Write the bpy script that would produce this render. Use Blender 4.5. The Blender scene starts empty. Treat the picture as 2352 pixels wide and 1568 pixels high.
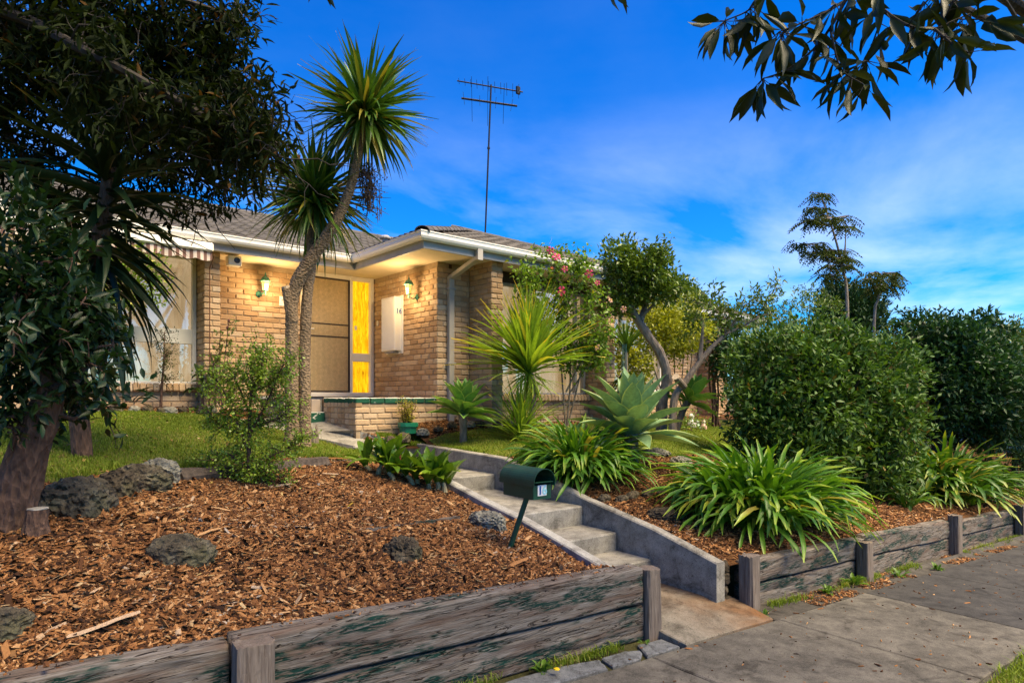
import bpy, math, random
import numpy as np
from mathutils import Vector, Matrix

# ------------------------------------------------------------------ camera, sky, sun, exposure
FPX, CXP, HVP, EYE = 1483.0, 1176.0, 913.0, 1.6          # focal length, centre and horizon in a 2352 px wide frame
YAW = math.atan2(1724, 1483)                             # bearing of the house front against the view direction
SA, CA = math.sin(YAW), math.cos(YAW)
scene = bpy.context.scene
cam = bpy.data.cameras.new('camera')
camo = bpy.data.objects.new('camera', cam)
scene.collection.objects.link(camo)
scene.camera = camo
cam.sensor_width = 36.0
cam.lens = FPX / 2352 * 36
cam.shift_y = (HVP - 784) / 2352
cam.clip_start, cam.clip_end = 0.05, 3000
camo.location = (0, 0, EYE)
camo.rotation_euler = (math.radians(90), 0, YAW - math.radians(90))

SUN_DIR = Vector((0.20, -0.50, 0.86)).normalized()       # from the ground towards the sun
SUN_EL = math.asin(SUN_DIR.z)
SUN_AZ = math.atan2(SUN_DIR.x, SUN_DIR.y)
world = bpy.data.worlds.new('World')
scene.world = world
world.use_nodes = True
wn, wl = world.node_tree.nodes, world.node_tree.links
wn.clear()
w_out = wn.new('ShaderNodeOutputWorld')
w_bg = wn.new('ShaderNodeBackground')
w_bg.inputs['Strength'].default_value = 0.068
sky = wn.new('ShaderNodeTexSky')
sky.sky_type = 'NISHITA'
sky.sun_disc = False
sky.sun_elevation = SUN_EL
sky.sun_rotation = SUN_AZ
sky.altitude = 200
sky.air_density = 1.0
sky.dust_density = 0.6
sky.ozone_density = 3.0
hs = wn.new('ShaderNodeHueSaturation')
hs.inputs['Saturation'].default_value = 1.45
hs.inputs['Value'].default_value = 1.0
wl.new(sky.outputs[0], hs.inputs['Color'])
gm = wn.new('ShaderNodeMixRGB')
gm.blend_type = 'MULTIPLY'
gm.inputs[0].default_value = 1.0
gm.inputs[2].default_value = (0.20, 0.98, 1.48, 1)
wl.new(hs.outputs[0], gm.inputs[1])
tc = wn.new('ShaderNodeTexCoord')
sep = wn.new('ShaderNodeSeparateXYZ')
wl.new(tc.outputs['Generated'], sep.inputs[0])
# flat cloud sheet: direction projected on a plane overhead
zz = wn.new('ShaderNodeMath'); zz.operation = 'ADD'; zz.inputs[1].default_value = 0.16
wl.new(sep.outputs['Z'], zz.inputs[0])
zm = wn.new('ShaderNodeMath'); zm.operation = 'MAXIMUM'; zm.inputs[1].default_value = 0.068
wl.new(zz.outputs[0], zm.inputs[0])
dv = wn.new('ShaderNodeVectorMath'); dv.operation = 'DIVIDE'
cmb = wn.new('ShaderNodeCombineXYZ')
for i in range(3):
    wl.new(zm.outputs[0], cmb.inputs[i])
wl.new(tc.outputs['Generated'], dv.inputs[0]); wl.new(cmb.outputs[0], dv.inputs[1])
mp = wn.new('ShaderNodeMapping')
mp.inputs['Rotation'].default_value = (0, 0, math.radians(-35))
mp.inputs['Scale'].default_value = (0.75, 1.05, 1)
mp.inputs['Location'].default_value = (3.6, 2.3, 0)
wl.new(dv.outputs[0], mp.inputs[0])
n1 = wn.new('ShaderNodeTexNoise')
n1.inputs['Scale'].default_value = 1.25
n1.inputs['Detail'].default_value = 7
n1.inputs['Roughness'].default_value = 0.56
n1.inputs['Distortion'].default_value = 0.25
wl.new(mp.outputs[0], n1.inputs['Vector'])
cr = wn.new('ShaderNodeValToRGB')
cr.color_ramp.elements[0].position = 0.44
cr.color_ramp.elements[1].position = 0.86
wl.new(n1.outputs['Fac'], cr.inputs[0])
# thinner clouds overhead, thicker low down
fade = wn.new('ShaderNodeMapRange')
fade.inputs['From Min'].default_value = 0.068
fade.inputs['From Max'].default_value = 0.42
fade.inputs['To Min'].default_value = 0.95
fade.inputs['To Max'].default_value = 0.04
wl.new(sep.outputs['Z'], fade.inputs['Value'])
cm = wn.new('ShaderNodeMath'); cm.operation = 'MULTIPLY'
wl.new(cr.outputs[0], cm.inputs[0]); wl.new(fade.outputs[0], cm.inputs[1])
mix = wn.new('ShaderNodeMixRGB')
mix.inputs[2].default_value = (8.6, 9.3, 10.6, 1)
wl.new(cm.outputs[0], mix.inputs[0]); wl.new(gm.outputs[0], mix.inputs[1])
wl.new(mix.outputs[0], w_bg.inputs['Color'])
wl.new(w_bg.outputs[0], w_out.inputs['Surface'])

sun = bpy.data.lights.new('sun', 'SUN')
sun.energy = 4.7
sun.angle = math.radians(40)
sun.color = (1.0, 0.80, 0.50)
suno = bpy.data.objects.new('sun', sun)
scene.collection.objects.link(suno)
suno.rotation_euler = (-SUN_DIR).to_track_quat('-Z', 'Y').to_euler()
suno.location = (0, 0, 30)

vs = scene.view_settings
vs.view_transform = 'Standard'
vs.look = 'None'
vs.exposure = 1.32
vs.gamma = 1.0
scene.cycles.use_denoising = True
scene.cycles.max_bounces = 6
scene.cycles.transparent_max_bounces = 12
scene.cycles.sample_clamp_indirect = 6

# ------------------------------------------------------------------ geometry helpers
RNG = np.random.default_rng(16)
random.seed(16)
COL = scene.collection
ORG = {}                                                  # world origin of every object built

def P(u, v, d):
    """the point d metres ahead that shows at (u, v) of the 2352 px frame"""
    x = (u - CXP) / FPX
    return np.array([(CA + SA * x) * d, (SA - CA * x) * d, EYE - (v - HVP) / FPX * d])

def project(p):
    p = np.asarray(p, float)
    d = p[..., 0] * CA + p[..., 1] * SA
    r = p[..., 0] * SA - p[..., 1] * CA
    dd = np.where(np.abs(d) < 1e-6, 1e-6, d)
    return CXP + FPX * r / dd, HVP - FPX * (p[..., 2] - EYE) / dd, d

ST = -math.radians(3.4)                                   # the street runs a little askew of the house and falls to the right
SX = np.array([math.cos(ST), math.sin(ST)]); SY = np.array([-math.sin(ST), math.cos(ST)])
GRADE = 0.043
def SW(s, t, z=0.0):
    return np.array([s * SX[0] + t * SY[0], s * SX[1] + t * SY[1], z])
def to_st(x, y):
    return x * SX[0] + y * SX[1], x * SY[0] + y * SY[1]
def street_z(s):
    return -GRADE * np.clip(s, -8, 26)

def unit(v):
    v = np.asarray(v, float)
    return v / (np.linalg.norm(v, axis=-1, keepdims=True) + 1e-12)

def vnoise(x, y, seed=0):
    """smooth value noise, vectorised, 0..1"""
    x = np.asarray(x, float); y = np.asarray(y, float)
    xi = np.floor(x).astype(np.int64); yi = np.floor(y).astype(np.int64)
    fx = x - xi; fy = y - yi
    fx = fx * fx * (3 - 2 * fx); fy = fy * fy * (3 - 2 * fy)
    def h(a, b):
        n = (a * 374761393 + b * 668265263 + seed * 974711) & 0xffffffff
        n = ((n ^ (n >> 13)) * 1274126177) & 0xffffffff
        return ((n ^ (n >> 16)) & 0xffff) / 65535.0
    return (h(xi, yi) * (1 - fx) + h(xi + 1, yi) * fx) * (1 - fy) + (h(xi, yi + 1) * (1 - fx) + h(xi + 1, yi + 1) * fx) * fy

def fbm(x, y, o=4, seed=0):
    a, t, f = 0.5, 0, 1.0
    for k in range(o):
        t = t + a * vnoise(x * f, y * f, seed + k * 17); f *= 2.03; a *= 0.5
    return t

def vnoise3(p, seed=0):
    return (vnoise(p[..., 0] + p[..., 2] * 0.71, p[..., 1] - p[..., 2] * 0.53, seed) + vnoise(p[..., 1] + 3.1 * 1, p[..., 2] + p[..., 0] * 0.37, seed + 5)
            + vnoise(p[..., 2] + 9.2, p[..., 0] - p[..., 1] * 0.41, seed + 9)) / 3

def mesh_np(name, V, faces, mat=None, attrs=None, smooth=False):
    """faces: list of int arrays (n, k)"""
    V = np.asarray(V, np.float32)
    me = bpy.data.meshes.new(name)
    faces = [np.asarray(f, np.int32) for f in faces if len(f)]
    nl = sum(f.size for f in faces); nf = sum(len(f) for f in faces)
    me.vertices.add(len(V)); me.vertices.foreach_set('co', V.ravel())
    me.loops.add(nl); me.polygons.add(nf)
    me.loops.foreach_set('vertex_index', np.concatenate([f.ravel() for f in faces]))
    tot = np.concatenate([np.full(len(f), f.shape[1], np.int32) for f in faces])
    st = np.concatenate([[0], np.cumsum(tot)[:-1]]).astype(np.int32)
    me.polygons.foreach_set('loop_start', st)
    try:
        me.polygons.foreach_set('loop_total', tot)
    except Exception:
        pass
    me.polygons.foreach_set('use_smooth', np.full(nf, bool(smooth)))
    for k, a in (attrs or {}).items():
        at = me.attributes.new(k, 'FLOAT', 'POINT')
        at.data.foreach_set('value', np.asarray(a, np.float32))
    me.update(calc_edges=True)
    if mat:
        me.materials.append(mat)
    return me

def link(name, data, parent=None, org=None):
    o = bpy.data.objects.new(name, data)
    COL.objects.link(o)
    if parent is not None:
        o.parent = parent
        ORG[o.name] = ORG[parent.name]
    else:
        ORG[o.name] = np.zeros(3) if org is None else np.asarray(org, float)
        o.location = ORG[o.name]
    return o

def tag(o, label=None, cat=None, group=None, kind=None):
    if label: o['label'] = label
    if cat: o['category'] = cat
    if group: o['group'] = group
    if kind: o['kind'] = kind
    return o

def thing(name, label, cat, loc, group=None):
    o = link(name, None, None, loc)
    o.empty_display_size = 0.1
    return tag(o, label, cat, group)

def part(name, V, faces, mat, parent, attrs=None, smooth=False, label=None, kind=None):
    """a mesh under its thing; V in world coordinates"""
    o = link(name, mesh_np(name, np.asarray(V) - ORG[parent.name], faces, mat, attrs, smooth), parent)
    return tag(o, label, kind=kind)

def solo(name, V, faces, mat, label, cat, group=None, kind=None, attrs=None, smooth=False):
    V = np.asarray(V, float)
    org = np.array([V[:, 0].mean(), V[:, 1].mean(), V[:, 2].min()])
    o = link(name, mesh_np(name, V - org, faces, mat, attrs, smooth), None, org)
    return tag(o, label, cat, group, kind)

def rotz(a):
    c, s = math.cos(a), math.sin(a)
    return np.array([[c, -s, 0], [s, c, 0], [0, 0, 1.0]])
def rotx(a):
    c, s = math.cos(a), math.sin(a)
    return np.array([[1.0, 0, 0], [0, c, -s], [0, s, c]])
def roty(a):
    c, s = math.cos(a), math.sin(a)
    return np.array([[c, 0, s], [0, 1.0, 0], [-s, 0, c]])
RST = rotz(ST)

class MB:
    """collects simple solids into one mesh"""
    def __init__(self):
        self.V = []; self.F = {3: [], 4: []}; self.N = []; self.n = 0
    def add(self, V, faces):
        V = np.asarray(V, float)
        for f in faces:
            f = [int(i) + self.n for i in f]
            if len(f) in (3, 4): self.F[len(f)].append(f)
            else: self.N.append(f)
        self.V.append(V); self.n += len(V)
        return self
    def box(self, c, size, R=None):
        h = np.asarray(size, float) / 2
        v = np.array([[x, y, z] for z in (-1, 1) for y in (-1, 1) for x in (-1, 1)]) * h
        if R is not None: v = v @ np.asarray(R).T
        return self.add(v + np.asarray(c, float), [(0, 2, 3, 1), (4, 5, 7, 6), (0, 1, 5, 4), (2, 6, 7, 3), (0, 4, 6, 2), (1, 3, 7, 5)])
    def span(self, a, b):
        a = np.asarray(a, float); b = np.asarray(b, float)
        return self.box((a + b) / 2, np.abs(b - a))
    def cbox(self, c, size, ch=0.008, R=None):
        h = np.asarray(size, float) / 2
        V, F = chamfer_box(h, min(ch, h.min() * 0.9))
        if R is not None: V = V @ np.asarray(R).T
        return self.add(V + np.asarray(c, float), F)
    def tube(self, pts, rad, n=8, cap=True, jitter=0.0):
        pts = np.asarray(pts, float); m = len(pts)
        rad = np.full(m, rad) if np.isscalar(rad) else np.asarray(rad, float)
        tan = unit(np.gradient(pts, axis=0)) if m > 2 else np.repeat(unit(pts[1:] - pts[:1]), m, 0)
        ref = np.array([0, 0, 1.0]) if abs(tan[:, 2]).mean() < 0.8 else np.array([1.0, 0, 0])
        x = unit(np.cross(tan, ref)); y = np.cross(tan, x)
        a = np.arange(n) / n * 2 * math.pi
        r = rad[:, None] * (1 + (RNG.random((m, n)) - 0.5) * jitter)
        v = pts[:, None] + r[..., None] * (np.cos(a)[None, :, None] * x[:, None] + np.sin(a)[None, :, None] * y[:, None])
        F = []
        for i in range(m - 1):
            for k in range(n):
                F.append((i * n + k, i * n + (k + 1) % n, (i + 1) * n + (k + 1) % n, (i + 1) * n + k))
        if cap:
            F.append(tuple(range(n - 1, -1, -1))); F.append(tuple((m - 1) * n + k for k in range(n)))
        return self.add(v.reshape(-1, 3), F)
    def lathe(self, prof, c, n=16, R=None, square=False):
        prof = np.asarray(prof, float)
        a = np.arange(n) / n * 2 * math.pi + (math.pi / n)
        v = np.stack([prof[:, None, 0] * np.cos(a), prof[:, None, 0] * np.sin(a), np.repeat(prof[:, 1:2], n, 1)], -1).reshape(-1, 3)
        if R is not None: v = v @ np.asarray(R).T
        F = []
        for i in range(len(prof) - 1):
            for k in range(n):
                F.append((i * n + k, i * n + (k + 1) % n, (i + 1) * n + (k + 1) % n, (i + 1) * n + k))
        F.append(tuple(range(n - 1, -1, -1))); F.append(tuple((len(prof) - 1) * n + k for k in range(n)))
        return self.add(v + np.asarray(c, float), F)
    def extrude(self, prof, a, b):
        """profile given as world offset vectors, swept from a to b"""
        prof = np.asarray(prof, float); n = len(prof)
        v = np.concatenate([prof + np.asarray(a, float), prof + np.asarray(b, float)])
        F = [(i, (i + 1) % n, n + (i + 1) % n, n + i) for i in range(n)]
        F += [tuple(range(n - 1, -1, -1)), tuple(n + i for i in range(n))]
        return self.add(v, F)
    def arrays(self):
        fs = [np.array(self.F[k]) for k in (3, 4) if self.F[k]]
        byn = {}
        for f in self.N: byn.setdefault(len(f), []).append(f)
        fs += [np.array(v) for v in byn.values()]
        return np.concatenate(self.V), fs
    def part(self, name, mat, parent, label=None, smooth=False, kind=None):
        V, F = self.arrays()
        return part(name, V, F, mat, parent, None, smooth, label, kind)
    def solo(self, name, mat, label, cat, group=None, kind=None, smooth=False):
        V, F = self.arrays()
        return solo(name, V, F, mat, label, cat, group, kind, None, smooth)

def chamfer_box(h, c):
    """box with every edge cut, 44 triangles"""
    V = []; idx = {}
    for sx in (-1, 1):
        for sy in (-1, 1):
            for sz in (-1, 1):
                for ax in range(3):
                    p = np.array([sx, sy, sz]) * (np.asarray(h) - c)
                    p[ax] = (sx, sy, sz)[ax] * h[ax]
                    idx[(sx, sy, sz, ax)] = len(V); V.append(p)
    F = []
    S = (-1, 1)
    for ax in range(3):
        o1, o2 = (ax + 1) % 3, (ax + 2) % 3
        for s in S:
            q = []
            for a, b in ((-1, -1), (1, -1), (1, 1), (-1, 1)):
                k = [0, 0, 0]; k[ax] = s; k[o1] = a; k[o2] = b
                q.append(idx[(*k, ax)])
            F.append(tuple(q if s > 0 else q[::-1]))
        for a in S:                                       # edges along ax
            for b in S:
                k0 = [0, 0, 0]; k0[o1] = a; k0[o2] = b
                km = list(k0); km[ax] = -1; kp = list(k0); kp[ax] = 1
                q = [idx[(*km, o1)], idx[(*kp, o1)], idx[(*kp, o2)], idx[(*km, o2)]]
                F.append(tuple(q if a * b > 0 else q[::-1]))
    for sx in S:
        for sy in S:
            for sz in S:
                t = [idx[(sx, sy, sz, 0)], idx[(sx, sy, sz, 1)], idx[(sx, sy, sz, 2)]]
                F.append(tuple(t if sx * sy * sz > 0 else t[::-1]))
    return np.array(V), F

class Variants:
    """a few templates of one small piece, shared by all its copies"""
    def __init__(self, name, mat, smooth=False):
        self.name, self.mat, self.smooth = name, mat, smooth
        self.t = []; self.me = []
    def add(self, V, F, **attrs):
        V = np.asarray(V, float)
        F3 = [f for f in F if len(f) == 3]; F4 = [f for f in F if len(f) == 4]; FN = [f for f in F if len(f) > 4]
        byn = {}
        for f in FN: byn.setdefault(len(f), []).append(f)
        fs = [np.array(x) for x in (F3, F4) if x] + [np.array(x) for x in byn.values()]
        at = {k: (np.full(len(V), v) if np.isscalar(v) else np.asarray(v, float)) for k, v in attrs.items()}
        self.t.append((V, fs, at)); self.me.append(None)
    def mesh(self, i):
        if self.me[i] is None:
            V, fs, at = self.t[i]
            self.me[i] = mesh_np(self.name, V, fs, self.mat, at, self.smooth)
        return self.me[i]
    def emit(self, parent, items, name=None, most=300, rest=None, rest_kind='stuff', only=None):
        """items: list of (variant, 3x3, position). The ones that show largest become parts, the others one joined part."""
        name = name or self.name
        if not items: return
        pos = np.array([it[2] for it in items]); u, v, d = project(pos)
        size = np.array([np.linalg.norm(it[1], axis=0).max() for it in items]) / np.maximum(d, 0.3)
        inside = (d > 0.2) & (u > -60) & (u < 2412) & (v > -60) & (v < 1628)
        size = np.where(inside, size, size * 1e-3)
        order = np.argsort(-size)
        org = ORG[parent.name]
        for k in order[:most]:
            vi, R, p = items[k]
            o = bpy.data.objects.new(name, self.mesh(vi % len(self.t)))
            COL.objects.link(o); o.parent = parent
            M = np.eye(4); M[:3, :3] = R; M[:3, 3] = np.asarray(p) - org
            o.matrix_basis = Matrix(M.tolist())
        left = order[most:]
        if len(left):
            Vs, at, fs, n = [], {}, {}, 0
            for k in left:
                vi, R, p = items[k]
                V, F, A = self.t[vi % len(self.t)]
                Vs.append(V @ np.asarray(R).T + p)
                for f in F: fs.setdefault(f.shape[1], []).append(f + n)
                for kk, a in A.items(): at.setdefault(kk, []).append(a)
                n += len(V)
            part(rest or name, np.concatenate(Vs), [np.concatenate(x) for x in fs.values()], self.mat, parent,
                 {k: np.concatenate(a) for k, a in at.items()}, self.smooth, kind=rest_kind)

# ------------------------------------------------------------------ materials
def new_mat(name):
    m = bpy.data.materials.new(name)
    m.use_nodes = True
    nt = m.node_tree
    b = nt.nodes['Principled BSDF']
    return m, nt, b

def nd(nt, typ, **kw):
    n = nt.nodes.new(typ)
    for k, v in kw.items():
        if k in n.inputs: n.inputs[k].default_value = v
        else: setattr(n, k, v)
    return n

def ramp(nt, fac, stops):
    r = nt.nodes.new('ShaderNodeValToRGB')
    e = r.color_ramp.elements
    while len(e) < len(stops): e.new(0.5)
    for x, (p, c) in zip(e, stops):
        x.position = p; x.color = (*c, 1) if len(c) == 3 else c
    nt.links.new(fac, r.inputs[0])
    return r.outputs[0]

def coords(nt, scale=(1, 1, 1), kind='Object', rot=(0, 0, 0)):
    t = nt.nodes.new('ShaderNodeTexCoord')
    m = nt.nodes.new('ShaderNodeMapping')
    m.inputs['Scale'].default_value = scale
    m.inputs['Rotation'].default_value = rot
    nt.links.new(t.outputs[kind], m.inputs[0])
    return m.outputs[0]

def worldpos(nt, scale=(1, 1, 1), rot=(0, 0, 0)):
    g = nt.nodes.new('ShaderNodeNewGeometry')
    m = nt.nodes.new('ShaderNodeMapping')
    m.inputs['Scale'].default_value = scale
    m.inputs['Rotation'].default_value = rot
    nt.links.new(g.outputs['Position'], m.inputs[0])
    return m.outputs[0]

def noise_tex(nt, vec, scale, detail=4, rough=0.55, dist=0.0):
    n = nd(nt, 'ShaderNodeTexNoise', Scale=scale, Detail=detail, Roughness=rough, Distortion=dist)
    nt.links.new(vec, n.inputs['Vector'])
    return n.outputs['Fac']

def mixc(nt, fac, a, b, mode='MIX'):
    m = nt.nodes.new('ShaderNodeMixRGB'); m.blend_type = mode
    for s, x in ((0, fac), (1, a), (2, b)):
        if isinstance(x, (int, float)): m.inputs[s].default_value = x
        elif isinstance(x, tuple): m.inputs[s].default_value = (*x, 1) if len(x) == 3 else x
        else: nt.links.new(x, m.inputs[s])
    return m.outputs[0]

def math_n(nt, op, a, b=None, clamp=False):
    m = nt.nodes.new('ShaderNodeMath'); m.operation = op; m.use_clamp = clamp
    for s, x in ((0, a), (1, b)):
        if x is None: continue
        if isinstance(x, (int, float)): m.inputs[s].default_value = x
        else: nt.links.new(x, m.inputs[s])
    return m.outputs[0]

def bump(nt, b, h, strength=0.4, dist=0.01):
    n = nd(nt, 'ShaderNodeBump', Strength=strength, Distance=dist)
    nt.links.new(h, n.inputs['Height']); nt.links.new(n.outputs[0], b.inputs['Normal'])

def attr(nt, name):
    a = nt.nodes.new('ShaderNodeAttribute'); a.attribute_name = name
    return a.outputs['Fac']

def plain(name, c, rough=0.6, var=0.12, scale=6, metal=0.0, bmp=0.15, spec=0.4):
    """a real surface: base colour with slight mottling, fine relief"""
    m, nt, b = new_mat(name)
    w = worldpos(nt)
    n = noise_tex(nt, w, scale, 5, 0.6)
    lo = tuple(x * (1 - var) for x in c); hi = tuple(min(1, x * (1 + var)) for x in c)
    nt.links.new(ramp(nt, n, [(0.3, lo), (0.7, hi)]), b.inputs['Base Color'])
    b.inputs['Roughness'].default_value = rough
    b.inputs['Metallic'].default_value = metal
    b.inputs['Specular IOR Level'].default_value = spec
    if bmp: bump(nt, b, noise_tex(nt, w, scale * 14, 3), bmp, 0.004)
    return m

def leaf_mat(name, dark, light, tip=None, tip_at=0.75, edge=None, rough=0.5, transl=0.3, old=None, spec=0.35):
    """per-leaf tint, optional tip and margin colours, light passing through the blade"""
    m, nt, b = new_mat(name)
    t = attr(nt, 'tint')
    stops = [(0.0, dark), (0.8, light)]
    if old: stops += [(0.955, light), (0.975, old)]
    c = ramp(nt, t, stops)
    w = worldpos(nt)
    c = mixc(nt, 0.35, c, ramp(nt, noise_tex(nt, w, 23, 3), [(0.3, tuple(x * 0.6 for x in dark)), (0.7, tuple(min(1, x * 1.25) for x in light))]))
    if tip:
        al = attr(nt, 'along')
        k = math_n(nt, 'ADD', al, math_n(nt, 'MULTIPLY', math_n(nt, 'SUBTRACT', t, 0.5), 0.25))
        f = nd(nt, 'ShaderNodeMapRange', **{'From Min': tip_at, 'From Max': 1.0})
        nt.links.new(k, f.inputs['Value'])
        c = mixc(nt, f.outputs[0], c, tip)
    if edge:
        e = attr(nt, 'edge')
        f = nd(nt, 'ShaderNodeMapRange', **{'From Min': 0.86, 'From Max': 1.0})
        nt.links.new(e, f.inputs['Value'])
        c = mixc(nt, f.outputs[0], c, edge)
    nt.links.new(c, b.inputs['Base Color'])
    b.inputs['Roughness'].default_value = rough
    b.inputs['Specular IOR Level'].default_value = spec
    tr = nt.nodes.new('ShaderNodeBsdfTranslucent')
    nt.links.new(mixc(nt, 1.0, c, (1.25, 1.25, 0.55), 'MULTIPLY'), tr.inputs['Color'])
    mx = nt.nodes.new('ShaderNodeMixShader'); mx.inputs[0].default_value = transl
    nt.links.new(b.outputs[0], mx.inputs[1]); nt.links.new(tr.outputs[0], mx.inputs[2])
    nt.links.new(mx.outputs[0], nt.nodes['Material Output'].inputs['Surface'])
    return m

def bark_mat(name, dark, light, scale=8, ring=0.0, bmp=0.7, dist=0.02):
    m, nt, b = new_mat(name)
    w = coords(nt, (1, 1, 0.28))
    n = noise_tex(nt, w, scale * 3, 6, 0.65, 0.4)
    v = nd(nt, 'ShaderNodeTexVoronoi', Scale=scale * 4.0)
    nt.links.new(coords(nt, (1, 1, 0.35 + ring)), v.inputs['Vector'])
    h = mixc(nt, 0.5, n, v.outputs['Distance'])
    c = ramp(nt, h, [(0.15, dark), (0.5, tuple((a + q) / 2 for a, q in zip(dark, light))), (0.75, light)])
    patch = noise_tex(nt, coords(nt), 3.0, 3)
    c = mixc(nt, 0.3, c, ramp(nt, patch, [(0.35, dark), (0.65, light)]))
    nt.links.new(c, b.inputs['Base Color'])
    b.inputs['Roughness'].default_value = 0.85
    bump(nt, b, h, bmp, dist)
    return m

# ------------------------------------------------------------------ shared materials
def concrete_mat(name, base, dark, light, rust=None, streak=False, sc=1.0):
    m, nt, b = new_mat(name)
    w = worldpos(nt)
    big = noise_tex(nt, w, 1.3 * sc, 5, 0.6, 0.5)
    fine = noise_tex(nt, w, 140, 3, 0.7)
    c = ramp(nt, big, [(0.28, dark), (0.5, base), (0.74, light)])
    mid = noise_tex(nt, w, 6 * sc, 5, 0.7)
    c = mixc(nt, 0.55, c, ramp(nt, mid, [(0.41, dark), (0.60, light)]))
    st_n = noise_tex(nt, worldpos(nt, (3.0, 3.0, 0.5)), 3.0 * sc, 6, 0.7, 1.2)
    c = mixc(nt, ramp(nt, st_n, [(0.52, (0, 0, 0)), (0.70, (0.65, 0.65, 0.65))]), c, tuple(x * 0.8 for x in dark))
    c = mixc(nt, 0.45, c, ramp(nt, fine, [(0.32, tuple(x * 0.35 for x in base)), (0.62, light)]))
    if rust:
        k = noise_tex(nt, worldpos(nt, (1, 1, 1)), 2.2, 4, 0.6, 0.6)
        g = nt.nodes.new('ShaderNodeNewGeometry')
        sp = nt.nodes.new('ShaderNodeSeparateXYZ'); nt.links.new(g.outputs['Position'], sp.inputs[0])
        e = nd(nt, 'ShaderNodeMapRange', **{'From Min': 4.15, 'From Max': 4.85})
        nt.links.new(sp.outputs['X'], e.inputs['Value'])
        f = math_n(nt, 'MULTIPLY', e.outputs[0], math_n(nt, 'MULTIPLY', math_n(nt, 'SUBTRACT', k, 0.25), 2.2), True)
        c = mixc(nt, f, c, rust)
    bl = noise_tex(nt, worldpos(nt, (1.0, 1.0, 1.3)), 3.4 * sc, 7, 0.72, 0.9)
    c = mixc(nt, 1.0, c, ramp(nt, bl, [(0.34, (0.42, 0.40, 0.37)), (0.47, (0.92, 0.91, 0.90)), (0.66, (1.15, 1.14, 1.12))]), 'MULTIPLY')
    sp_ = noise_tex(nt, w, 45, 4, 0.8)
    c = mixc(nt, 1.0, c, ramp(nt, sp_, [(0.33, (0.35, 0.33, 0.3)), (0.42, (1, 1, 1))]), 'MULTIPLY')
    nt.links.new(c, b.inputs['Base Color'])
    b.inputs['Roughness'].default_value = 0.88
    b.inputs['Specular IOR Level'].default_value = 0.25
    bump(nt, b, mixc(nt, 0.6, fine, mid), 0.5, 0.005)
    return m

M_PAVE = concrete_mat('weathered_concrete', (0.092, 0.086, 0.073), (0.032, 0.030, 0.025), (0.175, 0.16, 0.135))
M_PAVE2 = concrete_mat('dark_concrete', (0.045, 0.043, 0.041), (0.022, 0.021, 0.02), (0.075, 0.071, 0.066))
M_STEP = concrete_mat('step_concrete', (0.26, 0.245, 0.21), (0.10, 0.092, 0.076), (0.40, 0.38, 0.33))
M_KERB = concrete_mat('pale_concrete', (0.40, 0.385, 0.345), (0.24, 0.23, 0.20), (0.50, 0.485, 0.44))
M_RUST = concrete_mat('stained_concrete', (0.19, 0.17, 0.13), (0.075, 0.064, 0.046), (0.30, 0.27, 0.215), rust=(0.16, 0.07, 0.02))
M_STONE = concrete_mat('bluestone', (0.12, 0.13, 0.14), (0.06, 0.065, 0.07), (0.21, 0.22, 0.23), sc=2.5)
M_ASPH = concrete_mat('gritty_strip', (0.06, 0.055, 0.048), (0.03, 0.027, 0.022), (0.1, 0.09, 0.075), sc=2)

def soil_mat(name, a, b_, c_):
    m, nt, b = new_mat(name)
    w = worldpos(nt)
    n = noise_tex(nt, w, 38, 6, 0.75)
    n2 = noise_tex(nt, w, 2.0, 4)
    c = ramp(nt, n, [(0.3, a), (0.5, b_), (0.7, c_)])
    c = mixc(nt, 0.35, c, ramp(nt, n2, [(0.35, a), (0.65, c_)]))
    nt.links.new(c, b.inputs['Base Color'])
    b.inputs['Roughness'].default_value = 0.95
    b.inputs['Specular IOR Level'].default_value = 0.1
    bump(nt, b, n, 0.9, 0.02)
    return m
M_MULCH = soil_mat('mulch_soil', (0.016, 0.009, 0.005), (0.075, 0.034, 0.013), (0.17, 0.08, 0.03))
M_LAWN = soil_mat('lawn_soil', (0.055, 0.07, 0.010), (0.13, 0.15, 0.02), (0.22, 0.20, 0.055))
M_EARTH = soil_mat('earth', (0.03, 0.03, 0.012), (0.06, 0.06, 0.02), (0.1, 0.09, 0.04))

def chip_mat(name, stops, rough=0.85):
    m, nt, b = new_mat(name)
    c = ramp(nt, attr(nt, 'tint'), stops)
    n = noise_tex(nt, worldpos(nt), 90, 3, 0.7)
    c = mixc(nt, 0.5, c, mixc(nt, 1.0, c, ramp(nt, n, [(0.25, (0.45, 0.4, 0.35)), (0.75, (1.25, 1.2, 1.15))]), 'MULTIPLY'))
    nt.links.new(c, b.inputs['Base Color'])
    b.inputs['Roughness'].default_value = rough
    b.inputs['Specular IOR Level'].default_value = 0.2
    return m
M_CHIP = chip_mat('wood_chips', [(0.0, (0.020, 0.010, 0.006)), (0.26, (0.095, 0.040, 0.015)), (0.5, (0.235, 0.10, 0.033)), (0.75, (0.39, 0.19, 0.07)), (0.92, (0.53, 0.33, 0.16)), (1.0, (0.36, 0.33, 0.29))])
M_GRASS = leaf_mat('grass_blades', (0.075, 0.13, 0.010), (0.23, 0.30, 0.028), old=(0.40, 0.30, 0.11), rough=0.6, transl=0.35, spec=0.25)
M_LITTER = chip_mat('fallen_leaves', [(0.0, (0.10, 0.045, 0.015)), (0.5, (0.3, 0.16, 0.06)), (0.8, (0.45, 0.33, 0.18)), (1.0, (0.45, 0.30, 0.04))])

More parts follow.
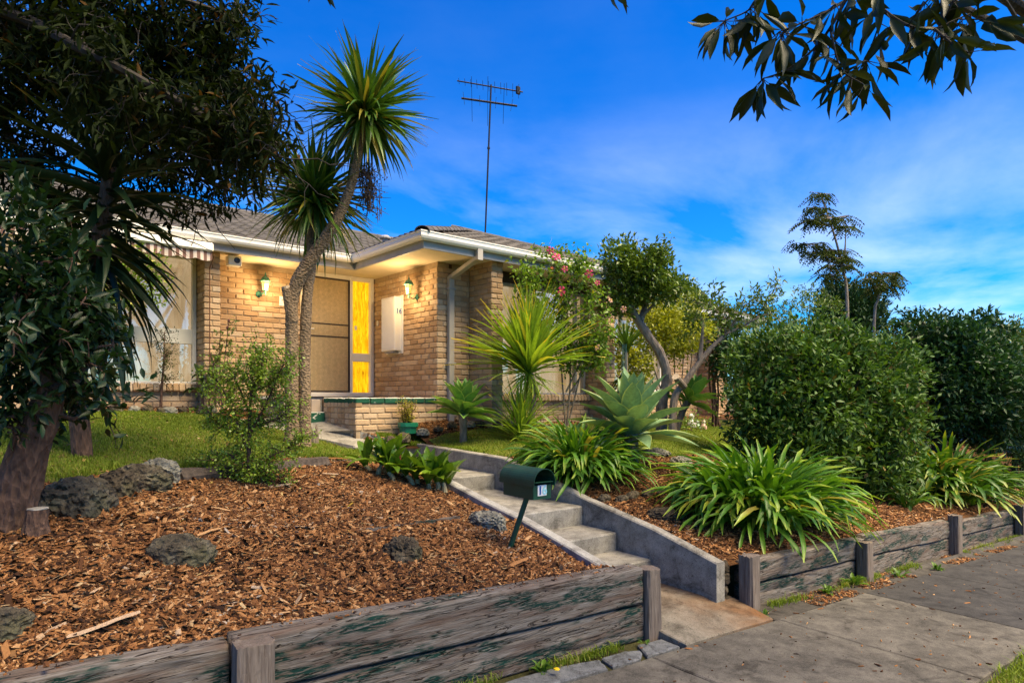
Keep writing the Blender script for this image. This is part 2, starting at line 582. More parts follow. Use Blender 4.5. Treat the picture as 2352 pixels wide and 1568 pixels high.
def sleeper_mat(name):
    m, nt, b = new_mat(name)
    w = coords(nt, (1.1, 9, 14))
    g1 = noise_tex(nt, w, 2.2, 8, 0.7, 0.5)
    g2 = noise_tex(nt, coords(nt, (2.0, 30, 55)), 2.5, 5, 0.7, 0.3)
    c = ramp(nt, g1, [(0.28, (0.026, 0.017, 0.011)), (0.45, (0.10, 0.073, 0.052)), (0.6, (0.18, 0.15, 0.12)), (0.8, (0.31, 0.275, 0.235))])
    c = mixc(nt, 0.55, c, ramp(nt, g2, [(0.3, (0.05, 0.036, 0.027)), (0.5, (0.19, 0.172, 0.152)), (0.72, (0.36, 0.345, 0.325))]))
    red = noise_tex(nt, coords(nt, (1.0, 5, 8)), 1.7, 5, 0.6)
    c = mixc(nt, math_n(nt, 'MULTIPLY', ramp(nt, red, [(0.45, (0, 0, 0)), (0.68, (1, 1, 1))]), 0.75), c, (0.105, 0.062, 0.042))
    pa = noise_tex(nt, coords(nt, (1.0, 2.5, 4.2)), 2.3, 3, 0.5)
    pb = noise_tex(nt, coords(nt, (4, 25, 40)), 3, 4, 0.7)
    f = math_n(nt, 'MULTIPLY', ramp(nt, pa, [(0.51, (0, 0, 0)), (0.57, (1, 1, 1))]), ramp(nt, pb, [(0.42, (0, 0, 0)), (0.52, (1, 1, 1))]))
    c = mixc(nt, f, c, (0.006, 0.034, 0.026))
    ck = noise_tex(nt, coords(nt, (0.55, 7, 10)), 2.6, 4, 0.55, 0.9)
    ckd = math_n(nt, 'ABSOLUTE', math_n(nt, 'SUBTRACT', ck, 0.5))
    cl = ramp(nt, ckd, [(0.004, (0.10, 0.08, 0.07)), (0.016, (1, 1, 1))])
    c = mixc(nt, 1.0, c, cl, 'MULTIPLY')
    nt.links.new(c, b.inputs['Base Color'])
    b.inputs['Roughness'].default_value = 0.9
    b.inputs['Specular IOR Level'].default_value = 0.2
    bump(nt, b, mixc(nt, 0.6, mixc(nt, 0.5, g1, g2), cl, 'MULTIPLY'), 1.0, 0.014)
    return m
M_SLEEPER = sleeper_mat('weathered_sleeper')
def post_mat(name):
    m, nt, b = new_mat(name)
    g1 = noise_tex(nt, coords(nt, (12, 12, 0.9)), 2.5, 7, 0.7, 0.4)
    g2 = noise_tex(nt, coords(nt, (45, 45, 2)), 2.5, 4, 0.7)
    c = ramp(nt, g1, [(0.25, (0.03, 0.022, 0.018)), (0.5, (0.12, 0.086, 0.062)), (0.75, (0.24, 0.195, 0.155))])
    c = mixc(nt, 0.45, c, ramp(nt, g2, [(0.3, (0.045, 0.028, 0.02)), (0.6, (0.24, 0.20, 0.165))]))
    nt.links.new(c, b.inputs['Base Color']); b.inputs['Roughness'].default_value = 0.9
    bump(nt, b, mixc(nt, 0.5, g1, g2), 0.9, 0.012)
    return m
M_POST = post_mat('weathered_post')

def rock_mat(name, a, b_, c_, moss=(0.05, 0.055, 0.015), amt=0.5):
    m, nt, b = new_mat(name)
    w = coords(nt)
    n = noise_tex(nt, w, 7, 7, 0.7, 0.3)
    v = nd(nt, 'ShaderNodeTexVoronoi', Scale=26.0); nt.links.new(w, v.inputs['Vector'])
    c = ramp(nt, n, [(0.3, a), (0.5, b_), (0.68, c_)])
    pit = ramp(nt, v.outputs['Distance'], [(0.08, (0.15, 0.15, 0.15)), (0.34, (1, 1, 1))])
    c = mixc(nt, 0.8, c, mixc(nt, 1.0, c, pit, 'MULTIPLY'))
    mo = ramp(nt, noise_tex(nt, w, 4, 5, 0.6), [(0.5, (0, 0, 0)), (0.64, (1, 1, 1))])
    c = mixc(nt, math_n(nt, 'MULTIPLY', mo, amt), c, moss)
    nt.links.new(c, b.inputs['Base Color'])
    b.inputs['Roughness'].default_value = 0.92; b.inputs['Specular IOR Level'].default_value = 0.2
    bump(nt, b, mixc(nt, 0.5, n, v.outputs['Distance']), 1.0, 0.05)
    return m
M_ROCK_DARK = rock_mat('dark_basalt', (0.03, 0.024, 0.016), (0.085, 0.07, 0.048), (0.20, 0.175, 0.125))
M_ROCK_PALE = rock_mat('pale_basalt', (0.07, 0.068, 0.055), (0.2, 0.19, 0.155), (0.4, 0.38, 0.32), amt=0.35)
M_ROCK_BROWN = rock_mat('brown_basalt', (0.03, 0.022, 0.014), (0.075, 0.058, 0.038), (0.16, 0.13, 0.09), amt=0.4)

# ------------------------------------------------------------------ terrain
def tps(pts):
    pts = np.array(pts, float); n = len(pts)
    X = pts[:, :2]
    def U(r2): return np.where(r2 < 1e-12, 0, r2 * np.log(r2 + 1e-12))
    K = U(((X[:, None] - X[None]) ** 2).sum(-1)) + np.eye(n) * 0.02
    A = np.zeros((n + 3, n + 3)); A[:n, :n] = K
    A[:n, n] = 1; A[:n, n + 1:] = X; A[n, :n] = 1; A[n + 1:, :n] = X.T
    w = np.linalg.solve(A, np.concatenate([pts[:, 2], np.zeros(3)]))
    def f(s, t):
        s = np.asarray(s, float); t = np.asarray(t, float)
        r2 = (s[..., None] - X[:, 0]) ** 2 + (t[..., None] - X[:, 1]) ** 2
        return U(r2) @ w[:n] + w[n] + w[n + 1] * s + w[n + 2] * t
    return f

def in_poly(s, t, poly):
    poly = np.asarray(poly, float); r = np.zeros(np.shape(s), bool)
    j = len(poly) - 1
    for i in range(len(poly)):
        (xi, yi), (xj, yj) = poly[i], poly[j]
        c = ((yi > t) != (yj > t)) & (s < (xj - xi) * (t - yi) / (yj - yi + 1e-12) + xi)
        r ^= c; j = i
    return r

HL0 = tps([(-7, 3.33, .62), (-3, 3.33, .53), (-1, 3.33, .45), (0, 3.33, .43), (1, 3.33, .42), (2, 3.33, .41), (3, 3.33, .37), (3.5, 3.33, .33),
           (3.66, 3.7, .2), (3.66, 4.15, .31), (3.66, 4.72, .42), (3.66, 5.33, .5), (3.66, 6.08, .63), (3.66, 7, .77), (3.66, 8.05, .86), (3.66, 8.5, .89),
           (2, 4.5, .62), (.3, 4, .72), (-1, 4, .74), (-1, 5, 1.04), (3, 4.5, .5), (3, 5.3, .62), (3.2, 6, .70), (1.2, 5.2, .84), (.4, 4.6, .9), (2, 5.85, .87),
           (1.62, 6.3, 1.0), (.86, 5.9, 1.03), (0, 5.2, 1.1), (-2, 6, 1.15), (3.15, 7.1, .85), (2.4, 6.8, .98), (3, 8, .97), (3.4, 8.5, .92), (2, 8.5, 1.2), (0, 8.5, 1.32),
           (0, 10.6, 1.45), (2, 10.6, 1.43), (3, 10.8, 1.38), (3.8, 10.5, 1.26), (3.55, 9.5, 1.12), (3.85, 8.85, 1.08), (4.6, 8.5, .9), (4.5, 10.5, 1.25), (-3, 8, 1.32), (-3, 11, 1.5), (-7, 6, 1.3), (-7, 11, 1.6)])
HR0 = tps([(4.8, 3.3, .15), (4.8, 3.96, .32), (4.8, 4.92, .5), (4.8, 6.3, .82), (4.8, 7.3, .87), (4.8, 8.2, .92), (5.2, 3.38, .17), (7, 3.38, .1), (9.5, 3.38, .01), (12, 3.38, -.12), (16, 3.38, -.3), (22, 3.38, -.5),
           (5.5, 6.3, .84), (6.8, 5.35, .8), (8, 6.3, .88), (5.4, 5.5, .68), (5.5, 4.6, .44), (7, 4.3, .36), (9, 5, .5), (5.6, 8.75, 1.2), (6, 8.5, 1.12), (8, 8.4, 1.1), (10, 8.7, 1.1), (14, 8, .95), (14, 10.8, 1.05), (20, 10, .9),
           (12, 5.5, .4), (16, 5, .15), (20, 4.5, -.1), (5.1, 8.72, 1.18), (5.05, 8.3, 1.02), (22, 12, .9), (10, 12, 1.1)])
PATH = [(4.29, 8.22), (4.7, 8.19), (5.14, 8.16), (4.95, 8.33), (4.62, 8.52), (4.41, 8.62), (4.41, 9.1), (4.41, 9.64), (3.9, 10.1), (3.5, 10.6), (2.9, 10.6), (2.85, 10.05), (3.3, 9.4), (3.75, 8.75)]
PATH_ST = [to_st(x, y) for x, y in PATH]
def HL(s, t): return HL0(s, t) + (fbm(s * 1.7, t * 1.7, 3, 3) - 0.45) * 0.05 - 0.10 * in_poly(s, t, PATH_ST)
def HR(s, t): return HR0(s, t) + (fbm(s * 1.7 + 40, t * 1.7, 3, 4) - 0.45) * 0.05
def ground(x, y):
    """height of the yard under a world point"""
    s, t = to_st(np.asarray(x, float), np.asarray(y, float))
    return np.where(s < 4.25, HL(s, t), HR(s, t))

def sheet(name, s0, s1, t0, t1, step, H, mat, poly=None, off=0.0, skip=None):
    ns, nt_ = int((s1 - s0) / step) + 1, int((t1 - t0) / step) + 1
    s, t = np.meshgrid(np.linspace(s0, s1, ns), np.linspace(t0, t1, nt_), indexing='ij')
    z = H(s, t) + off
    V = np.stack([s * SX[0] + t * SY[0], s * SX[1] + t * SY[1], z], -1).reshape(-1, 3)
    i, j = np.meshgrid(np.arange(ns - 1), np.arange(nt_ - 1), indexing='ij')
    a = (i * nt_ + j).ravel()
    F = np.stack([a, a + nt_, a + nt_ + 1, a + 1], -1)
    keep = np.ones(len(F), bool)
    cs = (s[:-1, :-1] + s[1:, 1:]).ravel() / 2; ct = (t[:-1, :-1] + t[1:, 1:]).ravel() / 2
    if poly is not None: keep &= in_poly(cs, ct, poly)
    if skip is not None: keep &= ~in_poly(cs, ct, skip)
    F = F[keep]
    used = np.unique(F); remap = np.zeros(len(V), int); remap[used] = np.arange(len(used))
    o = link(name, mesh_np(name, V[used], [remap[F]], mat, None, True))
    o['kind'] = 'structure'
    return o

LAWN_L = [(-7, 4.9), (-1.5, 5.0), (.18, 5.05), (.86, 5.85), (1.62, 6.25), (2.35, 6.68), (3.15, 7.05), (3.66, 7.3), (3.66, 8.45), (3.1, 9.1), (2.7, 9.95), (2.0, 10.15), (0, 10.1), (-7, 10.2)]
LAWN_R = [(4.8, 6.55), (5.5, 6.1), (6.8, 5.45), (8.0, 5.7), (9.2, 6.0), (14, 6.0), (14, 10.4), (9.9, 10.3), (9.4, 8.5), (7.0, 8.3), (5.4, 8.35), (4.8, 8.3)]

# the land all round
g = np.concatenate([-np.geomspace(900, 9, 22), np.linspace(-8, 26, 18), np.geomspace(28, 900, 20)])
gt = np.concatenate([-np.geomspace(900, 3, 16), np.linspace(-2, 14, 9), np.geomspace(16, 900, 20)])
s_, t_ = np.meshgrid(g, gt, indexing='ij')
zg = street_z(s_) - 0.09 + 0 * t_
V = np.stack([s_ * SX[0] + t_ * SY[0], s_ * SX[1] + t_ * SY[1], zg], -1).reshape(-1, 3)
i_, j_ = np.meshgrid(np.arange(len(g) - 1), np.arange(len(gt) - 1), indexing='ij')
a_ = (i_ * len(gt) + j_).ravel()
o = link('ground', mesh_np('ground', V, [np.stack([a_, a_ + len(gt), a_ + len(gt) + 1, a_ + 1], -1)], M_EARTH, None, True)); o['kind'] = 'structure'

sheet('garden_bed_left', -8, 3.70, 3.345, 11.6, 0.1, HL, M_MULCH)
sheet('garden_bed_middle', 3.70, 4.9, 8.32, 11.6, 0.12, HL, M_MULCH)
sheet('garden_bed_right', 4.74, 22, 3.3, 13, 0.12, HR, M_MULCH)
sheet('lawn_left', -7, 3.7, 4.8, 10.3, 0.08, HL, M_LAWN, LAWN_L, 0.012)
sheet('lawn_right', 4.8, 14, 5.3, 10.5, 0.08, HR, M_LAWN, LAWN_R, 0.012)

# ------------------------------------------------------------------ footpath, verge, strips
def street_slab(mb, s0, s1, t0, t1, th=0.10, top=0.0, jit=0.006, pts=None):
    """a slab lying on the sloping street"""
    if pts is None:
        pts = []
        for (a, b, c, d) in ((s0, t0, s1, t0), (s1, t0, s1, t1), (s1, t1, s0, t1), (s0, t1, s0, t0)):
            for k in range(6):
                q = k / 6
                pts.append((a + (c - a) * q + RNG.uniform(-jit, jit), b + (d - b) * q + RNG.uniform(-jit, jit)))
    n = len(pts)
    cen = np.mean(pts, 0)
    inner = [(cen[0] + (p[0] - cen[0]) * (1 - 0.012 / max(0.05, math.hypot(p[0] - cen[0], p[1] - cen[1]))), cen[1] + (p[1] - cen[1]) * (1 - 0.012 / max(0.05, math.hypot(p[0] - cen[0], p[1] - cen[1])))) for p in pts]
    V = [SW(p[0], p[1], street_z(p[0]) + top - th) for p in pts] + [SW(p[0], p[1], street_z(p[0]) + top - 0.008) for p in pts] + [SW(p[0], p[1], street_z(p[0]) + top) for p in inner]
    F = []
    for k in range(n):
        q = (k + 1) % n
        F += [(k, q, n + q, n + k), (n + k, n + q, 2 * n + q, 2 * n + k)]
    F.append(tuple(2 * n + k for k in range(n)))
    mb.add(V, F)
    return mb

fp = street_slab(MB(), -6, 30, 1.46, 2.90, 0.1, -0.022)
V, F = fp.arrays()
foot = link('footpath', mesh_np('footpath', V, F, M_ASPH)); foot['kind'] = 'structure'
ss = [-5.91, -4.36, -2.81, -1.26, .29, 1.84, 3.39, 4.94, 6.49, 8.04, 9.59, 11.14, 12.69, 14.24, 15.79, 17.34, 18.89]
for k in range(len(ss) - 1):
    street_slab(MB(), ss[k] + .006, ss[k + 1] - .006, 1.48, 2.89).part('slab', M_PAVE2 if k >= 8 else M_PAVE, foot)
mb = MB()
street_slab(mb, 4.95, 30, 2.905, 3.3, .1, -0.012)
V, F = mb.arrays()
o = link('verge_strip', mesh_np('verge_strip', V, F, M_ASPH)); o['kind'] = 'structure'
V, F = street_slab(MB(), -8, 3.75, 2.905, 3.3, .1, -0.03).arrays()
o = link('paving_bed', mesh_np('paving_bed', V, F, M_EARTH)); o['kind'] = 'structure'
pv = o
for pts in ([(3.05, 2.93), (3.32, 2.92), (3.43, 3.02), (3.33, 3.08), (3.1, 3.07)], [(3.38, 2.93), (3.74, 2.93), (3.75, 3.1), (3.5, 3.11)], [(2.05, 2.93), (3.0, 2.925), (3.06, 3.05), (2.75, 3.12), (2.1, 3.1)],
            [(1.0, 2.93), (2.0, 2.925), (2.04, 3.1), (1.5, 3.13), (1.02, 3.1)], [(0, 2.93), (.95, 2.93), (.97, 3.1), (.02, 3.1)], [(-1.1, 2.93), (-.04, 2.93), (-.03, 3.1), (-1.1, 3.1)]):
    dense = []
    for k in range(len(pts)):
        p, q = pts[k], pts[(k + 1) % len(pts)]
        for w_ in np.linspace(0, 1, 5)[:-1]:
            dense.append((p[0] + (q[0] - p[0]) * w_ + RNG.uniform(-.008, .008), p[1] + (q[1] - p[1]) * w_ + RNG.uniform(-.008, .008)))
    street_slab(MB(), 0, 0, 0, 0, .06, -0.004, pts=dense).part('paver', M_STONE, pv)
mb = street_slab(MB(), 3.77, 4.9, 2.905, 3.99, .1, 0.012)
V, F = mb.arrays(); s_q, t_q = to_st(V[:, 0], V[:, 1])
V[:, 2] += np.clip((t_q - 2.92) / .5, 0, 1) * (-.095 - street_z(s_q)) * .95
o = link('entrance_slab', mesh_np('entrance_slab', V, F, M_RUST)); o['kind'] = 'structure'
V, F = street_slab(MB(), -30, 60, -2.2, 1.45, .2, -0.015).arrays()
o = link('nature_strip', mesh_np('nature_strip', V, F, M_LAWN)); o['kind'] = 'structure'
V, F = street_slab(MB(), -60, 80, -11, -2.6, .2, -0.16).arrays()
o = link('road', mesh_np('road', V, F, M_ASPH)); o['kind'] = 'structure'
V, F = street_slab(MB(), -60, 80, -2.6, -2.2, .3, -0.02).arrays()
o = link('kerb', mesh_np('kerb', V, F, M_PAVE)); o['kind'] = 'structure'

# ------------------------------------------------------------------ concrete steps and garden path
steps = thing('garden_steps', 'grey concrete garden steps with low side walls climbing from the footpath', 'steps', SW(4.2, 4.0, -.15))
treads = [(3.97, 4.40, .11), (4.40, 4.88, .285), (4.88, 6.44, .48), (6.44, 8.45, .665)]
for t0, t1, z in treads:
    mb = MB()
    mb.cbox(SW(4.225, (t0 + t1) / 2 + .012, z - .175), (.85, t1 - t0 + .02, .35), .014, RST)
    mb.part('step', M_STEP, steps)
def ramp_wall(name, s0, s1, prof, depth, mat):
    """low side wall whose top follows the steps; prof = [(t, z)...]"""
    V = []; F = []
    for t, z in prof:
        c = 0.012
        V += [SW(s0, t, z - depth), SW(s0, t, z - c), SW(s0 + c, t, z), SW(s1 - c, t, z), SW(s1, t, z - c), SW(s1, t, z - depth)]
    for k in range(len(prof) - 1):
        for q in range(5):
            F.append((k * 6 + q, k * 6 + q + 1, k * 6 + q + 7, k * 6 + q + 6))
    F.append((0, 5, 4, 3, 2, 1)); n = (len(prof) - 1) * 6; F.append((n, n + 1, n + 2, n + 3, n + 4, n + 5))
    mb = MB(); mb.add(V, [f[::-1] for f in F]); return mb.part(name, mat, steps)
ramp_wall('side_kerb', 3.69, 3.80, [(3.42, .20), (3.63, .243), (4.15, .356), (4.72, .475), (5.33, .565), (6.08, .70), (7.0, .80), (8.05, .895), (8.5, .92)], .5, M_KERB)
ramp_wall('side_wall', 4.65, 4.765, [(3.27, .211), (3.6, .297), (3.96, .388), (4.92, .565), (5.6, .73), (6.30, .872), (7.3, .895), (8.45, .925)], .62, M_STEP)

ptop = [(4.29, 8.22), (4.7, 8.19), (5.14, 8.16), (4.95, 8.33), (4.62, 8.52), (4.41, 8.62), (4.41, 9.1), (4.41, 9.64), (3.9, 10.1), (3.5, 10.6), (2.9, 10.6), (2.85, 10.05), (3.3, 9.4), (3.75, 8.75)]
PZ = [.905, .905, .905, .95, 1.06, 1.125, 1.17, 1.235, 1.27, 1.29, 1.33, 1.32, 1.2, 1.06]
V = [(x, y, z - .2) for (x, y), z in zip(ptop, PZ)] + [(x, y, z) for (x, y), z in zip(ptop, PZ)]
n = len(ptop); F = [(k, (k + 1) % n, n + (k + 1) % n, n + k) for k in range(n)]
cpt = len(V); V.append((4.1, 9.0, 1.105)); F += [(n + k, n + (k + 1) % n, cpt) for k in range(n)]
mb = MB(); mb.add(V, F); V, F = mb.arrays()
o = link('garden_path', mesh_np('garden_path', V, F, M_STEP)); o['kind'] = 'structure'

# ------------------------------------------------------------------ timber retaining walls
def sleeper(name, s0, s1, t0, t1, zoff0, zoff1, parent, seed, wob=0.012):
    """an old hardwood sleeper: rounded arrises, checks and hollows; zoff measured from the street"""
    L = s1 - s0; n = max(24, int(L / 0.016)); cs = []
    h = zoff1 - zoff0; w = t1 - t0
    def side(a, b, k): return [(a[0] + (b[0] - a[0]) * q, a[1] + (b[1] - a[1]) * q) for q in np.linspace(0, 1, k, endpoint=False)]
    r = 0.014
    loop = side((0, r), (0, h - r), 16) + side((0, h - r), (r, h), 2) + side((r, h), (w - r, h), 7) + side((w - r, h), (w, h - r), 2) + side((w, h - r), (w, r), 3) + side((w, r), (0, r), 2)
    loop = np.array(loop); m = len(loop)
    per = np.concatenate([[0], np.cumsum(np.linalg.norm(np.diff(loop, axis=0), axis=1))])
    cen = np.array([w / 2, h / 2]); nrm = unit(loop - cen)
    nrm[:16] = (-1, 0); nrm[18:25] = (0, 1)
    x = np.linspace(0, L, n)[:, None]; a = per[None]
    d = (fbm(x * 1.3, a * 3 + seed, 3, seed) - .47) * 2 * wob + (fbm(x * 7, a * 30, 3, seed + 3) - .47) * 0.006
    warp = a * 17 + (fbm(x * 0.9, a * 2, 3, seed + 7) - .5) * 5.5
    rid = np.abs(vnoise(x * 0.55 + seed, warp, seed + 11) - 0.5)
    d = d - np.clip(0.05 - rid, 0, 1) / 0.05 * 0.014 * (vnoise(x * 1.1, a * 3, seed + 2) > 0.42)
    kn = vnoise(x * 2.3, a * 7, seed + 21); d = d - np.clip(kn - 0.84, 0, 1) * 0.10
    V = np.empty((n, m, 3)); sag = (fbm(x * .5, x * 0 + seed, 2, seed) - .45) * .03
    tt = t0 + loop[None, :, 0] + d * nrm[None, :, 0]
    ee = np.minimum(1, np.minimum(x, L - x) / .02)
    zz_ = zoff0 + loop[None, :, 1] + d * nrm[None, :, 1] + sag
    sp = s0 + x + 0 * a + (RNG.random((1, m)) - .5) * .012 * (np.arange(n)[:, None] > n - 3)
    V[..., 0] = sp * SX[0] + tt * SY[0]; V[..., 1] = sp * SX[1] + tt * SY[1]; V[..., 2] = zz_ + street_z(sp)
    V = V.reshape(-1, 3)
    i, j = np.meshgrid(np.arange(n - 1), np.arange(m), indexing='ij')
    A = (i * m + j).ravel(); B = (i * m + (j + 1) % m).ravel()
    F = [np.stack([A, A + m, B + m, B], -1)]
    caps = np.array([list(range(m)), [(n - 1) * m + k for k in range(m)][::-1]])
    return part(name, V, F + [caps], M_SLEEPER, parent, None, True)

def post(s, t, w, dp, z0, z1, parent, seed, mat=None):
    h = z1 - z0; n = 26; k = 8
    a = np.linspace(0, 1, k, endpoint=False)
    sq = np.concatenate([np.stack([a, 0 * a], 1), np.stack([1 + 0 * a, a], 1), np.stack([1 - a, 1 + 0 * a], 1), np.stack([0 * a, 1 - a], 1)]) - .5
    sq *= 1 - 0.10 * (np.abs(sq).min(1) > 0.40)[:, None]
    m = len(sq); z = np.linspace(0, h, n)[:, None]
    an = np.arange(m)[None]
    d = (fbm(an * .9 + seed, z * 1.5, 3, seed) - .47) * .03 + np.where(np.abs(vnoise(an * .8, z * .9 + seed, seed + 4) - .5) < .05, -.006, 0)
    px = sq[None, :, 0] * (w + d) + (z - h / 2) * .01; py = sq[None, :, 1] * (dp + d) + z * .02
    zt = z0 + z + (z > h - 1e-6) * (RNG.random((1, m)) - .7) * .02
    q = np.stack([(s + px) * SX[0] + (t + py) * SY[0], (s + px) * SX[1] + (t + py) * SY[1], zt + 0 * px], -1).reshape(-1, 3)
    i, j = np.meshgrid(np.arange(n - 1), np.arange(m), indexing='ij')
    A = (i * m + j).ravel(); B = (i * m + (j + 1) % m).ravel()
    return part('post', q, [np.stack([A, B, B + m, A + m], -1), np.array([[(n - 1) * m + x for x in range(m)]])], mat or M_POST, parent)

wl_ = thing('timber_retaining_wall', 'low grey timber sleeper wall with green paint traces left of the steps', 'retaining wall', SW(1.5, 3.25, -.1))
sleeper('sleeper', .84, 3.70, 3.20, 3.33, -.03, .235, wl_, 1)
sleeper('sleeper', .80, 3.64, 3.19, 3.34, .235, .512, wl_, 2)
sleeper('sleeper', -2.2, .78, 3.22, 3.36, .20, .475, wl_, 3)
sleeper('sleeper', -2.2, .80, 3.21, 3.34, -.03, .20, wl_, 4)
post(3.735, 3.215, .15, .14, -.22, .33, wl_, 5)
post(.86, 3.10, .17, .13, -.1, .47, wl_, 6)
wr_ = thing('timber_retaining_wall', 'weathered timber sleeper wall running along the footpath right of the steps', 'retaining wall', SW(8, 3.25, -.3))
for k, (a, b) in enumerate(((5.02, 7.2), (7.22, 9.6), (9.62, 12.2), (12.22, 15.0), (15.02, 18))):
    sleeper('sleeper', a, b, 3.22, 3.36, -.04, .19, wr_, 20 + k, .016)
    sleeper('sleeper', a, b, 3.21, 3.35, .19, .40 + .025 * (k % 2), wr_, 30 + k, .018)
for k, s in enumerate((4.97, 7.05, 9.62, 12.2, 15.0)):
    post(s, 3.16 - .02 * (k % 2), .14, .13, street_z(s) - .12, street_z(s) + (.47, .40, .50, .48, .47)[k], wr_, 50 + k)
# rubble filling the gap by the side wall
def rock(name, c, size, mat, label, seed, group=None, rotz_=0.0, sub=4, flat=0.3, parent=None):
    import bmesh
    bm = bmesh.new(); bmesh.ops.create_icosphere(bm, subdivisions=sub, radius=1.0)
    V = np.array([v.co[:] for v in bm.verts]); F = np.array([[v.index for v in f.verts] for f in bm.faces]); bm.free()
    q = V * 1.3 + seed * 3.7
    d = 1 + (vnoise3(q, seed) - .5) * .75 + (vnoise3(q * 2.7, seed + 1) - .5) * .32 - np.abs(vnoise3(q * 4.3, seed + 6) - .5) * .5 + .06 + (vnoise3(q * 9, seed + 2) - .5) * .22 + (vnoise3(q * 22, seed + 3) - .5) * .06 - np.clip(vnoise3(q * 13, seed + 8) - .60, 0, 1) * .35
    V = V * d[:, None]
    V = np.sign(V) * np.abs(V) ** 0.85
    V[:, 2] = np.maximum(V[:, 2], -flat)
    V = (V * np.asarray(size) / 2) @ rotz(rotz_).T + np.asarray(c, float)
    if parent is not None: return part(name, V, [F], mat, parent, None, True)
    return solo(name, V, [F], mat, label, 'rock', group, None, None, False)
for k, (dz, w_) in enumerate(((.0, .1), (.1, .09), (.2, .1), (.29, .08))):
    rock('rubble_stone', SW(4.83, 3.33, street_z(4.83) + .05 + dz), (.12, w_, .11), M_ROCK_BROWN, None, 60 + k, None, k, 3, .8, wr_)

# the log and rocks that hold the lawn on the left
lg = thing('log_edging', 'dark split log edging the front of the left lawn', 'log', SW(1.7, 6.0, .8))
def log_piece(a, b, r0, r1, seed, mat):
    n, m = 40, 14
    x = np.linspace(0, 1, n)[:, None]; an = np.arange(m)[None] / m * 2 * math.pi
    a = np.asarray(a); b = np.asarray(b); ax = unit(b - a); sd = unit(np.cross(ax, [0, 0, 1.0])); up = np.cross(sd, ax)
    r = (r0 + (r1 - r0) * x) * (1 + (fbm(x * 5, an * 2 + seed, 3, seed) - .47) * .7 + (vnoise(x * 3, an * 5, seed) > .72) * -.12)
    V = (a + (b - a) * x[..., None]) + r[..., None] * (np.cos(an)[..., None] * sd + 0.85 * np.sin(an)[..., None] * up)
    i, j = np.meshgrid(np.arange(n - 1), np.arange(m), indexing='ij'); A = (i * m + j).ravel(); B = (i * m + (j + 1) % m).ravel()
    return part('log', V.reshape(-1, 3), [np.stack([A, B, B + m, A + m], -1), np.array([list(range(m))[::-1], [(n - 1) * m + k for k in range(m)]])], mat, lg)
M_LOG = bark_mat('dead_log', (0.014, 0.010, 0.007), (0.12, 0.088, 0.065), 6)
log_piece(SW(.98, 5.70, .93), SW(2.5, 6.52, .91), .125, .105, 1, M_LOG)
log_piece(SW(2.3, 6.55, .90), SW(2.95, 6.88, .86), .08, .06, 2, M_LOG)

# ------------------------------------------------------------------ the house
YA, XR, YW, ZS = 10.69, 5.81, 8.58, 3.77                  # door wall, return wall, wing front, soffit height
XW2, XE = 9.44, 17.9                                      # right end of the wing and of the house
def brick_mat(name, stops, paint=None):
    m, nt, b = new_mat(name)
    c = ramp(nt, attr(nt, 'tint'), stops)
    w = worldpos(nt)
    n = noise_tex(nt, w, 30, 5, 0.7)
    c = mixc(nt, 0.35, c, mixc(nt, 1.0, c, ramp(nt, n, [(0.25, (0.55, 0.5, 0.45)), (0.75, (1.25, 1.22, 1.2))]), 'MULTIPLY'))
    if paint:
        k = noise_tex(nt, worldpos(nt, (1, 1, 1.6)), 5.5, 5, 0.65, 0.5)
        g = nt.nodes.new('ShaderNodeNewGeometry'); sp = nt.nodes.new('ShaderNodeSeparateXYZ'); nt.links.new(g.outputs['Normal'], sp.inputs[0])
        up = math_n(nt, 'ADD', k, math_n(nt, 'MULTIPLY', sp.outputs['Z'], 0.5))
        c = mixc(nt, ramp(nt, up, [(0.60, (0, 0, 0)), (0.65, (1, 1, 1))]), paint, (0.6, 0.58, 0.5))
    nt.links.new(c, b.inputs['Base Color'])
    b.inputs['Roughness'].default_value = 0.9; b.inputs['Specular IOR Level'].default_value = 0.2
    bump(nt, b, noise_tex(nt, w, 110, 4, 0.7), 0.6, 0.006)
    return m
M_BRICK = brick_mat('tan_brick', [(0.0, (0.33, 0.215, 0.118)), (0.25, (0.42, 0.285, 0.165)), (0.75, (0.47, 0.335, 0.205)), (0.95, (0.52, 0.40, 0.27))])
M_BRICKG = brick_mat('green_painted_brick', [(0, (0.02, 0.09, 0.05)), (1, (0.03, 0.11, 0.06))], (0.016, 0.085, 0.048))
M_MORTAR = plain('mortar', (0.33, 0.245, 0.155), 0.95, 0.2, 12, bmp=0.4, spec=0.1)
M_CREAM = plain('cream_paint', (0.70, 0.66, 0.57), 0.45, 0.05, 4, bmp=0.05)
M_WHITE = plain('white_metal', (0.78, 0.76, 0.70), 0.4, 0.05, 3, bmp=0.04)
M_GREYP = plain('grey_paint', (0.30, 0.295, 0.28), 0.55, 0.1, 5, bmp=0.08)
M_PIPE = plain('taupe_paint', (0.36, 0.33, 0.285), 0.5, 0.1, 5, bmp=0.05)
M_SOFFIT = plain('soffit_board', (0.62, 0.53, 0.37), 0.7, 0.06, 3, bmp=0.05)
M_DARKF = plain('dark_bronze', (0.035, 0.02, 0.013), 0.5, 0.15, 9)
M_DOORP = plain('door_wood', (0.34, 0.20, 0.08), 0.5, 0.3, 8)
M_GRILLE = plain('gold_grille', (0.78, 0.58, 0.30), 0.4, 0.15, 20, metal=0.1)
M_GREENM = plain('green_metal', (0.012, 0.06, 0.032), 0.42, 0.25, 9, bmp=0.06)
M_LANT = plain('verdigris_metal', (0.035, 0.17, 0.12), 0.5, 0.45, 40, bmp=0.1)
M_TILER = plain('tile_riser', (0.42, 0.33, 0.25), 0.4, 0.08, 5)
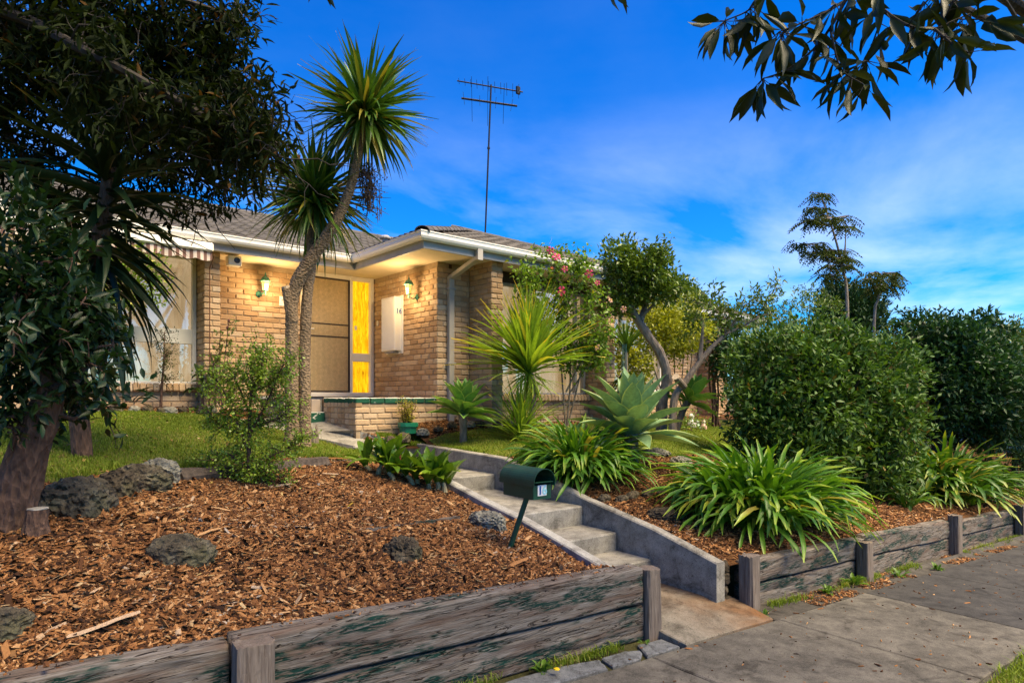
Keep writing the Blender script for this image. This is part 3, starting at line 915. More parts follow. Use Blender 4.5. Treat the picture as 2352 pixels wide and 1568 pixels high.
M_BLACK = plain('aerial_metal', (0.02, 0.02, 0.022), 0.45, 0.2, 10, metal=0.5, bmp=0)

def tile_mat(name):
    m, nt, b = new_mat(name)
    c = ramp(nt, attr(nt, 'tint'), [(0.0, (0.045, 0.04, 0.038)), (0.5, (0.075, 0.068, 0.064)), (1.0, (0.115, 0.10, 0.092))])
    n = noise_tex(nt, worldpos(nt), 14, 5, 0.7)
    c = mixc(nt, 0.45, c, ramp(nt, n, [(0.3, (0.03, 0.027, 0.025)), (0.6, (0.1, 0.09, 0.08)), (0.75, (0.17, 0.15, 0.125))]))
    nt.links.new(c, b.inputs['Base Color']); b.inputs['Roughness'].default_value = 0.8
    bump(nt, b, n, 0.4, 0.008)
    return m
M_TILE = tile_mat('concrete_tile')

def glow_mat(name, stops, strength, scale=(1, 1, 1), nscale=4, det=5, gloss=0.12, dist=0.0):
    """something lit from inside: colour and brightness vary over it"""
    m, nt, b = new_mat(name)
    n = noise_tex(nt, worldpos(nt, scale), nscale, det, 0.65, dist)
    c = ramp(nt, n, stops)
    nt.links.new(mixc(nt, 1.0, c, (0.35, 0.35, 0.35), 'MULTIPLY'), b.inputs['Base Color']); nt.links.new(c, b.inputs['Emission Color'])
    b.inputs['Emission Strength'].default_value = strength
    b.inputs['Roughness'].default_value = gloss
    return m
M_AMBER = glow_mat('amber_glass', [(0.25, (0.28, 0.09, 0.0)), (0.42, (0.62, 0.28, 0.003)), (0.58, (0.88, 0.5, 0.006)), (0.8, (1.0, 0.68, 0.05))], 0.56, (9, 9, 1.6), 3.2, 6, 0.15, 0.8)
M_CURT = glow_mat('lit_curtain', [(0.25, (0.50, 0.31, 0.13)), (0.5, (0.84, 0.62, 0.36)), (0.72, (1.0, 0.86, 0.64))], 0.30, (2.2, 2.2, 0.7), 1.5, 4, 0.9, 0.7)
M_BULB = glow_mat('lamp_glass', [(0.3, (1.0, 0.50, 0.06)), (0.7, (1.0, 0.74, 0.22))], 0.42, (6, 6, 6), 5, 3, 0.1)
def glass_mat(name):
    m = bpy.data.materials.new(name); m.use_nodes = True; nt = m.node_tree
    nt.nodes.remove(nt.nodes['Principled BSDF'])
    t = nt.nodes.new('ShaderNodeBsdfTransparent'); t.inputs[0].default_value = (0.93, 0.93, 0.92, 1)
    g_ = nt.nodes.new('ShaderNodeBsdfGlossy'); g_.inputs['Roughness'].default_value = 0.03
    lw_ = nt.nodes.new('ShaderNodeLayerWeight'); lw_.inputs[0].default_value = 0.5
    fz = math_n(nt, 'ADD', math_n(nt, 'MULTIPLY', math_n(nt, 'POWER', lw_.outputs['Facing'], 3.0), 0.6), 0.15)
    mx = nt.nodes.new('ShaderNodeMixShader')
    nt.links.new(fz, mx.inputs[0]); nt.links.new(t.outputs[0], mx.inputs[1]); nt.links.new(g_.outputs[0], mx.inputs[2])
    nt.links.new(mx.outputs[0], nt.nodes['Material Output'].inputs['Surface'])
    return m
M_GLASS = glass_mat('window_glass')

house = thing('brick_house', 'tan brick single-storey house with dark tiled roof, white gutters and a projecting wing', 'house', (6, 12, 1.0))

BRK = Variants('brick', M_BRICK)
def add_bricks(var, n, length):
    for k in range(n):
        h = np.array([length / 2, .055, .038]) * (1 + RNG.uniform(-.015, .012, 3))
        
        Vb, Fb = chamfer_box(h, RNG.uniform(.009, .014))
        Vb = Vb + RNG.uniform(-.0036, .0036, Vb.shape)
        var.add(Vb, Fb, tint=float(RNG.random()))
add_bricks(BRK, 18, .230)
BRKP = Variants('brick', M_BRICK); add_bricks(BRKP, 10, .230)
BRKG = Variants('brick', M_BRICKG); add_bricks(BRKG, 6, .230)
CO, ZB = .086, 1.025                                      # course height, first course
bricks = []
def run(axis, fixed, a0, a1, z0, z1, lo=None, hi=None, out=bricks, unit_len=.23, phase=0, top=None, nv=18):
    """stretcher-bond face. axis 'x': wall along X facing -Y; 'y': wall along Y facing -X.
    lo / hi: None = butts against something, 0/1 = outside corner owned on even / odd courses"""
    k0 = int(math.ceil((z0 - ZB) / CO - 1e-6)); k1 = int(math.floor((z1 - ZB) / CO + 1e-6))
    for k in range(k0, k1):
        zc = ZB + k * CO + .043
        s, e = a0, a1
        if lo is not None: s = a0 if k % 2 == lo else a0 + .12
        else: s = a0 - ((k + phase) % 2) * (unit_len + .01) / 2
        if hi is not None: e = a1 if k % 2 == hi else a1 - .12
        x = s
        while x < e - .02:
            xa, xb = max(x, a0), min(x + unit_len, e)
            if xb - xa > .03:
                L = xb - xa; c = (xa + xb) / 2
                S = np.diag([L / .23, 1, 1.0])
                dep = RNG.uniform(-.0025, .0035)
                if axis == 'x': R, p = S, (c, fixed + .055 + dep, zc)
                else: R, p = rotz(math.pi / 2) @ S, (fixed + .055 + dep, c, zc)
                R = rotx(RNG.uniform(-.008, .008)) @ R
                out.append((int(RNG.integers(nv)), R, np.array(p)))
            x += unit_len + .01
def rowlock(x0, x1, y, z, out, tilt=-.22, nv=18):
    x = x0
    while x + .07 < x1:
        R = rotx(tilt) @ rotz(math.pi / 2) @ np.diag([.6, .076 / .11, .115 / .076])
        out.append((int(RNG.integers(nv)), R @ roty(0), np.array([x + .038, y + .06, z])))
        x += .086
mw = MB()                                                 # mortar cores
# door wall
run('x', YA, 3.02, 4.44, 1.2, ZS, None, None); mw.span((2.95, YA + .013, .9), (4.44, YA + .22, ZS + .05))
# left pillar
run('x', 10.19, 2.77, 3.0, 1.2, ZS + .05, 0, None); run('y', 2.77, 10.19, 10.86, 1.2, ZS + .05, 1, None)
mw.span((2.783, 10.203, .9), (2.991, 10.9, ZS + .06))
# below the left window
run('x', 10.5, -3.0, 2.77, 1.2, 1.70, None, None); mw.span((-3.0, 10.513, .9), (2.77, 10.9, 1.69)); rowlock(-3, 2.765, 10.46, 1.742, bricks)
mw.span((-6.0, 10.5, .9), (-3.0, 10.9, ZS)); run('x', 10.49, -6, -3, 1.3, ZS)
mw.span((-3.0, 10.75, 3.72), (2.77, 10.9, ZS + .05))
# return wall beside the porch
run('y', XR, YW, YA, 1.03, ZS, 0, None); mw.span((XR + .013, YW + .013, .8), (XR + .23, YA + .2, ZS + .05))
# wing front
run('x', YW, XR, 6.44, 1.03, ZS, 1, None); mw.span((XR + .3, YW + .013, .8), (6.5, YW + .23, ZS + .05))
run('x', 7.98, 6.44, 6.68, .95, ZS + .05, 0, None); run('y', 6.44, 7.98, YW, .95, ZS + .05, 1, None)
mw.span((6.453, 7.993, .7), (6.67, 8.8, ZS + .06))
run('x', 8.42, 6.68, 9.19, .95, 1.55, None, None); mw.span((6.66, 8.433, .7), (9.19, 8.8, 1.545)); rowlock(6.69, 9.18, 8.38, 1.59, bricks)
run('x', 7.98, 9.19, 9.44, .95, ZS + .05, 0, None); run('y', 9.19, 7.98, 8.62, .95, ZS + .05, 1, None)
mw.span((9.203, 7.993, .7), (9.43, 8.8, ZS + .06))
mw.span((9.2, 8.8, .7), (9.44, YA + .2, ZS))
# main front to the right of the wing
run('x', YA, 9.46, 11.2, .95, ZS); run('x', YA, 11.2, 14.6, .95, 1.75); run('x', YA, 14.6, 16.3, .95, ZS); mw.span((9.44, YA + .013, .6), (11.2, YA + .2, ZS)); mw.span((11.2, YA + .013, .6), (14.6, YA + .2, 1.74)); mw.span((14.6, YA + .013, .6), (XE, YA + .2, ZS))
run('x', 10.1, 16.3, 16.53, .6, ZS, 0); run('y', 16.3, 10.1, YA, .6, ZS, 1); mw.span((16.313, 10.113, .5), (16.52, 10.8, ZS)); run('x', YA, 16.55, XE, .9, ZS)
# sides and back
mw.span((-6, YA + .3, .9), (-5.8, 17.6, ZS)); mw.span((-6, 17.5, .9), (XE, 17.7, ZS)); mw.span((XE - .2, YA + .2, .5), (XE, 17.5, ZS))
wall = mw.part('wall', M_MORTAR, house)
BRK.emit(wall, bricks, 'brick', 300, 'brickwork')

# eaves: fascia, gutter and soffit swept round the plan
def eave_path(o):
    return np.array([(-7.0, YA - o), (XR - o, YA - o), (XR - o, YW - o), (XW2 + o, YW - o), (XW2 + o, YA - o), (XE + o, YA - o), (XE + o, 17.6 + o), (-7.0, 17.6 + o)])
def eave_sweep(name, prof, mat, closed=True, smooth=False):
    n = len(prof); pts = [eave_path(o) for o, z in prof]; m = len(pts[0])
    V = [(pts[k][i][0], pts[k][i][1], prof[k][1]) for i in range(m) for k in range(n)]
    F = []
    for i in range(m - 1):
        for k in range(n if closed else n - 1):
            q = (k + 1) % n
            F.append((i * n + k, i * n + q, (i + 1) * n + q, (i + 1) * n + k))
    mb = MB(); mb.add(V, F); return mb.part(name, mat, house)
eave_sweep('fascia', [(.70, 3.745), (.735, 3.745), (.735, 3.90), (.70, 3.90)], M_GREYP)
eave_sweep('gutter', [(.74, 3.965), (.74, 3.865), (.76, 3.85), (.80, 3.848), (.83, 3.87), (.845, 3.90), (.847, 3.95), (.857, 3.957), (.857, 3.972), (.842, 3.975), (.836, 3.962), (.836, 3.90), (.82, 3.88), (.79, 3.862), (.755, 3.87), (.75, 3.965)], M_WHITE)
eave_sweep('soffit', [(-.06, 3.772), (.702, 3.772), (.702, 3.79), (-.06, 3.79)], M_SOFFIT)

# roof tiles
PT = math.tan(math.radians(20)); CP, SP = math.cos(math.radians(20)), math.sin(math.radians(20))
TIL = Variants('tile', M_TILE, True)
for k in range(10):
    xs = np.linspace(-.155, .155, 11); wz = .021 * np.cos(xs / .155 * 2 * math.pi) + .01
    V = []
    for y, dz in ((-.17, .030), (.2, .004)):
        V += [(x, y + RNG.uniform(-.003, .003), z + dz) for x, z in zip(xs, wz)]
    V += [(x, -.168, z + .030 - .024) for x, z in zip(xs, wz)]
    F = [(i, i + 1, 12 + i, 11 + i) for i in range(10)] + [(22 + i, 23 + i, i + 1, i) for i in range(10)]
    TIL.add(V, F, tint=float(RNG.random()))
tiles = []; xe, ye, yw, xr2 = XR - .80, YA - .80, YW - .80, XW2 + .80
ZE = 3.955
def on_slope(kind, along, up):
    if kind == 'main': return np.array([along, ye + up, ZE + up * PT]), rotx(math.radians(20))
    if kind == 'wing': return np.array([along, yw + up, ZE + up * PT]), rotx(math.radians(20))
    if kind == 'left': return np.array([xe + up, along, ZE + up * PT]), rotz(-math.pi / 2) @ rotx(math.radians(20))
    return np.array([xr2 - up, along, ZE + up * PT]), rotz(math.pi / 2) @ rotx(math.radians(20))
RIDGE = 14.2
for row in range(14):
    up = .13 + row * .32 * CP
    for c in range(-23, 62):
        x = c * .3 + .1
        if ye + up < RIDGE - .03 and x < XE + .8 - up - .12 and not (xe < x < xr2 and up < min(x - xe, xr2 - x) - .12):
            p, R = on_slope('main', x, up); tiles.append((int(RNG.integers(10)), R, p))
        if xe + up + .12 < x < xr2 - up - .12 and yw + up < yw + (xr2 - xe) / 2:
            p, R = on_slope('wing', x, up); tiles.append((int(RNG.integers(10)), R, p))
    for c in range(0, 30):
        y = yw + c * .3 + .1
        if y > yw + up + .12 and up < (xr2 - xe) / 2 and y < ye + up + .1:
            for kd in ('left', 'right'):
                p, R = on_slope(kd, y, up); tiles.append((int(RNG.integers(10)), R, p))
mr = MB(); xm = (xe + xr2) / 2; hw = (xr2 - xe) / 2; zr = ZE + (RIDGE - ye) * PT; zw = ZE + hw * PT
d_ = .035
mr.add([(-7, ye, ZE - d_), (XE + .8, ye, ZE - d_), (XE + .8 - (RIDGE - ye), RIDGE, zr - d_), (-7, RIDGE, zr - d_), (-7, 2 * RIDGE - ye, ZE - d_), (XE + .8, 2 * RIDGE - ye, ZE - d_)], [(0, 1, 2, 3), (3, 2, 5, 4), (1, 5, 2)])
mr.add([(xe, yw, ZE - d_), (xr2, yw, ZE - d_), (xm, yw + hw, zw - d_), (xm, ye + hw, zw - d_), (xe, ye, ZE - d_), (xr2, ye, ZE - d_)], [(0, 1, 2), (0, 2, 3, 4), (1, 5, 3, 2)])
roof = mr.part('roof', M_TILE, house)
TIL.emit(roof, tiles, 'tile', 300, 'tiling')
CAP = Variants('ridge_cap', M_TILE, False)
for k in range(4):
    a = np.linspace(-.15, math.pi + .15, 9); V = []
    for y, r in ((-.21, .112), (.21, .103)):
        V += [(r * math.cos(q), y, r * .72 * math.sin(q) - .02) for q in a]
    V += [(.095 * math.cos(q), -.207, .095 * .72 * math.sin(q) - .02) for q in a]
    CAP.add(V, [(i, i + 1, 10 + i, 9 + i) for i in range(8)] + [(18 + i, 19 + i, i + 1, i) for i in range(8)], tint=float(RNG.random()))
caps = []
def cap_line(a, b):
    a = np.asarray(a, float); b = np.asarray(b, float); L = np.linalg.norm(b - a); n = int(L / .38); ax = unit(b - a)
    sd = unit(np.cross(ax, [0, 0, 1.0])); up = np.cross(sd, ax)
    for k in range(n + 1):
        caps.append((int(RNG.integers(4)), np.stack([sd, ax, up], 1), a + ax * min(.2 + k * .38, L)))
cap_line((xe, yw, ZE + .03), (xm, yw + hw, zw + .03)); cap_line((xr2, yw, ZE + .03), (xm, yw + hw, zw + .03)); cap_line((xm, yw + hw, zw + .03), (xm, ye + hw, zw + .03))
cap_line((-7, RIDGE, zr + .03), (XE + .8 - (RIDGE - ye), RIDGE, zr + .03)); cap_line((XE + .8, ye, ZE + .03), (XE + .8 - (RIDGE - ye), RIDGE, zr + .03))
CAP.emit(roof, caps, 'ridge_cap', 120, 'ridge_capping')
mb = MB(); pvv = P(885, 556, 13.6); mb.tube([pvv - (0, 0, .4), pvv + (0, 0, .06)], .06, 12); mb.lathe([(.05, 0), (.12, .01), (.12, .035), (.07, .075), (0.005, .085)], pvv + (0, 0, .06), 12)
mb.part('roof_vent', M_GREYP, house)

# downpipe
mb = MB()
def rect_pipe(mb, pts, w=.10, dp=.07):
    pts = [np.asarray(p, float) for p in pts]
    for a, b in zip(pts[:-1], pts[1:]):
        ax = unit(b - a); sx = np.array([1.0, 0, 0]); nn = np.cross(sx, ax)
        mb.cbox((a + b) / 2, (w, dp, np.linalg.norm(b - a) + .02), .006, np.stack([sx, nn, ax], 1))
rect_pipe(mb, [(6.04, 8.535, 1.05), (6.04, 8.535, 3.545)])
rect_pipe(mb, [(6.04, 8.53, 3.53), (6.04, 7.80, 3.74)], .096, .066); rect_pipe(mb, [(6.04, 7.79, 3.70), (6.04, 7.79, 3.90)], .104, .072)
dpipe = mb.part('downpipe', M_PIPE, house)
for z in (3.35, 2.15):
    q = MB(); q.cbox((6.04, 8.532, z), (.15, .088, .03), .004); q.part('bracket', M_GREYP, dpipe)

# door set
fr = MB(); Yf = YA - .05
fr.cbox((4.468, Yf + .06, 2.70), (.056, .14, 2.16)); fr.cbox((5.36, Yf + .06, 2.70), (.05, .14, 2.16)); fr.cbox((5.768, Yf + .06, 2.70), (.075, .14, 2.16))
fr.cbox((5.12, Yf + .062, 3.735), (1.25, .135, .075)); fr.cbox((5.12, Yf + .05, 1.655), (1.30, .17, .075)); fr.cbox((5.56, Yf + .065, 2.325), (.35, .12, .15))
frame = fr.part('door_frame', M_CREAM, house)
for z0, z1 in ((2.40, 3.698), (1.694, 2.25)):
    q = MB(); q.span((5.386, YA + .01, z0), (5.730, YA + .03, z1)); q.part('side_pane', M_AMBER, frame)
q = MB(); q.cbox((5.47, YA + .004, 2.86), (.05, .012, .075), .003); q.part('sticker', M_WHITE, frame)
q = MB(); q.span((4.45, YA - .02, 1.40), (5.80, YA + .05, 1.615)); q.part('threshold', M_GREYP, house)
dr = MB(); dr.span((4.5, YA + .03, 1.70), (5.335, YA + .07, 3.70)); door = dr.part('door', M_DOORP, house)
sd_ = MB(); X0, X1, Z0, Z1, YD = 4.50, 5.333, 1.695, 3.695, YA - .035
for xa, xb, za, zb in ((X0, X0 + .03, Z0, Z1), (X1 - .034, X1, Z0, Z1), (X0 + .03, X1 - .034, Z0, Z0 + .03), (X0 + .03, X1 - .034, Z1 - .03, Z1), (X0 + .03, X1 - .034, 2.875, 2.90), (X0 + .03, X1 - .034, 2.655, 2.68)):
    sd_.cbox(((xa + xb) / 2, YD, (za + zb) / 2), (xb - xa, .03, zb - za), .004)
sdoor = sd_.part('screen_door', M_DARKF, house)
V, F = [], []                                             # diamond lattice of the screen
nx, nz = 34, 92; xg = np.linspace(X0 + .03, X1 - .034, nx + 1); zg_ = np.linspace(Z0 + .03, Z1 - .03, nz + 1); lw = .0055
for i in range(nx + 1):
    for sgn in (1, -1):
        base = len(V)
        for j in range(nz + 1):
            xx = xg[i] + sgn * (1 if j % 2 else -1) * (xg[1] - xg[0]) / 4
            xx = min(max(xx, xg[0]), xg[-1])
            V += [(xx - lw, YD - .006, zg_[j]), (xx + lw, YD - .006, zg_[j]), (xx, YD + .004, zg_[j])]
            if j:
                k = base + j * 3
                F += [(k - 3, k - 2, k + 1, k), (k - 2, k - 1, k + 2, k + 1)]
mb = MB(); mb.add(V, F); mb.part('grille', M_GRILLE, sdoor)
q = MB(); q.cbox((4.56, YD - .03, 2.77), (.03, .05, .10), .006); q.tube([(4.56, YD - .05, 2.78), (4.64, YD - .055, 2.78)], .009, 8); q.part('handle', M_WHITE, sdoor)

def window(x0, x1, z0, z1, y, bars, mulls, fm, name='window', fw=.055, curt=True):
    w = MB()
    for xa in (x0, x1 - fw): w.cbox((xa + fw / 2, y, (z0 + z1) / 2), (fw, .09, z1 - z0), .005)
    w.cbox(((x0 + x1) / 2, y, z0 + .025), (x1 - x0 - 2 * fw, .11, .05), .005); w.cbox(((x0 + x1) / 2, y, z1 - .025), (x1 - x0 - 2 * fw, .09, .05), .005)
    for za, zb in bars: w.cbox(((x0 + x1) / 2, y + .004, (za + zb) / 2), (x1 - x0 - 2 * fw, .08, zb - za), .005)
    for xa in mulls: w.cbox((xa, y + .002, (z0 + z1) / 2), (.05, .085, z1 - z0 - .1), .005)
    o = w.part(name, fm, house)
    zs = [z0 + .05] + [q for b in bars for q in b] + [z1 - .05]
    xs = [x0 + fw] + [q for m_ in mulls for q in (m_ - .025, m_ + .025)] + [x1 - fw]
    for za, zb in zip(zs[::2], zs[1::2]):
        for xa, xb in zip(xs[::2], xs[1::2]):
            q = MB(); q.span((xa, y + .01, za), (xb, y + .016, zb)); q.part('pane', M_GLASS, o)
    if curt:
        xs_ = np.linspace(x0 + .01, x1 - .01, int((x1 - x0) / .02)); wv = .03 * np.sin(xs_ * 47 + 1.5 * np.sin(xs_ * 5)) + .012 * np.sin(xs_ * 110)
        V = [(a, y + .12 + b, z0 + .02) for a, b in zip(xs_, wv)] + [(a, y + .12 + b * .8, z1 - .02) for a, b in zip(xs_, wv)]
        n = len(xs_); q = MB(); q.add(V, [(i, i + 1, n + i + 1, n + i) for i in range(n - 1)]); q.part('curtain', M_CURT, o, smooth=True)
        q = MB(); q.span((x0, y + .2, z0), (x1, y + .22, z1)); q.part('room_wall', M_CREAM, o)
    return o
window(-.6, 2.765, 1.79, 3.74, 10.62, [(2.41, 2.63)], [], M_CREAM)
window(6.69, 9.185, 1.64, 3.58, 8.55, [(2.3, 2.36)], [8.93], M_GREYP)
q = MB(); q.span((6.69, 8.5, 3.58), (9.185, 8.62, ZS)); q.part('window_head', M_DARKF, house)
window(11.22, 14.58, 1.76, 3.72, YA + .06, [], [12.9], M_CREAM)
q = MB(); q.cbox((3.86, YA - .004, 1.575), (.20, .02, .10), .004); av = q.part('air_vent', M_GREYP, house)

# porch: brick plinth with painted coping, tiled step
porch = thing('brick_porch', 'low tan brick porch with flaking green and white painted top edge below the front door', 'porch', (4.9, 9.2, 1.0))
pb = []; mp_ = MB()
run('x', YW, 4.39, XR - .012, 1.03, 1.50, 0, None, pb, .23, nv=10); 
k0 = 0
for k in range(0, 6):
    zc = ZB + k * CO + .043
    if zc > 1.50: break
    y = YW + (.12 if k % 2 == 0 else 0)
    if k % 2: pb.append((int(RNG.integers(10)), rotz(math.pi / 2), np.array([4.39 + .055, YW + .115, zc]))); y = YW + .24
    while y < 9.62:
        L = min(.11, 9.65 - y); pb.append((int(RNG.integers(10)), rotz(math.pi / 2) @ np.diag([L / .23, 1, 1]), np.array([4.39 + .055, y + L / 2, zc]))); y += .12
mp_.span((4.403, YW + .013, .8), (XR - .005, 10.60, 1.50)); mp_.span((4.41, YW + .02, 1.50), (XR - .01, 10.6, 1.575))
pw = mp_.part('porch_wall', M_MORTAR, porch)
BRKP.emit(pw, pb, 'brick', 300, 'brickwork')
pg = []
x = 4.39
while x < XR - .03:
    L = min(.23, XR - .012 - x); pg.append((int(RNG.integers(6)), np.diag([L / .23, 1, 1.16]), np.array([x + L / 2, YW + .052, 1.557]))); x += .238
y = YW + .12
while y < 9.64:
    L = min(.11, 9.65 - y); pg.append((int(RNG.integers(6)), rotz(math.pi / 2) @ np.diag([L / .23, 1, 1.16]), np.array([4.39 + .052, y + L / 2, 1.557]))); y += .116
BRKG.emit(porch, pg, 'coping_brick')
q = MB()
for k in range(4): q.cbox((3.83 + k * .148, 9.70, 1.475), (.144, .03, .19), .004)
V, F = q.arrays(); part('riser_tiles', V, F, M_TILER, porch)
q = MB(); q.span((3.76, 9.715, 1.0), (4.385, 10.6, 1.578)); q.part('step_block', M_STEP, porch)
q = MB(); q.cbox((4.10, 9.66, 1.28), (.58, .10, .19), .008); q.part('painted_step', M_BRICKG, porch)
q = MB(); q.cbox((3.45, YA - .03, 1.37), (.80, .06, .12), .006); q.part('plinth', M_TILER, house)

# ------------------------------------------------------------------ fittings on the house
def text_part(txt, size, M4, mat, parent, name='digit', depth=.0015, bold=0.0):
    cu = bpy.data.curves.new('digits', 'FONT'); cu.body = txt; cu.size = size; cu.extrude = depth; cu.align_x = 'CENTER'; cu.align_y = 'CENTER'; cu.offset = bold
    to = bpy.data.objects.new('digits', cu); COL.objects.link(to)
    bpy.context.view_layer.update()
    me = bpy.data.meshes.new_from_object(to.evaluated_get(bpy.context.evaluated_depsgraph_get()))
    bpy.data.objects.remove(to)
    me.transform(Matrix(M4.tolist())); me.transform(Matrix.Translation(-Vector(ORG[parent.name])))
    me.materials.clear(); me.materials.append(mat)
    return link(name, me, parent)
def frame4(x, y, z, p):
    M = np.eye(4); M[:3, 0] = x; M[:3, 1] = y; M[:3, 2] = z; M[:3, 3] = p; return M
M_BLUE = plain('blue_print', (0.01, 0.07, 0.30), 0.4, 0.1, 5, bmp=0)
M_TEAL = plain('faded_blue_print', (0.30, 0.60, 0.68), 0.5, 0.1, 5, bmp=0)
M_PLATE = plain('number_plate', (0.70, 0.70, 0.70), 0.4, 0.08, 20, bmp=0)

mbx = thing('meter_box', 'cream ribbed meter box numbered 16 on the brick wall beside the door', 'meter box', (5.73, 9.88, 2.40))
q = MB(); q.cbox((5.735, 9.88, 2.87), (.15, .46, .93), .012)
for k in range(11): q.cbox((5.658, 9.69 + k * .038, 2.87), (.008, .014, .85), .003)
q.part('cabinet', M_WHITE, mbx)
q = MB(); q.cbox((5.80, 9.88, 2.86), (.02, .56, 1.0), .006); q.part('flange', M_WHITE, mbx)
q = MB(); q.cbox((5.74, 9.88, 2.385), (.12, .30, .03), .005); q.part('base_tray', M_GREYP, mbx)
q = MB(); q.cbox((5.742, 9.648, 3.08), (.135, .005, .115), .001); q.part('number_plate', M_PLATE, mbx)
for ch, dx in (('1', -.02), ('6', .021)):
    text_part(ch, .125, frame4((1, 0, 0), (0, 0, 1), (0, -1, 0), (5.742 + dx * 1.5, 9.643, 3.08)), M_BLUE, mbx, bold=.002)

def lantern(label, wall_pt, out, p, power):
    """coach lamp: back plate and arm on the wall, tapered lit body, domed cap and finial; out = wall normal, p = centre of the glass"""
    t = thing('wall_lantern', label, 'lantern', wall_pt, 'coach lamps either side of the front door')
    out = np.asarray(out, float); p = np.asarray(p, float); wp = np.asarray(wall_pt, float); sd = np.cross(out, [0, 0, 1.0])
    q = MB(); q.lathe([(.004, -.0), (.045, 0), (.05, .006), (.035, .016), (.012, .024), (.002, .026)], wp, 14, np.stack([sd, np.cross(out, sd), out], 1)); q.part('back_plate', M_LANT, t, smooth=False)
    L = np.linalg.norm((p - wp)[:2])
    cur = [wp + out * .02, wp + out * (L * .35) + (0, 0, -.035), wp + out * (L * .7) + (0, 0, -.015), np.array([p[0], p[1], wp[2] + .005])]
    q = MB(); q.tube(cur, [.012, .010, .009, .010], 8); q.part('arm', M_LANT, t)
    R = np.eye(3)
    q = MB(); q.lathe([(.008, -.165), (.012, -.15), (.008, -.135), (.016, -.12), (.012, -.105), (.042, -.092), (.044, -.085), (.03, -.083)], p, 12); q.part('cup', M_LANT, t)
    gl = MB()
    for k in range(6):
        a0, a1 = k * math.pi / 3, (k + 1) * math.pi / 3; rb, rt = .038, .062
        V = [p + (rb * math.cos(a0), rb * math.sin(a0), -.084), p + (rb * math.cos(a1), rb * math.sin(a1), -.084), p + (rt * math.cos(a1), rt * math.sin(a1), .06), p + (rt * math.cos(a0), rt * math.sin(a0), .06)]
        gl.add(V, [(0, 1, 2, 3)])
    gl.part('lamp_glass', M_BULB, t)
    q = MB()
    for k in range(6):
        a0 = k * math.pi / 3
        q.tube([p + (.039 * math.cos(a0), .039 * math.sin(a0), -.086), p + (.064 * math.cos(a0), .064 * math.sin(a0), .062)], .0035, 5)
    q.part('glazing_bars', M_LANT, t)
    q = MB(); q.lathe([(.06, .058), (.084, .060), (.084, .068), (.070, .078), (.064, .10), (.045, .13), (.02, .143), (.012, .15), (.016, .162), (.008, .172), (.011, .182), (.005, .20), (.001, .215)], p, 12); q.part('cap', M_LANT, t)
    li = bpy.data.lights.new('lantern_lamp', 'POINT'); li.energy = power; li.color = (1.0, 0.66, 0.30); li.shadow_soft_size = .07
    lo = bpy.data.objects.new('lamp', li); COL.objects.link(lo); lo.parent = t; lo.location = Vector(p + out * .11 - (0, 0, .06)) - Vector(ORG[t.name])
lantern('green coach lamp lit on the wall left of the front door', (3.74, YA - .004, 3.29), (0, -1, 0), (3.78, 10.50, 3.415), 13)
lantern('green coach lamp lit above the meter box right of the front door', (XR - .004, 9.17, 3.27), (-1, 0, 0), (5.615, 9.12, 3.385), 13)

alb = thing('alarm_box', 'small white box with a dark round lens under the eave left of the door', 'alarm box', (3.22, 10.2, 3.6))
q = MB(); q.cbox((3.2, 10.22, 3.675), (.2, .16, .15), .012); bdy = q.part('housing', M_WHITE, alb)
q = MB(); q.lathe([(.002, 0), (.042, 0), (.046, .006), (.036, .012), (.02, .008), (.002, .006)], (3.225, 10.141, 3.68), 16, np.stack([(1, 0, 0), (0, 0, 1), (0, -1, 0)], 1)); q.part('lens', plain('lens_blue', (0.02, 0.035, 0.08), 0.2, 0.1), alb)
q = MB(); q.cbox((3.2, 10.25, 3.76), (.05, .05, .03), .004); q.part('mount', M_GREYP, alb)
swp = thing('wall_plate', 'small white switch plate on the brick wall between lamp and trunk', 'wall plate', (4.12, YA - .01, 3.15))
q = MB(); q.cbox((4.12, YA - .008, 3.21), (.085, .015, .16), .003); q.part('plate', M_WHITE, swp)
q = MB(); q.cbox((4.12, YA - .018, 3.23), (.018, .008, .028), .002); q.part('rocker', M_GREYP, swp)
q = MB(); q.cbox((5.808, 10.5, 2.95), (.02, .05, .09), .003); q.solo('doorbell', M_CREAM, 'tiny cream doorbell button on the frame right of the amber glass', 'doorbell')

awn = thing('window_awning', 'white awning cassette with striped scalloped valance above the left window', 'awning', (1.5, 9.88, 3.55))
q = MB(); q.cbox((1.0, 9.865, 3.755), (3.6, .11, .125), .02); q.part('cassette', M_WHITE, awn)
m, nt, b = new_mat('striped_canvas')
sp = nt.nodes.new('ShaderNodeSeparateXYZ'); nt.links.new(worldpos(nt, (11, 11, 11)), sp.inputs[0])
fr_ = math_n(nt, 'FRACT', sp.outputs['X'])
nt.links.new(ramp(nt, fr_, [(0.0, (0.55, 0.47, 0.40)), (0.36, (0.55, 0.47, 0.40)), (0.38, (0.16, 0.085, 0.065)), (0.86, (0.16, 0.085, 0.065)), (0.88, (0.55, 0.47, 0.40))]), b.inputs['Base Color']); b.inputs['Roughness'].default_value = 0.9
M_STRIPE = m
xs_ = np.linspace(-.8, 2.79, 240); V = []; ed = 3.585 - .03 * np.abs(np.sin(xs_ * 13.5)) ** .7
for a, e in zip(xs_, ed): V += [(a, 9.85 + .008 * math.sin(a * 21), 3.70), (a, 9.845 + .014 * math.sin(a * 21), e)]
q = MB(); q.add(V, [(2 * i, 2 * i + 1, 2 * i + 3, 2 * i + 2) for i in range(len(xs_) - 1)]); q.part('valance', M_STRIPE, awn)
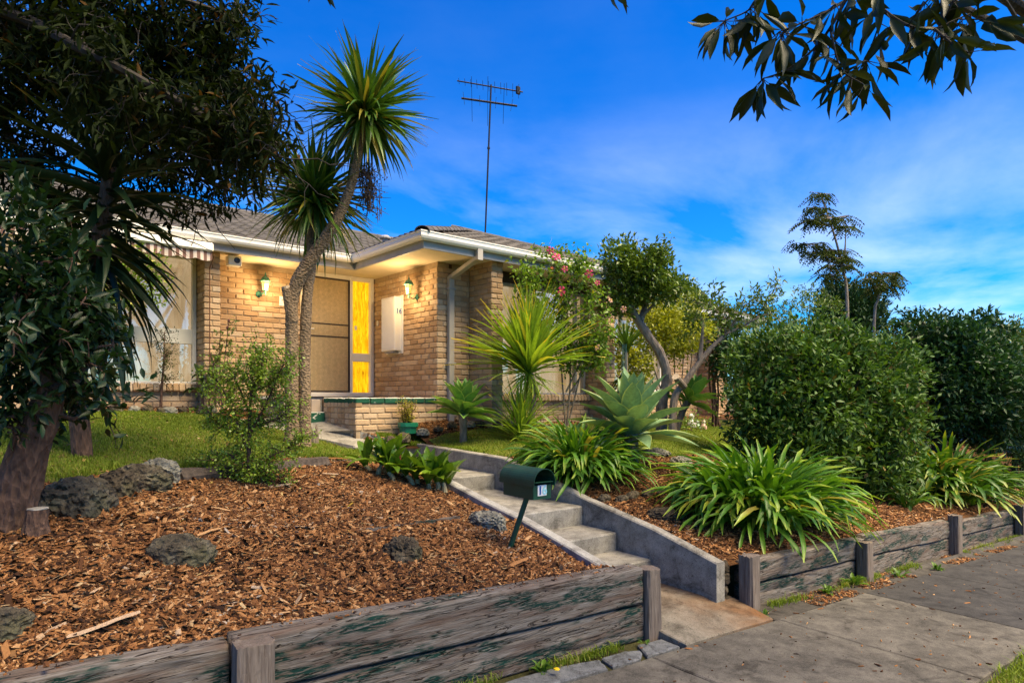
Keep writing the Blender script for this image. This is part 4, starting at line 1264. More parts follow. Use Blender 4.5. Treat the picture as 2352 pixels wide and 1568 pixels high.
q = MB(); q.tube([(2.83, 9.9, 3.66), (2.83, 10.13, 3.50), (2.835, 10.14, 1.5)], .008, 6); q.part('pull_cord', plain('rust_cord', (0.12, 0.045, 0.02), 0.7), awn)

# roof aerial
aer = thing('roof_aerial', 'tall dark television aerial with two crossed booms on the roof', 'aerial', (8.25, 10.3, 4.6))
base = np.array([8.22, 10.42, 4.6]); top = P(1128, 195, 13.25)
q = MB(); q.tube([base, top], .018, 8); q.part('mast', M_BLACK, aer)
q = MB(); k_ = base + (top - base) * .62; q.tube([k_ - (0, 0, .02), k_ + (0, 0, .02)], .03, 8); q.part('clamp', M_BLACK, aer)
for (ua, va, ub, vb, r, n_el, nm) in ((1050, 186, 1201, 212, .014, 11, 'upper_boom'), (1060, 226, 1188, 244, .022, 7, 'lower_boom')):
    a = P(ua, va, 13.25); b_ = P(ub, vb, 13.25); q = MB(); q.tube([a, b_], r, 8); bo = q.part(nm, M_BLACK, aer)
    ax = unit(b_ - a); crossd = unit(np.cross(ax, [0, 0, 1.0]))
    for k in range(n_el):
        c = a + (b_ - a) * (k + .3) / n_el
        if nm == 'upper_boom': L = .09 + .012 * k; e = unit(crossd * 1.0 + np.array([0, 0, .25]))
        else: L = .55 - .05 * (k % 3); e = unit(crossd * .9 + np.array([0.05, 0, .55 * (1 if k % 2 else -.35)]))
        q = MB(); q.tube([c - e * L, c + e * L], .0045, 5); q.part('rod', M_BLACK, bo)
q = MB(); c = P(1190, 208, 13.25); q.cbox(c, (.10, .05, .16), .01); q.part('reflector', M_BLACK, aer)

# ------------------------------------------------------------------ letterbox
lb = thing('letterbox', 'dark green metal letterbox numbered 16 on a leaning post in the mulch', 'letterbox', SW(3.1, 4.08, .3))
LO = SW(3.21, 4.02); LZ = .82
def LBp(x, y, z):                                         # x along the front, y towards the house
    return LO + RST @ np.array([x, y, 0]) + np.array([0, 0, z])
TL = rotz(ST) @ rotx(-.035)
w2, l2, hb = .088, .19, .15
q = MB(); 
for c, sz in (((-w2, 0, LZ + hb / 2), (.004, 2 * l2, hb)), ((w2, 0, LZ + hb / 2), (.004, 2 * l2, hb)), ((0, l2, LZ + hb / 2), (2 * w2 - .004, .004, hb)), ((0, 0, LZ), (2 * w2 + .004, 2 * l2, .004)), ((0, -l2, LZ + .05 + .002), (2 * w2 - .004, .004, .108))):
    q.box(LBp(*c), sz, RST)
bd = q.part('box', M_GREENM, lb)
a = np.linspace(0, math.pi, 18); rr = .108; V = []
for y in (-l2 - .035, l2 + .03):
    for r in (rr, rr - .004): V += [LBp(r * math.cos(k) * 1.0, y, LZ + hb - .02 + .105 * (r / rr) * max(0, math.sin(k)) + (0.0)) for k in a]
n = len(a); F = []
for i in range(n - 1):
    F += [(i, i + 1, 2 * n + i + 1, 2 * n + i), (n + i, 3 * n + i, 3 * n + i + 1, n + i + 1), (i, n + i, n + i + 1, i + 1), (2 * n + i, 2 * n + i + 1, 3 * n + i + 1, 3 * n + i)]
q = MB(); q.add(V, F)
for x in (-rr + .002, rr - .002): q.box(LBp(x, 0, LZ + hb - .035), (.004, 2 * l2 + .065, .035), RST)
q.part('lid', M_GREENM, lb, smooth=False)
V = [LBp((rr - .006) * math.cos(k), l2 - .02, LZ + hb - .02 + .10 * max(0, math.sin(k))) for k in a]; q = MB(); q.add(V, [tuple(range(n))]); q.part('back_panel', M_GREENM, lb)
q = MB(); q.box(LBp(0, -l2 - .012, LZ + hb - .02), (2 * w2, .03, .004), RST); q.part('slot_flap', M_GREENM, lb)
pt = SW(3.085, 4.12, float(HL(3.085, 4.12)) - .08); ptop_ = LBp(-.01, -.02, LZ)
q = MB(); q.tube([pt, ptop_], .022, 12); q.part('post', M_GREENM, lb, smooth=False)
q = MB(); q.box(LBp(-.003, -l2 - .004, LZ + .065), (.088, .003, .082), RST); q.part('number_plate', M_PLATE, lb)
for ch, dx, mt in (('1', -.023, M_BLUE), ('6', .021, M_TEAL)):
    p = LBp(dx, -l2 - .0065, LZ + .064); x_ = RST @ np.array([1, 0, 0]); y_ = np.array([0, 0, 1.0]); z_ = RST @ np.array([0, -1, 0])
    text_part(ch, .095, frame4(x_, y_, z_, p), mt, lb, bold=.002)

# ------------------------------------------------------------------ planting helpers
def G(u, v, lo=2.0, hi=30.0):
    """where the view through (u, v) meets the yard"""
    d = np.linspace(lo, hi, 1200); p = np.array([P(u, v, x) for x in d])
    gap = p[:, 2] - ground(p[:, 0], p[:, 1]); k = int(np.argmax(gap < 0))
    return p[k] if gap[k] < 0 else p[-1]
def down(p, dz=0.0):
    p = np.array(p, float); p[2] = float(ground(p[0], p[1])) + dz; return p

def rand_dirs(n, up=0.0):
    v = RNG.normal(size=(n, 3)); v[:, 2] += up; return unit(v)

LO_T = np.array([(0, 0, 0), (-.5, .42, .06), (.5, .42, .06), (0, .5, -.03), (0, 1, -.10)]); LO_F = np.array([(0, 2, 3), (3, 2, 4), (0, 3, 1), (3, 4, 1)])
HI_T = np.array([(0, 0, 0), (0, .18, -.01), (-.30, .18, .02), (.30, .18, .02), (0, .48, -.03), (-.5, .46, .05), (.5, .46, .05), (0, .78, -.08), (-.32, .76, -.02), (.32, .76, -.02), (0, 1.0, -.16)])
HI_F4 = np.array([(1, 3, 6, 4), (2, 1, 4, 5), (4, 6, 9, 7), (5, 4, 7, 8)]); HI_F3 = np.array([(0, 3, 1), (0, 1, 2), (7, 9, 10), (8, 7, 10)])
def leaf_frames(dirs, up=None, roll=0.7):
    n = len(dirs); up = np.array([0, 0, 1.0]) + RNG.normal(size=(n, 3)) * roll if up is None else up
    x = unit(np.cross(dirs, up)); z = np.cross(x, dirs); return x, z
LEAFV = {}
def foliage(th, pts, dirs, L, W, mat, most=300, hi=False, name='leaf', rest='foliage', roll=0.6, up=None, bend=1.0):
    """leaves as folded blades; the ones nearest the camera are parts of their own"""
    n = len(pts); L = np.broadcast_to(L, n); W = np.broadcast_to(W, n)
    x, z = leaf_frames(dirs, up, roll)
    T = (HI_T if hi else LO_T) * np.array([1, 1, bend]); tint = RNG.random(n)
    u, v, d = project(pts)
    vis = (d > .3) & (u > -20) & (u < 2372) & (v > -20) & (v < 1588)
    order = np.argsort(np.where(vis, d, 1e6)); most = min(most, int(vis.sum()))
    k = 6; key = (mat.name, hi, round(bend, 2), name)
    if key not in LEAFV:
        va = Variants(name, mat, True)
        for q in range(k):
            va.add(T, [tuple(f) for f in (list(HI_F4) + list(HI_F3) if hi else list(LO_F))], tint=(q + .5) / k, along=T[:, 1], edge=np.abs(T[:, 0]) * 2)
        LEAFV[key] = va
    va = LEAFV[key]; org = ORG[th.name]
    for q in order[:most]:
        o = bpy.data.objects.new(name, va.mesh(int(tint[q] * k) % k)); COL.objects.link(o); o.parent = th
        M = np.eye(4); M[:3, 0] = x[q] * W[q]; M[:3, 1] = dirs[q] * L[q]; M[:3, 2] = z[q] * L[q]; M[:3, 3] = pts[q] - org
        o.matrix_basis = Matrix(M.tolist())
    r = order[most:]
    if len(r):
        V = pts[r][:, None] + x[r][:, None] * (T[None, :, :1] * W[r][:, None, None]) + dirs[r][:, None] * (T[None, :, 1:2] * L[r][:, None, None]) + z[r][:, None] * (T[None, :, 2:3] * L[r][:, None, None])
        m = len(T); off = (np.arange(len(r)) * m)[:, None, None]
        fs = [(f[None] + off).reshape(-1, f.shape[1]) for f in ((HI_F4, HI_F3) if hi else (LO_F,))]
        part(rest, V.reshape(-1, 3), fs, mat, th, {'tint': np.repeat(tint[r], m), 'along': np.tile(T[:, 1], len(r)), 'edge': np.tile(np.abs(T[:, 0]) * 2, len(r))}, True, kind='stuff')

def smooth_path(pts, k=4):
    pts = np.asarray(pts, float)
    if len(pts) < 3: return np.concatenate([pts[0] + (pts[1] - pts[0]) * q for q in [np.linspace(0, 1, k + 1)[:, None]]])
    q = np.concatenate([[2 * pts[0] - pts[1]], pts, [2 * pts[-1] - pts[-2]]]); out = []
    for i in range(1, len(q) - 2):
        for t in np.linspace(0, 1, k, endpoint=False):
            out.append(.5 * ((2 * q[i]) + (-q[i - 1] + q[i + 1]) * t + (2 * q[i - 1] - 5 * q[i] + 4 * q[i + 1] - q[i + 2]) * t * t + (-q[i - 1] + 3 * q[i] - 3 * q[i + 1] + q[i + 2]) * t ** 3))
    return np.array(out + [pts[-1]])
def ridged(mb, pts, rad, n, amp, seed, rings):
    """trunk with raised plates of bark: relief runs along the stem, or round it for ring-scarred stems"""
    f = np.linspace(0, 1, len(pts)); g2 = np.linspace(0, 1, len(pts) * 4)
    pts = np.stack([np.interp(g2, f, pts[:, k]) for k in range(3)], -1); rad = np.interp(g2, f, rad); m = len(pts)
    L = np.concatenate([[0], np.cumsum(np.linalg.norm(np.diff(pts, axis=0), axis=1))])
    tan = unit(np.gradient(pts, axis=0)); ref = np.array([1.0, 0.2, 0]); x = unit(np.cross(tan, ref)); y = np.cross(tan, x)
    a = np.arange(n) / n * 2 * math.pi; ca, sa = np.cos(a)[None], np.sin(a)[None]
    q = fbm(ca * 4.5 + L[:, None] * rings * .12 + seed, sa * 4.5 + L[:, None] * rings, 4, seed)
    q2 = fbm(ca * 1.3 + 5 + seed, sa * 1.3 + L[:, None] * 2.2, 2, seed + 4)
    r = rad[:, None] * (1 + (q - .47) * amp * 2 + (q2 - .4) * amp)
    v = pts[:, None] + r[..., None] * (np.cos(a)[None, :, None] * x[:, None] + np.sin(a)[None, :, None] * y[:, None])
    F = [(i * n + k, i * n + (k + 1) % n, (i + 1) * n + (k + 1) % n, (i + 1) * n + k) for i in range(m - 1) for k in range(n)]
    F += [tuple(range(n - 1, -1, -1)), tuple((m - 1) * n + k for k in range(n))]
    return mb.add(v.reshape(-1, 3), F)
def limb(mb, pts, r0, r1, n=8, k=4, jit=0.12, power=1.0):
    p = smooth_path(pts, k); t = np.linspace(0, 1, len(p)) ** power
    mb.tube(p, r0 + (r1 - r0) * t, n, True, jit); return p
def twigs(mb, roots, dirs, length, r, wob=0.35, n=4, seg=4, droop=0.0):
    """little wandering side shoots; gives back points and directions along them"""
    P_, D_ = [], []
    for p, d in zip(roots, dirs):
        L = length * RNG.uniform(.6, 1.3); q = [np.array(p)]; d = unit(d)
        for k in range(seg):
            d = unit(d + RNG.normal(size=3) * wob + np.array([0, 0, -droop])); q.append(q[-1] + d * L / seg); P_.append(q[-1]); D_.append(d)
        mb.tube(q, np.linspace(r, r * .35, seg + 1), n, False)
    return np.array(P_), np.array(D_)
def crown_pts(c, rad, clusters, per, sigma, lump=.25, thick=.45, seed=0, cut=None):
    """leaf positions in clusters near the surface of a lumpy ellipsoid, pointing outwards"""
    d = rand_dirs(clusters); f = 1 + (vnoise3(d * 2.2 + seed, seed) - .5) * 2 * lump + (vnoise3(d * 6 + seed, seed + 3) - .5) * lump
    r = f * (1 - thick * RNG.random(clusters) ** 2.2)
    cc = d * r[:, None] * np.asarray(rad) + np.asarray(c)
    pts = np.repeat(cc, per, 0) + RNG.normal(size=(clusters * per, 3)) * sigma
    nd_ = unit(d / np.asarray(rad)); dirs = unit(np.repeat(nd_, per, 0) * .8 + RNG.normal(size=(clusters * per, 3)) * .7 + np.array([0, 0, .15]))
    if cut is not None:
        k = cut(pts); pts, dirs = pts[k], dirs[k]
    return pts, dirs, cc

def strap_template(L=1.0, w=.05, a0=60, a1=-20, n=7, fold=.25, prof='strap', curve=1.3):
    """blade leaving the origin along +Y at elevation a0 and ending at a1 (degrees)"""
    t = np.linspace(0, 1, n + 1); el = np.radians(a0 + (a1 - a0) * t ** curve)
    y = np.concatenate([[0], np.cumsum((np.cos(el[1:]) + np.cos(el[:-1])) / 2 * L / n)]); z = np.concatenate([[0], np.cumsum((np.sin(el[1:]) + np.sin(el[:-1])) / 2 * L / n)])
    if prof == 'strap': W = w * np.clip(.62 + .5 * np.sin(t * math.pi * .8), 0, 1) * np.clip((1 - t) / .16, .04, 1) ** .6
    elif prof == 'sword': W = w * (.55 + .45 * np.sin(np.clip(t * 1.6, 0, 1) * math.pi / 2)) * np.clip((1 - t) / .62, .02, 1) ** .9
    elif prof == 'agave': W = w * np.interp(t, [0, .15, .42, .56, .75, .9, 1], [.55, .5, .93, 1, .68, .3, .015])
    else: W = w * np.interp(t, [0, .12, .45, .7, .9, 1], [.35, .55, 1, .92, .5, .05])
    V, al, ed = [], [], []
    for k in range(n + 1):
        nx, nz = -math.sin(el[k]), math.cos(el[k]); lift = fold * W[k]
        for sx in (-1, 0, 1):
            V.append((sx * W[k] / 2, y[k] + nx * lift * abs(sx), z[k] + nz * lift * abs(sx))); al.append(t[k]); ed.append(abs(sx))
    F = []
    for k in range(n):
        a = k * 3; F += [(a, a + 1, a + 4, a + 3), (a + 1, a + 2, a + 5, a + 4)]
    return np.array(V), F, np.array(al), np.array(ed)
def strap_set(name, mat, specs, tints=3):
    va = Variants(name, mat, True)
    for sp in specs:
        V, F, al, ed = strap_template(**sp)
        for q in range(tints): va.add(V + RNG.normal(size=V.shape) * .0015, F, tint=float(RNG.random()), along=al, edge=ed)
    return va
def orient(az, tilt=0.0, s=1.0, roll=0.0):
    """template +Y turned to azimuth az (radians from +X)"""
    return rotz(az - math.pi / 2) @ rotx(tilt) @ roty(roll) * s

# ------------------------------------------------------------------ plant materials
M_AGAP = leaf_mat('agapanthus_leaf', (0.03, 0.105, 0.008), (0.11, 0.25, 0.016), tip=(0.28, 0.37, 0.03), tip_at=.88, old=(0.45, 0.33, 0.06), rough=.42, transl=.28)
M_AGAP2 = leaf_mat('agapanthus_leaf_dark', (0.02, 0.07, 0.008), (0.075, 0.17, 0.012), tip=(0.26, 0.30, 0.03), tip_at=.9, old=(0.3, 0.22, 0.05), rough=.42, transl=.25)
M_AGAVE = leaf_mat('agave_leaf', (0.12, 0.22, 0.10), (0.24, 0.37, 0.17), edge=(0.48, 0.52, 0.14), rough=.42, transl=.12)
M_AGAVG = leaf_mat('young_agave_leaf', (0.06, 0.16, 0.03), (0.16, 0.32, 0.06), edge=(0.40, 0.46, 0.09), rough=.45, transl=.15)
M_CORD = leaf_mat('cabbage_tree_leaf', (0.022, 0.07, 0.010), (0.085, 0.17, 0.02), tip=(0.20, 0.18, 0.03), tip_at=.9, old=(0.33, 0.24, 0.03), rough=.35, transl=.2)
M_CORDB = leaf_mat('bright_cordyline_leaf', (0.13, 0.24, 0.02), (0.30, 0.43, 0.04), tip=(0.55, 0.42, 0.03), tip_at=.88, old=(0.5, 0.42, 0.05), rough=.4, transl=.3)
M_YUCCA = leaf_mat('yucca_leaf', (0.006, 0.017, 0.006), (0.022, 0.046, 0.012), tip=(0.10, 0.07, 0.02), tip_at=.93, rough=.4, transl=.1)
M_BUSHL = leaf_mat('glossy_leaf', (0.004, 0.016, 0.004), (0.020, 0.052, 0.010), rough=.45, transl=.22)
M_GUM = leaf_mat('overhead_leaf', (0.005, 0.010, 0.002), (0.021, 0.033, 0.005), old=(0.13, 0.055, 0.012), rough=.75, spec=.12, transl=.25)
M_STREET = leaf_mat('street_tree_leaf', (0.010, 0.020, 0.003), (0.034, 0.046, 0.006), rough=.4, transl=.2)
M_JADE = leaf_mat('jade_leaf', (0.08, 0.17, 0.015), (0.30, 0.42, 0.04), rough=.3, transl=.25)
M_POTP = leaf_mat('pot_leaf', (0.12, 0.14, 0.01), (0.42, 0.36, 0.02), rough=.35, transl=.3)
M_HIB = leaf_mat('hibiscus_leaf', (0.05, 0.12, 0.012), (0.20, 0.32, 0.03), old=(0.5, 0.42, 0.04), rough=.35, transl=.32)
M_STREE = leaf_mat('tree_leaf', (0.04, 0.085, 0.010), (0.13, 0.20, 0.025), rough=.35, transl=.25)
M_YEL = leaf_mat('golden_leaf', (0.11, 0.17, 0.012), (0.42, 0.42, 0.03), rough=.4, transl=.35)
M_ROUND = leaf_mat('shrub_leaf', (0.020, 0.066, 0.010), (0.095, 0.18, 0.022), old=(0.18, 0.07, 0.02), rough=.55, transl=.22)
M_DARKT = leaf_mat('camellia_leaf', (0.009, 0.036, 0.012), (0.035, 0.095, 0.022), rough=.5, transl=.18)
M_BERRY = leaf_mat('berry_shrub_leaf', (0.03, 0.07, 0.008), (0.12, 0.16, 0.015), old=(0.55, 0.18, 0.01), rough=.4, transl=.25)
M_CONIF = leaf_mat('conifer_spray', (0.010, 0.035, 0.010), (0.03, 0.075, 0.018), rough=.6, transl=.1)
M_TALL = leaf_mat('tall_tree_leaf', (0.016, 0.032, 0.006), (0.05, 0.068, 0.010), old=(0.10, 0.04, 0.012), rough=.8, spec=.1, transl=.2)
M_CRIN = leaf_mat('orchid_leaf', (0.035, 0.10, 0.008), (0.16, 0.27, 0.018), tip=(0.35, 0.38, 0.03), tip_at=.95, old=(0.5, 0.42, 0.03), rough=.28, transl=.28)
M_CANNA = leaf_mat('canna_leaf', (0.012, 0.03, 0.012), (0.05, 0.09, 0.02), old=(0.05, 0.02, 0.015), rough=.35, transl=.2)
M_PINK = leaf_mat('pink_petal', (0.55, 0.03, 0.12), (0.85, 0.10, 0.25), rough=.5, transl=.3)
M_PALE = leaf_mat('peach_petal', (0.7, 0.28, 0.18), (0.85, 0.5, 0.38), rough=.5, transl=.3)
M_BARKG = bark_mat('grey_brown_bark', (0.055, 0.04, 0.028), (0.30, 0.24, 0.17), 7)
M_BARKC = bark_mat('cabbage_tree_bark', (0.065, 0.038, 0.02), (0.34, 0.235, 0.13), 9, .9, 1.0, .03)
M_BARKR = bark_mat('red_brown_bark', (0.022, 0.011, 0.007), (0.18, 0.095, 0.055), 9, 0.0, 1.0, 0.04)
M_BARKD = bark_mat('dark_bark', (0.008, 0.006, 0.005), (0.05, 0.038, 0.028), 7)
M_BARKP = bark_mat('pale_bark', (0.085, 0.06, 0.042), (0.36, 0.29, 0.22), 6)
M_CUT = plain('cut_wood', (0.66, 0.50, 0.32), 0.8, 0.2, 12)
M_PSEUDO = plain('pale_stem', (0.30, 0.25, 0.13), 0.7, 0.5, 14)

# ------------------------------------------------------------------ agapanthus
def agapanthus(label, c, spread, n, L, mat, group, rot=0.0):
    c = np.asarray(c, float); t = thing('agapanthus', label, 'agapanthus', c, group)
    va = strap_set('leaf', mat, [dict(L=1.0, w=.047, a0=82, a1=30), dict(L=1.0, w=.050, a0=76, a1=-5), dict(L=1.0, w=.048, a0=66, a1=-40, curve=1.1), dict(L=1.0, w=.045, a0=54, a1=-25), dict(L=1.0, w=.050, a0=68, a1=-85, curve=1.7), dict(L=1.0, w=.044, a0=38, a1=-50, curve=1.2)], 4)
    items = []
    for k in range(n):
        a = RNG.uniform(0, 2 * math.pi); r = math.sqrt(RNG.random())
        off = rotz(ST + rot) @ np.array([math.cos(a) * r * spread[0], math.sin(a) * r * spread[1], 0])
        az = math.atan2(off[1], off[0]) + RNG.normal() * .75 if r > .2 else RNG.uniform(0, 6.28)
        p = c + off; p[2] = float(ground(p[0], p[1])) + .01
        if to_st(p[0], p[1])[1] < 3.42: p = p + (SW(0, 3.45) - SW(0, to_st(p[0], p[1])[1])); p[2] = float(ground(p[0], p[1])) + .01
        vi = int(RNG.integers(8)) if r < .45 else int(RNG.integers(4, 24))
        items.append((vi, orient(az, RNG.normal() * .12, L * RNG.uniform(.7, 1.2), RNG.normal() * .25), p))
    va.emit(t, items, 'leaf', 300, 'leaves')
    return t
GA = 'agapanthus clumps spilling over the garden edges'
agapanthus('bright agapanthus clump beside the top of the steps next to the letterbox', down(SW(5.28, 5.62)), (.34, .30), 560, .72, M_AGAP, GA)
agapanthus('largest agapanthus clump, hanging over the timber wall right of the steps', down(SW(6.45, 3.95)), (.66, .34), 800, .90, M_AGAP, GA)
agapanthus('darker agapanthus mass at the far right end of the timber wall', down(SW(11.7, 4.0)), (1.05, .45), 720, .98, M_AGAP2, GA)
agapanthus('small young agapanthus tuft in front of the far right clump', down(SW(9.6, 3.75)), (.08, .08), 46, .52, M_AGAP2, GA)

# ------------------------------------------------------------------ agaves
def agave(label, c, L, n, w=.2, lean=(0, 0), trunk=None, mat=None):
    c = np.asarray(c, float); b = trunk[0] if trunk is not None else down(c)
    t = thing('agave', label, 'agave', b, 'spineless agaves near the house')
    va = Variants('leaf', mat or M_AGAVE, True)
    for a0, a1 in ((87, 84), (80, 70), (67, 52), (53, 36), (38, 18), (22, 2), (6, -12)):
        for q in range(3):
            V, F, al, ed = strap_template(1.0, w * (1 if a0 > 20 else .92), a0, a1, 8, .30, 'agave', 1.4); va.add(V, F, tint=float(RNG.random()), along=al, edge=ed)
    items = []; B = rotx(lean[0]) @ roty(lean[1])
    for k in range(n):
        f = k / (n - 1); lev = min(6, int(f ** 1.15 * 7)); az = k * 2.39996 + RNG.normal() * .12
        s = L * (.72 + .35 * math.sin(min(1, f * 1.5) * math.pi * .6)) * RNG.uniform(.93, 1.07)
        items.append((lev * 3 + int(RNG.integers(3)), B @ orient(az, RNG.normal() * .06, s), c + B @ np.array([0, 0, (1 - f) * .16 * L - .05])))
    va.emit(t, items, 'leaf', 300)
    if trunk is not None:
        mb = MB(); limb(mb, [trunk[0] - (0, 0, .05), trunk[1], c], .05, .06, 8); mb.part('stem', M_BARKG, t)
    else:
        mb = MB(); mb.tube([b - (0, 0, .05), c + (0, 0, .02)], .09, 8); mb.part('stem', M_BARKG, t)
agave('big grey-green agave rosette on the lawn right of the steps', P(1450, 1000, 8.1), .80, 60, .30)
ca = P(1062, 948, 9.35); agave('small agave on a short stem beside the downpipe', ca, .52, 46, .34, (.1, .1), (down(ca + (.05, .05, 0)), ca + (.03, .02, -.2)), M_AGAVG)
ca = P(1582, 920, 10.6); agave('small leaning agave behind the big one below the forked tree', ca, .50, 34, .32, (.25, .45), (down(ca + (-.3, .1, 0)), ca + (-.12, .05, -.2)), M_AGAVG)

# ------------------------------------------------------------------ cabbage tree with two heads
def head(t, va, nv, c, n, L, lo, hi_, even=False, axis=(0, 0, 1), spread=.05):
    """ball of sword leaves round c; elevation between lo and hi_ degrees"""
    ax = unit(np.array(axis, float)); items = []
    for k in range(n):
        f = (k + .5) / n; el = math.asin(math.sin(math.radians(lo)) + (math.sin(math.radians(hi_)) - math.sin(math.radians(lo))) * f) + RNG.normal() * .08
        if even: el = math.radians(lo + (hi_ - lo) * f ** .8) + RNG.normal() * .08
        az = k * 2.39996 + RNG.normal() * .2
        R = orient(az, el, L * RNG.uniform(.82, 1.1), RNG.normal() * .3)
        items.append((int(RNG.integers(nv)) if el > -.2 else int(RNG.integers(nv // 2, nv)), R, np.asarray(c, float) + ax * RNG.uniform(-1, 1) * spread * 2 + RNG.normal(size=3) * spread * .5))
    return items
SWORD = [dict(L=1.0, w=.070, a0=3, a1=-3, prof='sword', n=5), dict(L=1.0, w=.074, a0=2, a1=-10, prof='sword', n=5), dict(L=1.0, w=.070, a0=4, a1=-20, prof='sword', n=6), dict(L=1.0, w=.066, a0=4, a1=-38, prof='sword', n=6, curve=1.6)]
cb = G(672, 1022)
dC = float(project(cb)[2])
ct = thing('cabbage_tree', 'tall cabbage tree with two spiky heads on a leaning trunk before the door', 'cabbage tree', cb)
mb = MB()
main = [P(672, 1045, dC), P(672, 985, dC), P(671, 880, dC), P(670, 780, dC), P(671, 700, dC), P(680, 655, dC), P(706, 608, dC), P(742, 555, dC), P(778, 497, dC), P(803, 435, dC), P(817, 385, dC), P(834, 290, dC)]
p = smooth_path(main, 5); rr_ = np.interp(np.linspace(0, 1, len(p)), [0, .1, .35, .5, .58, .75, .9, 1], [.115, .084, .070, .082, .074, .062, .050, .045])
ridged(mb, p, rr_, 30, .16, 3, 26); tr1 = mb.part('trunk', M_BARKC, ct)
mb = MB(); p2 = smooth_path([P(700, 1045, dC + .05), P(700, 940, dC + .05), P(700, 820, dC + .06), P(705, 690, dC + .08), P(716, 600, dC + .15), P(714, 540, dC + .2), P(720, 470, dC + .25)], 5)
ridged(mb, p2, np.linspace(.078, .048, len(p2)), 26, .14, 5, 26); mb.part('trunk', M_BARKC, ct)
mb = MB(); mb.tube([P(672, 740, dC - .01), P(665, 695, dC - .03), P(658, 662, dC - .045)], [.068, .066, .058], 14, True, .1); mb.part('cut_stub', M_BARKC, ct)
mb = MB(); mb.tube([P(658.2, 663, dC - .045), P(656.5, 657, dC - .05)], .055, 14, True, .06); mb.part('cut_face', M_CUT, ct)
va = strap_set('leaf', M_CORD, SWORD, 4)
h1 = head(ct, va, 16, P(838, 262, dC - .05), 300, .86, -62, 88, axis=unit(main[-1] - main[-2])); va.emit(ct, h1, 'leaf', 220, 'leaves')
h2 = head(ct, va, 16, P(722, 455, dC + .3), 300, .90, -80, 75); va.emit(ct, h2, 'leaf', 80, 'leaves')
mb = MB()                                                 # old flower stalk
for k in range(70):
    a = P(835, 385, dC + .1) + RNG.normal(size=3) * .05; e = P(847 + RNG.normal() * 11, 445 + RNG.normal() * 22, dC + .1) + RNG.normal(size=3) * .05
    m_ = (a + e) / 2 + RNG.normal(size=3) * .05; mb.tube([a, m_, e, e - (0, 0, RNG.uniform(.02, .12))], .004, 4, False)
    for q in range(4):
        b = e + RNG.normal(size=3) * .035; mb.box(b, (.012, .012, .012))
mb.part('seed_stalk', plain('dry_seed', (0.10, 0.06, 0.035), .8, .3, 30), ct)
# splintered stump beside it
sb = G(716, 1018)
st_ = thing('tree_stump', 'splintered grey stump at the foot of the cabbage tree', 'stump', sb)
mb = MB()
for k in range(11):
    a = k / 11 * 6.28; q = sb + np.array([math.cos(a) * .055, math.sin(a) * .055, -.05]); h = RNG.uniform(.16, .34)
    mb.tube([q, q + (math.cos(a) * .01, math.sin(a) * .01, h * .7), q + (math.cos(a) * .015, math.sin(a) * .015, h)], [.034, .028, .006], 6, True, .3)
mb.part('splinters', M_BARKG, st_)

# ------------------------------------------------------------------ bright cordyline in front of the wing
cb = G(1206, 1006); dB = float(project(cb)[2])
bc = thing('bright_cordyline', 'yellow-green spiky cordyline in front of the wing window', 'cordyline', cb)
mb = MB(); limb(mb, [cb - (0, 0, .05), P(1222, 950, dB), P(1224, 890, dB), P(1216, 850, dB)], .055, .045, 10); mb.part('trunk', M_BARKG, bc)
va = strap_set('leaf', M_CORDB, [dict(L=1.0, w=.056, a0=3, a1=-4, prof='sword', n=5), dict(L=1.0, w=.060, a0=4, a1=-12, prof='sword', n=6), dict(L=1.0, w=.056, a0=4, a1=-26, prof='sword', n=6, curve=1.5), dict(L=.8, w=.05, a0=2, a1=-22, prof='sword', n=5)], 4)
it = head(bc, va, 16, P(1214, 848, dB), 310, 1.22, 5, 88, True) + head(bc, va, 16, P(1216, 862, dB), 60, .62, -75, -5)
va.emit(bc, it, 'leaf', 300, 'leaves')
c2 = thing('small_cordyline', 'smaller grassy cordyline tuft at the foot of the bright one', 'cordyline', G(1196, 1012))
va2 = strap_set('leaf', M_CORDB, [dict(L=1.0, w=.034, a0=4, a1=-8, prof='sword', n=5), dict(L=1.0, w=.034, a0=4, a1=-30, prof='sword', n=6)], 5)
va2.emit(c2, head(c2, va2, 10, G(1196, 1012) + (0, 0, .08), 150, .85, 5, 88, True), 'leaf', 150)

# ------------------------------------------------------------------ dark yucca on the left
yb = down(P(190, 1000, 5.1)); yu = thing('dark_yucca', 'dark yucca with long sword leaves in front of the left window', 'yucca', yb)
ax = [yb - (0, 0, .05), P(178, 860, 5.1), P(205, 700, 5.05), P(228, 560, 5.0), P(250, 420, 4.95), P(262, 300, 4.9)]
mb = MB(); sp_ = limb(mb, ax, .075, .05, 10, 6); mb.part('trunk', M_BARKR, yu)
va = strap_set('leaf', M_YUCCA, [dict(L=1.0, w=.092, a0=4, a1=-6, prof='sword', n=6), dict(L=1.0, w=.096, a0=5, a1=-22, prof='sword', n=6), dict(L=1.0, w=.09, a0=5, a1=-42, prof='sword', n=7, curve=1.4)], 4)
items = []
for k in range(210):
    f = k / 209; q = np.interp(f, [0, 1], [.42, 1.0]); p = sp_[min(len(sp_) - 1, int(q * (len(sp_) - 1)))] + RNG.normal(size=3) * .02
    el = math.radians(np.interp(f, [0, .25, .55, .8, 1], [-62, -35, 0, 35, 82]) + RNG.normal() * 13)
    items.append((int(RNG.integers(4, 12)) if f < .7 else int(RNG.integers(8)), orient(k * 2.39996 + RNG.normal() * .2, el, .84 * RNG.uniform(.75, 1.12), RNG.normal() * .3), p))
va.emit(yu, items, 'leaf', 260)

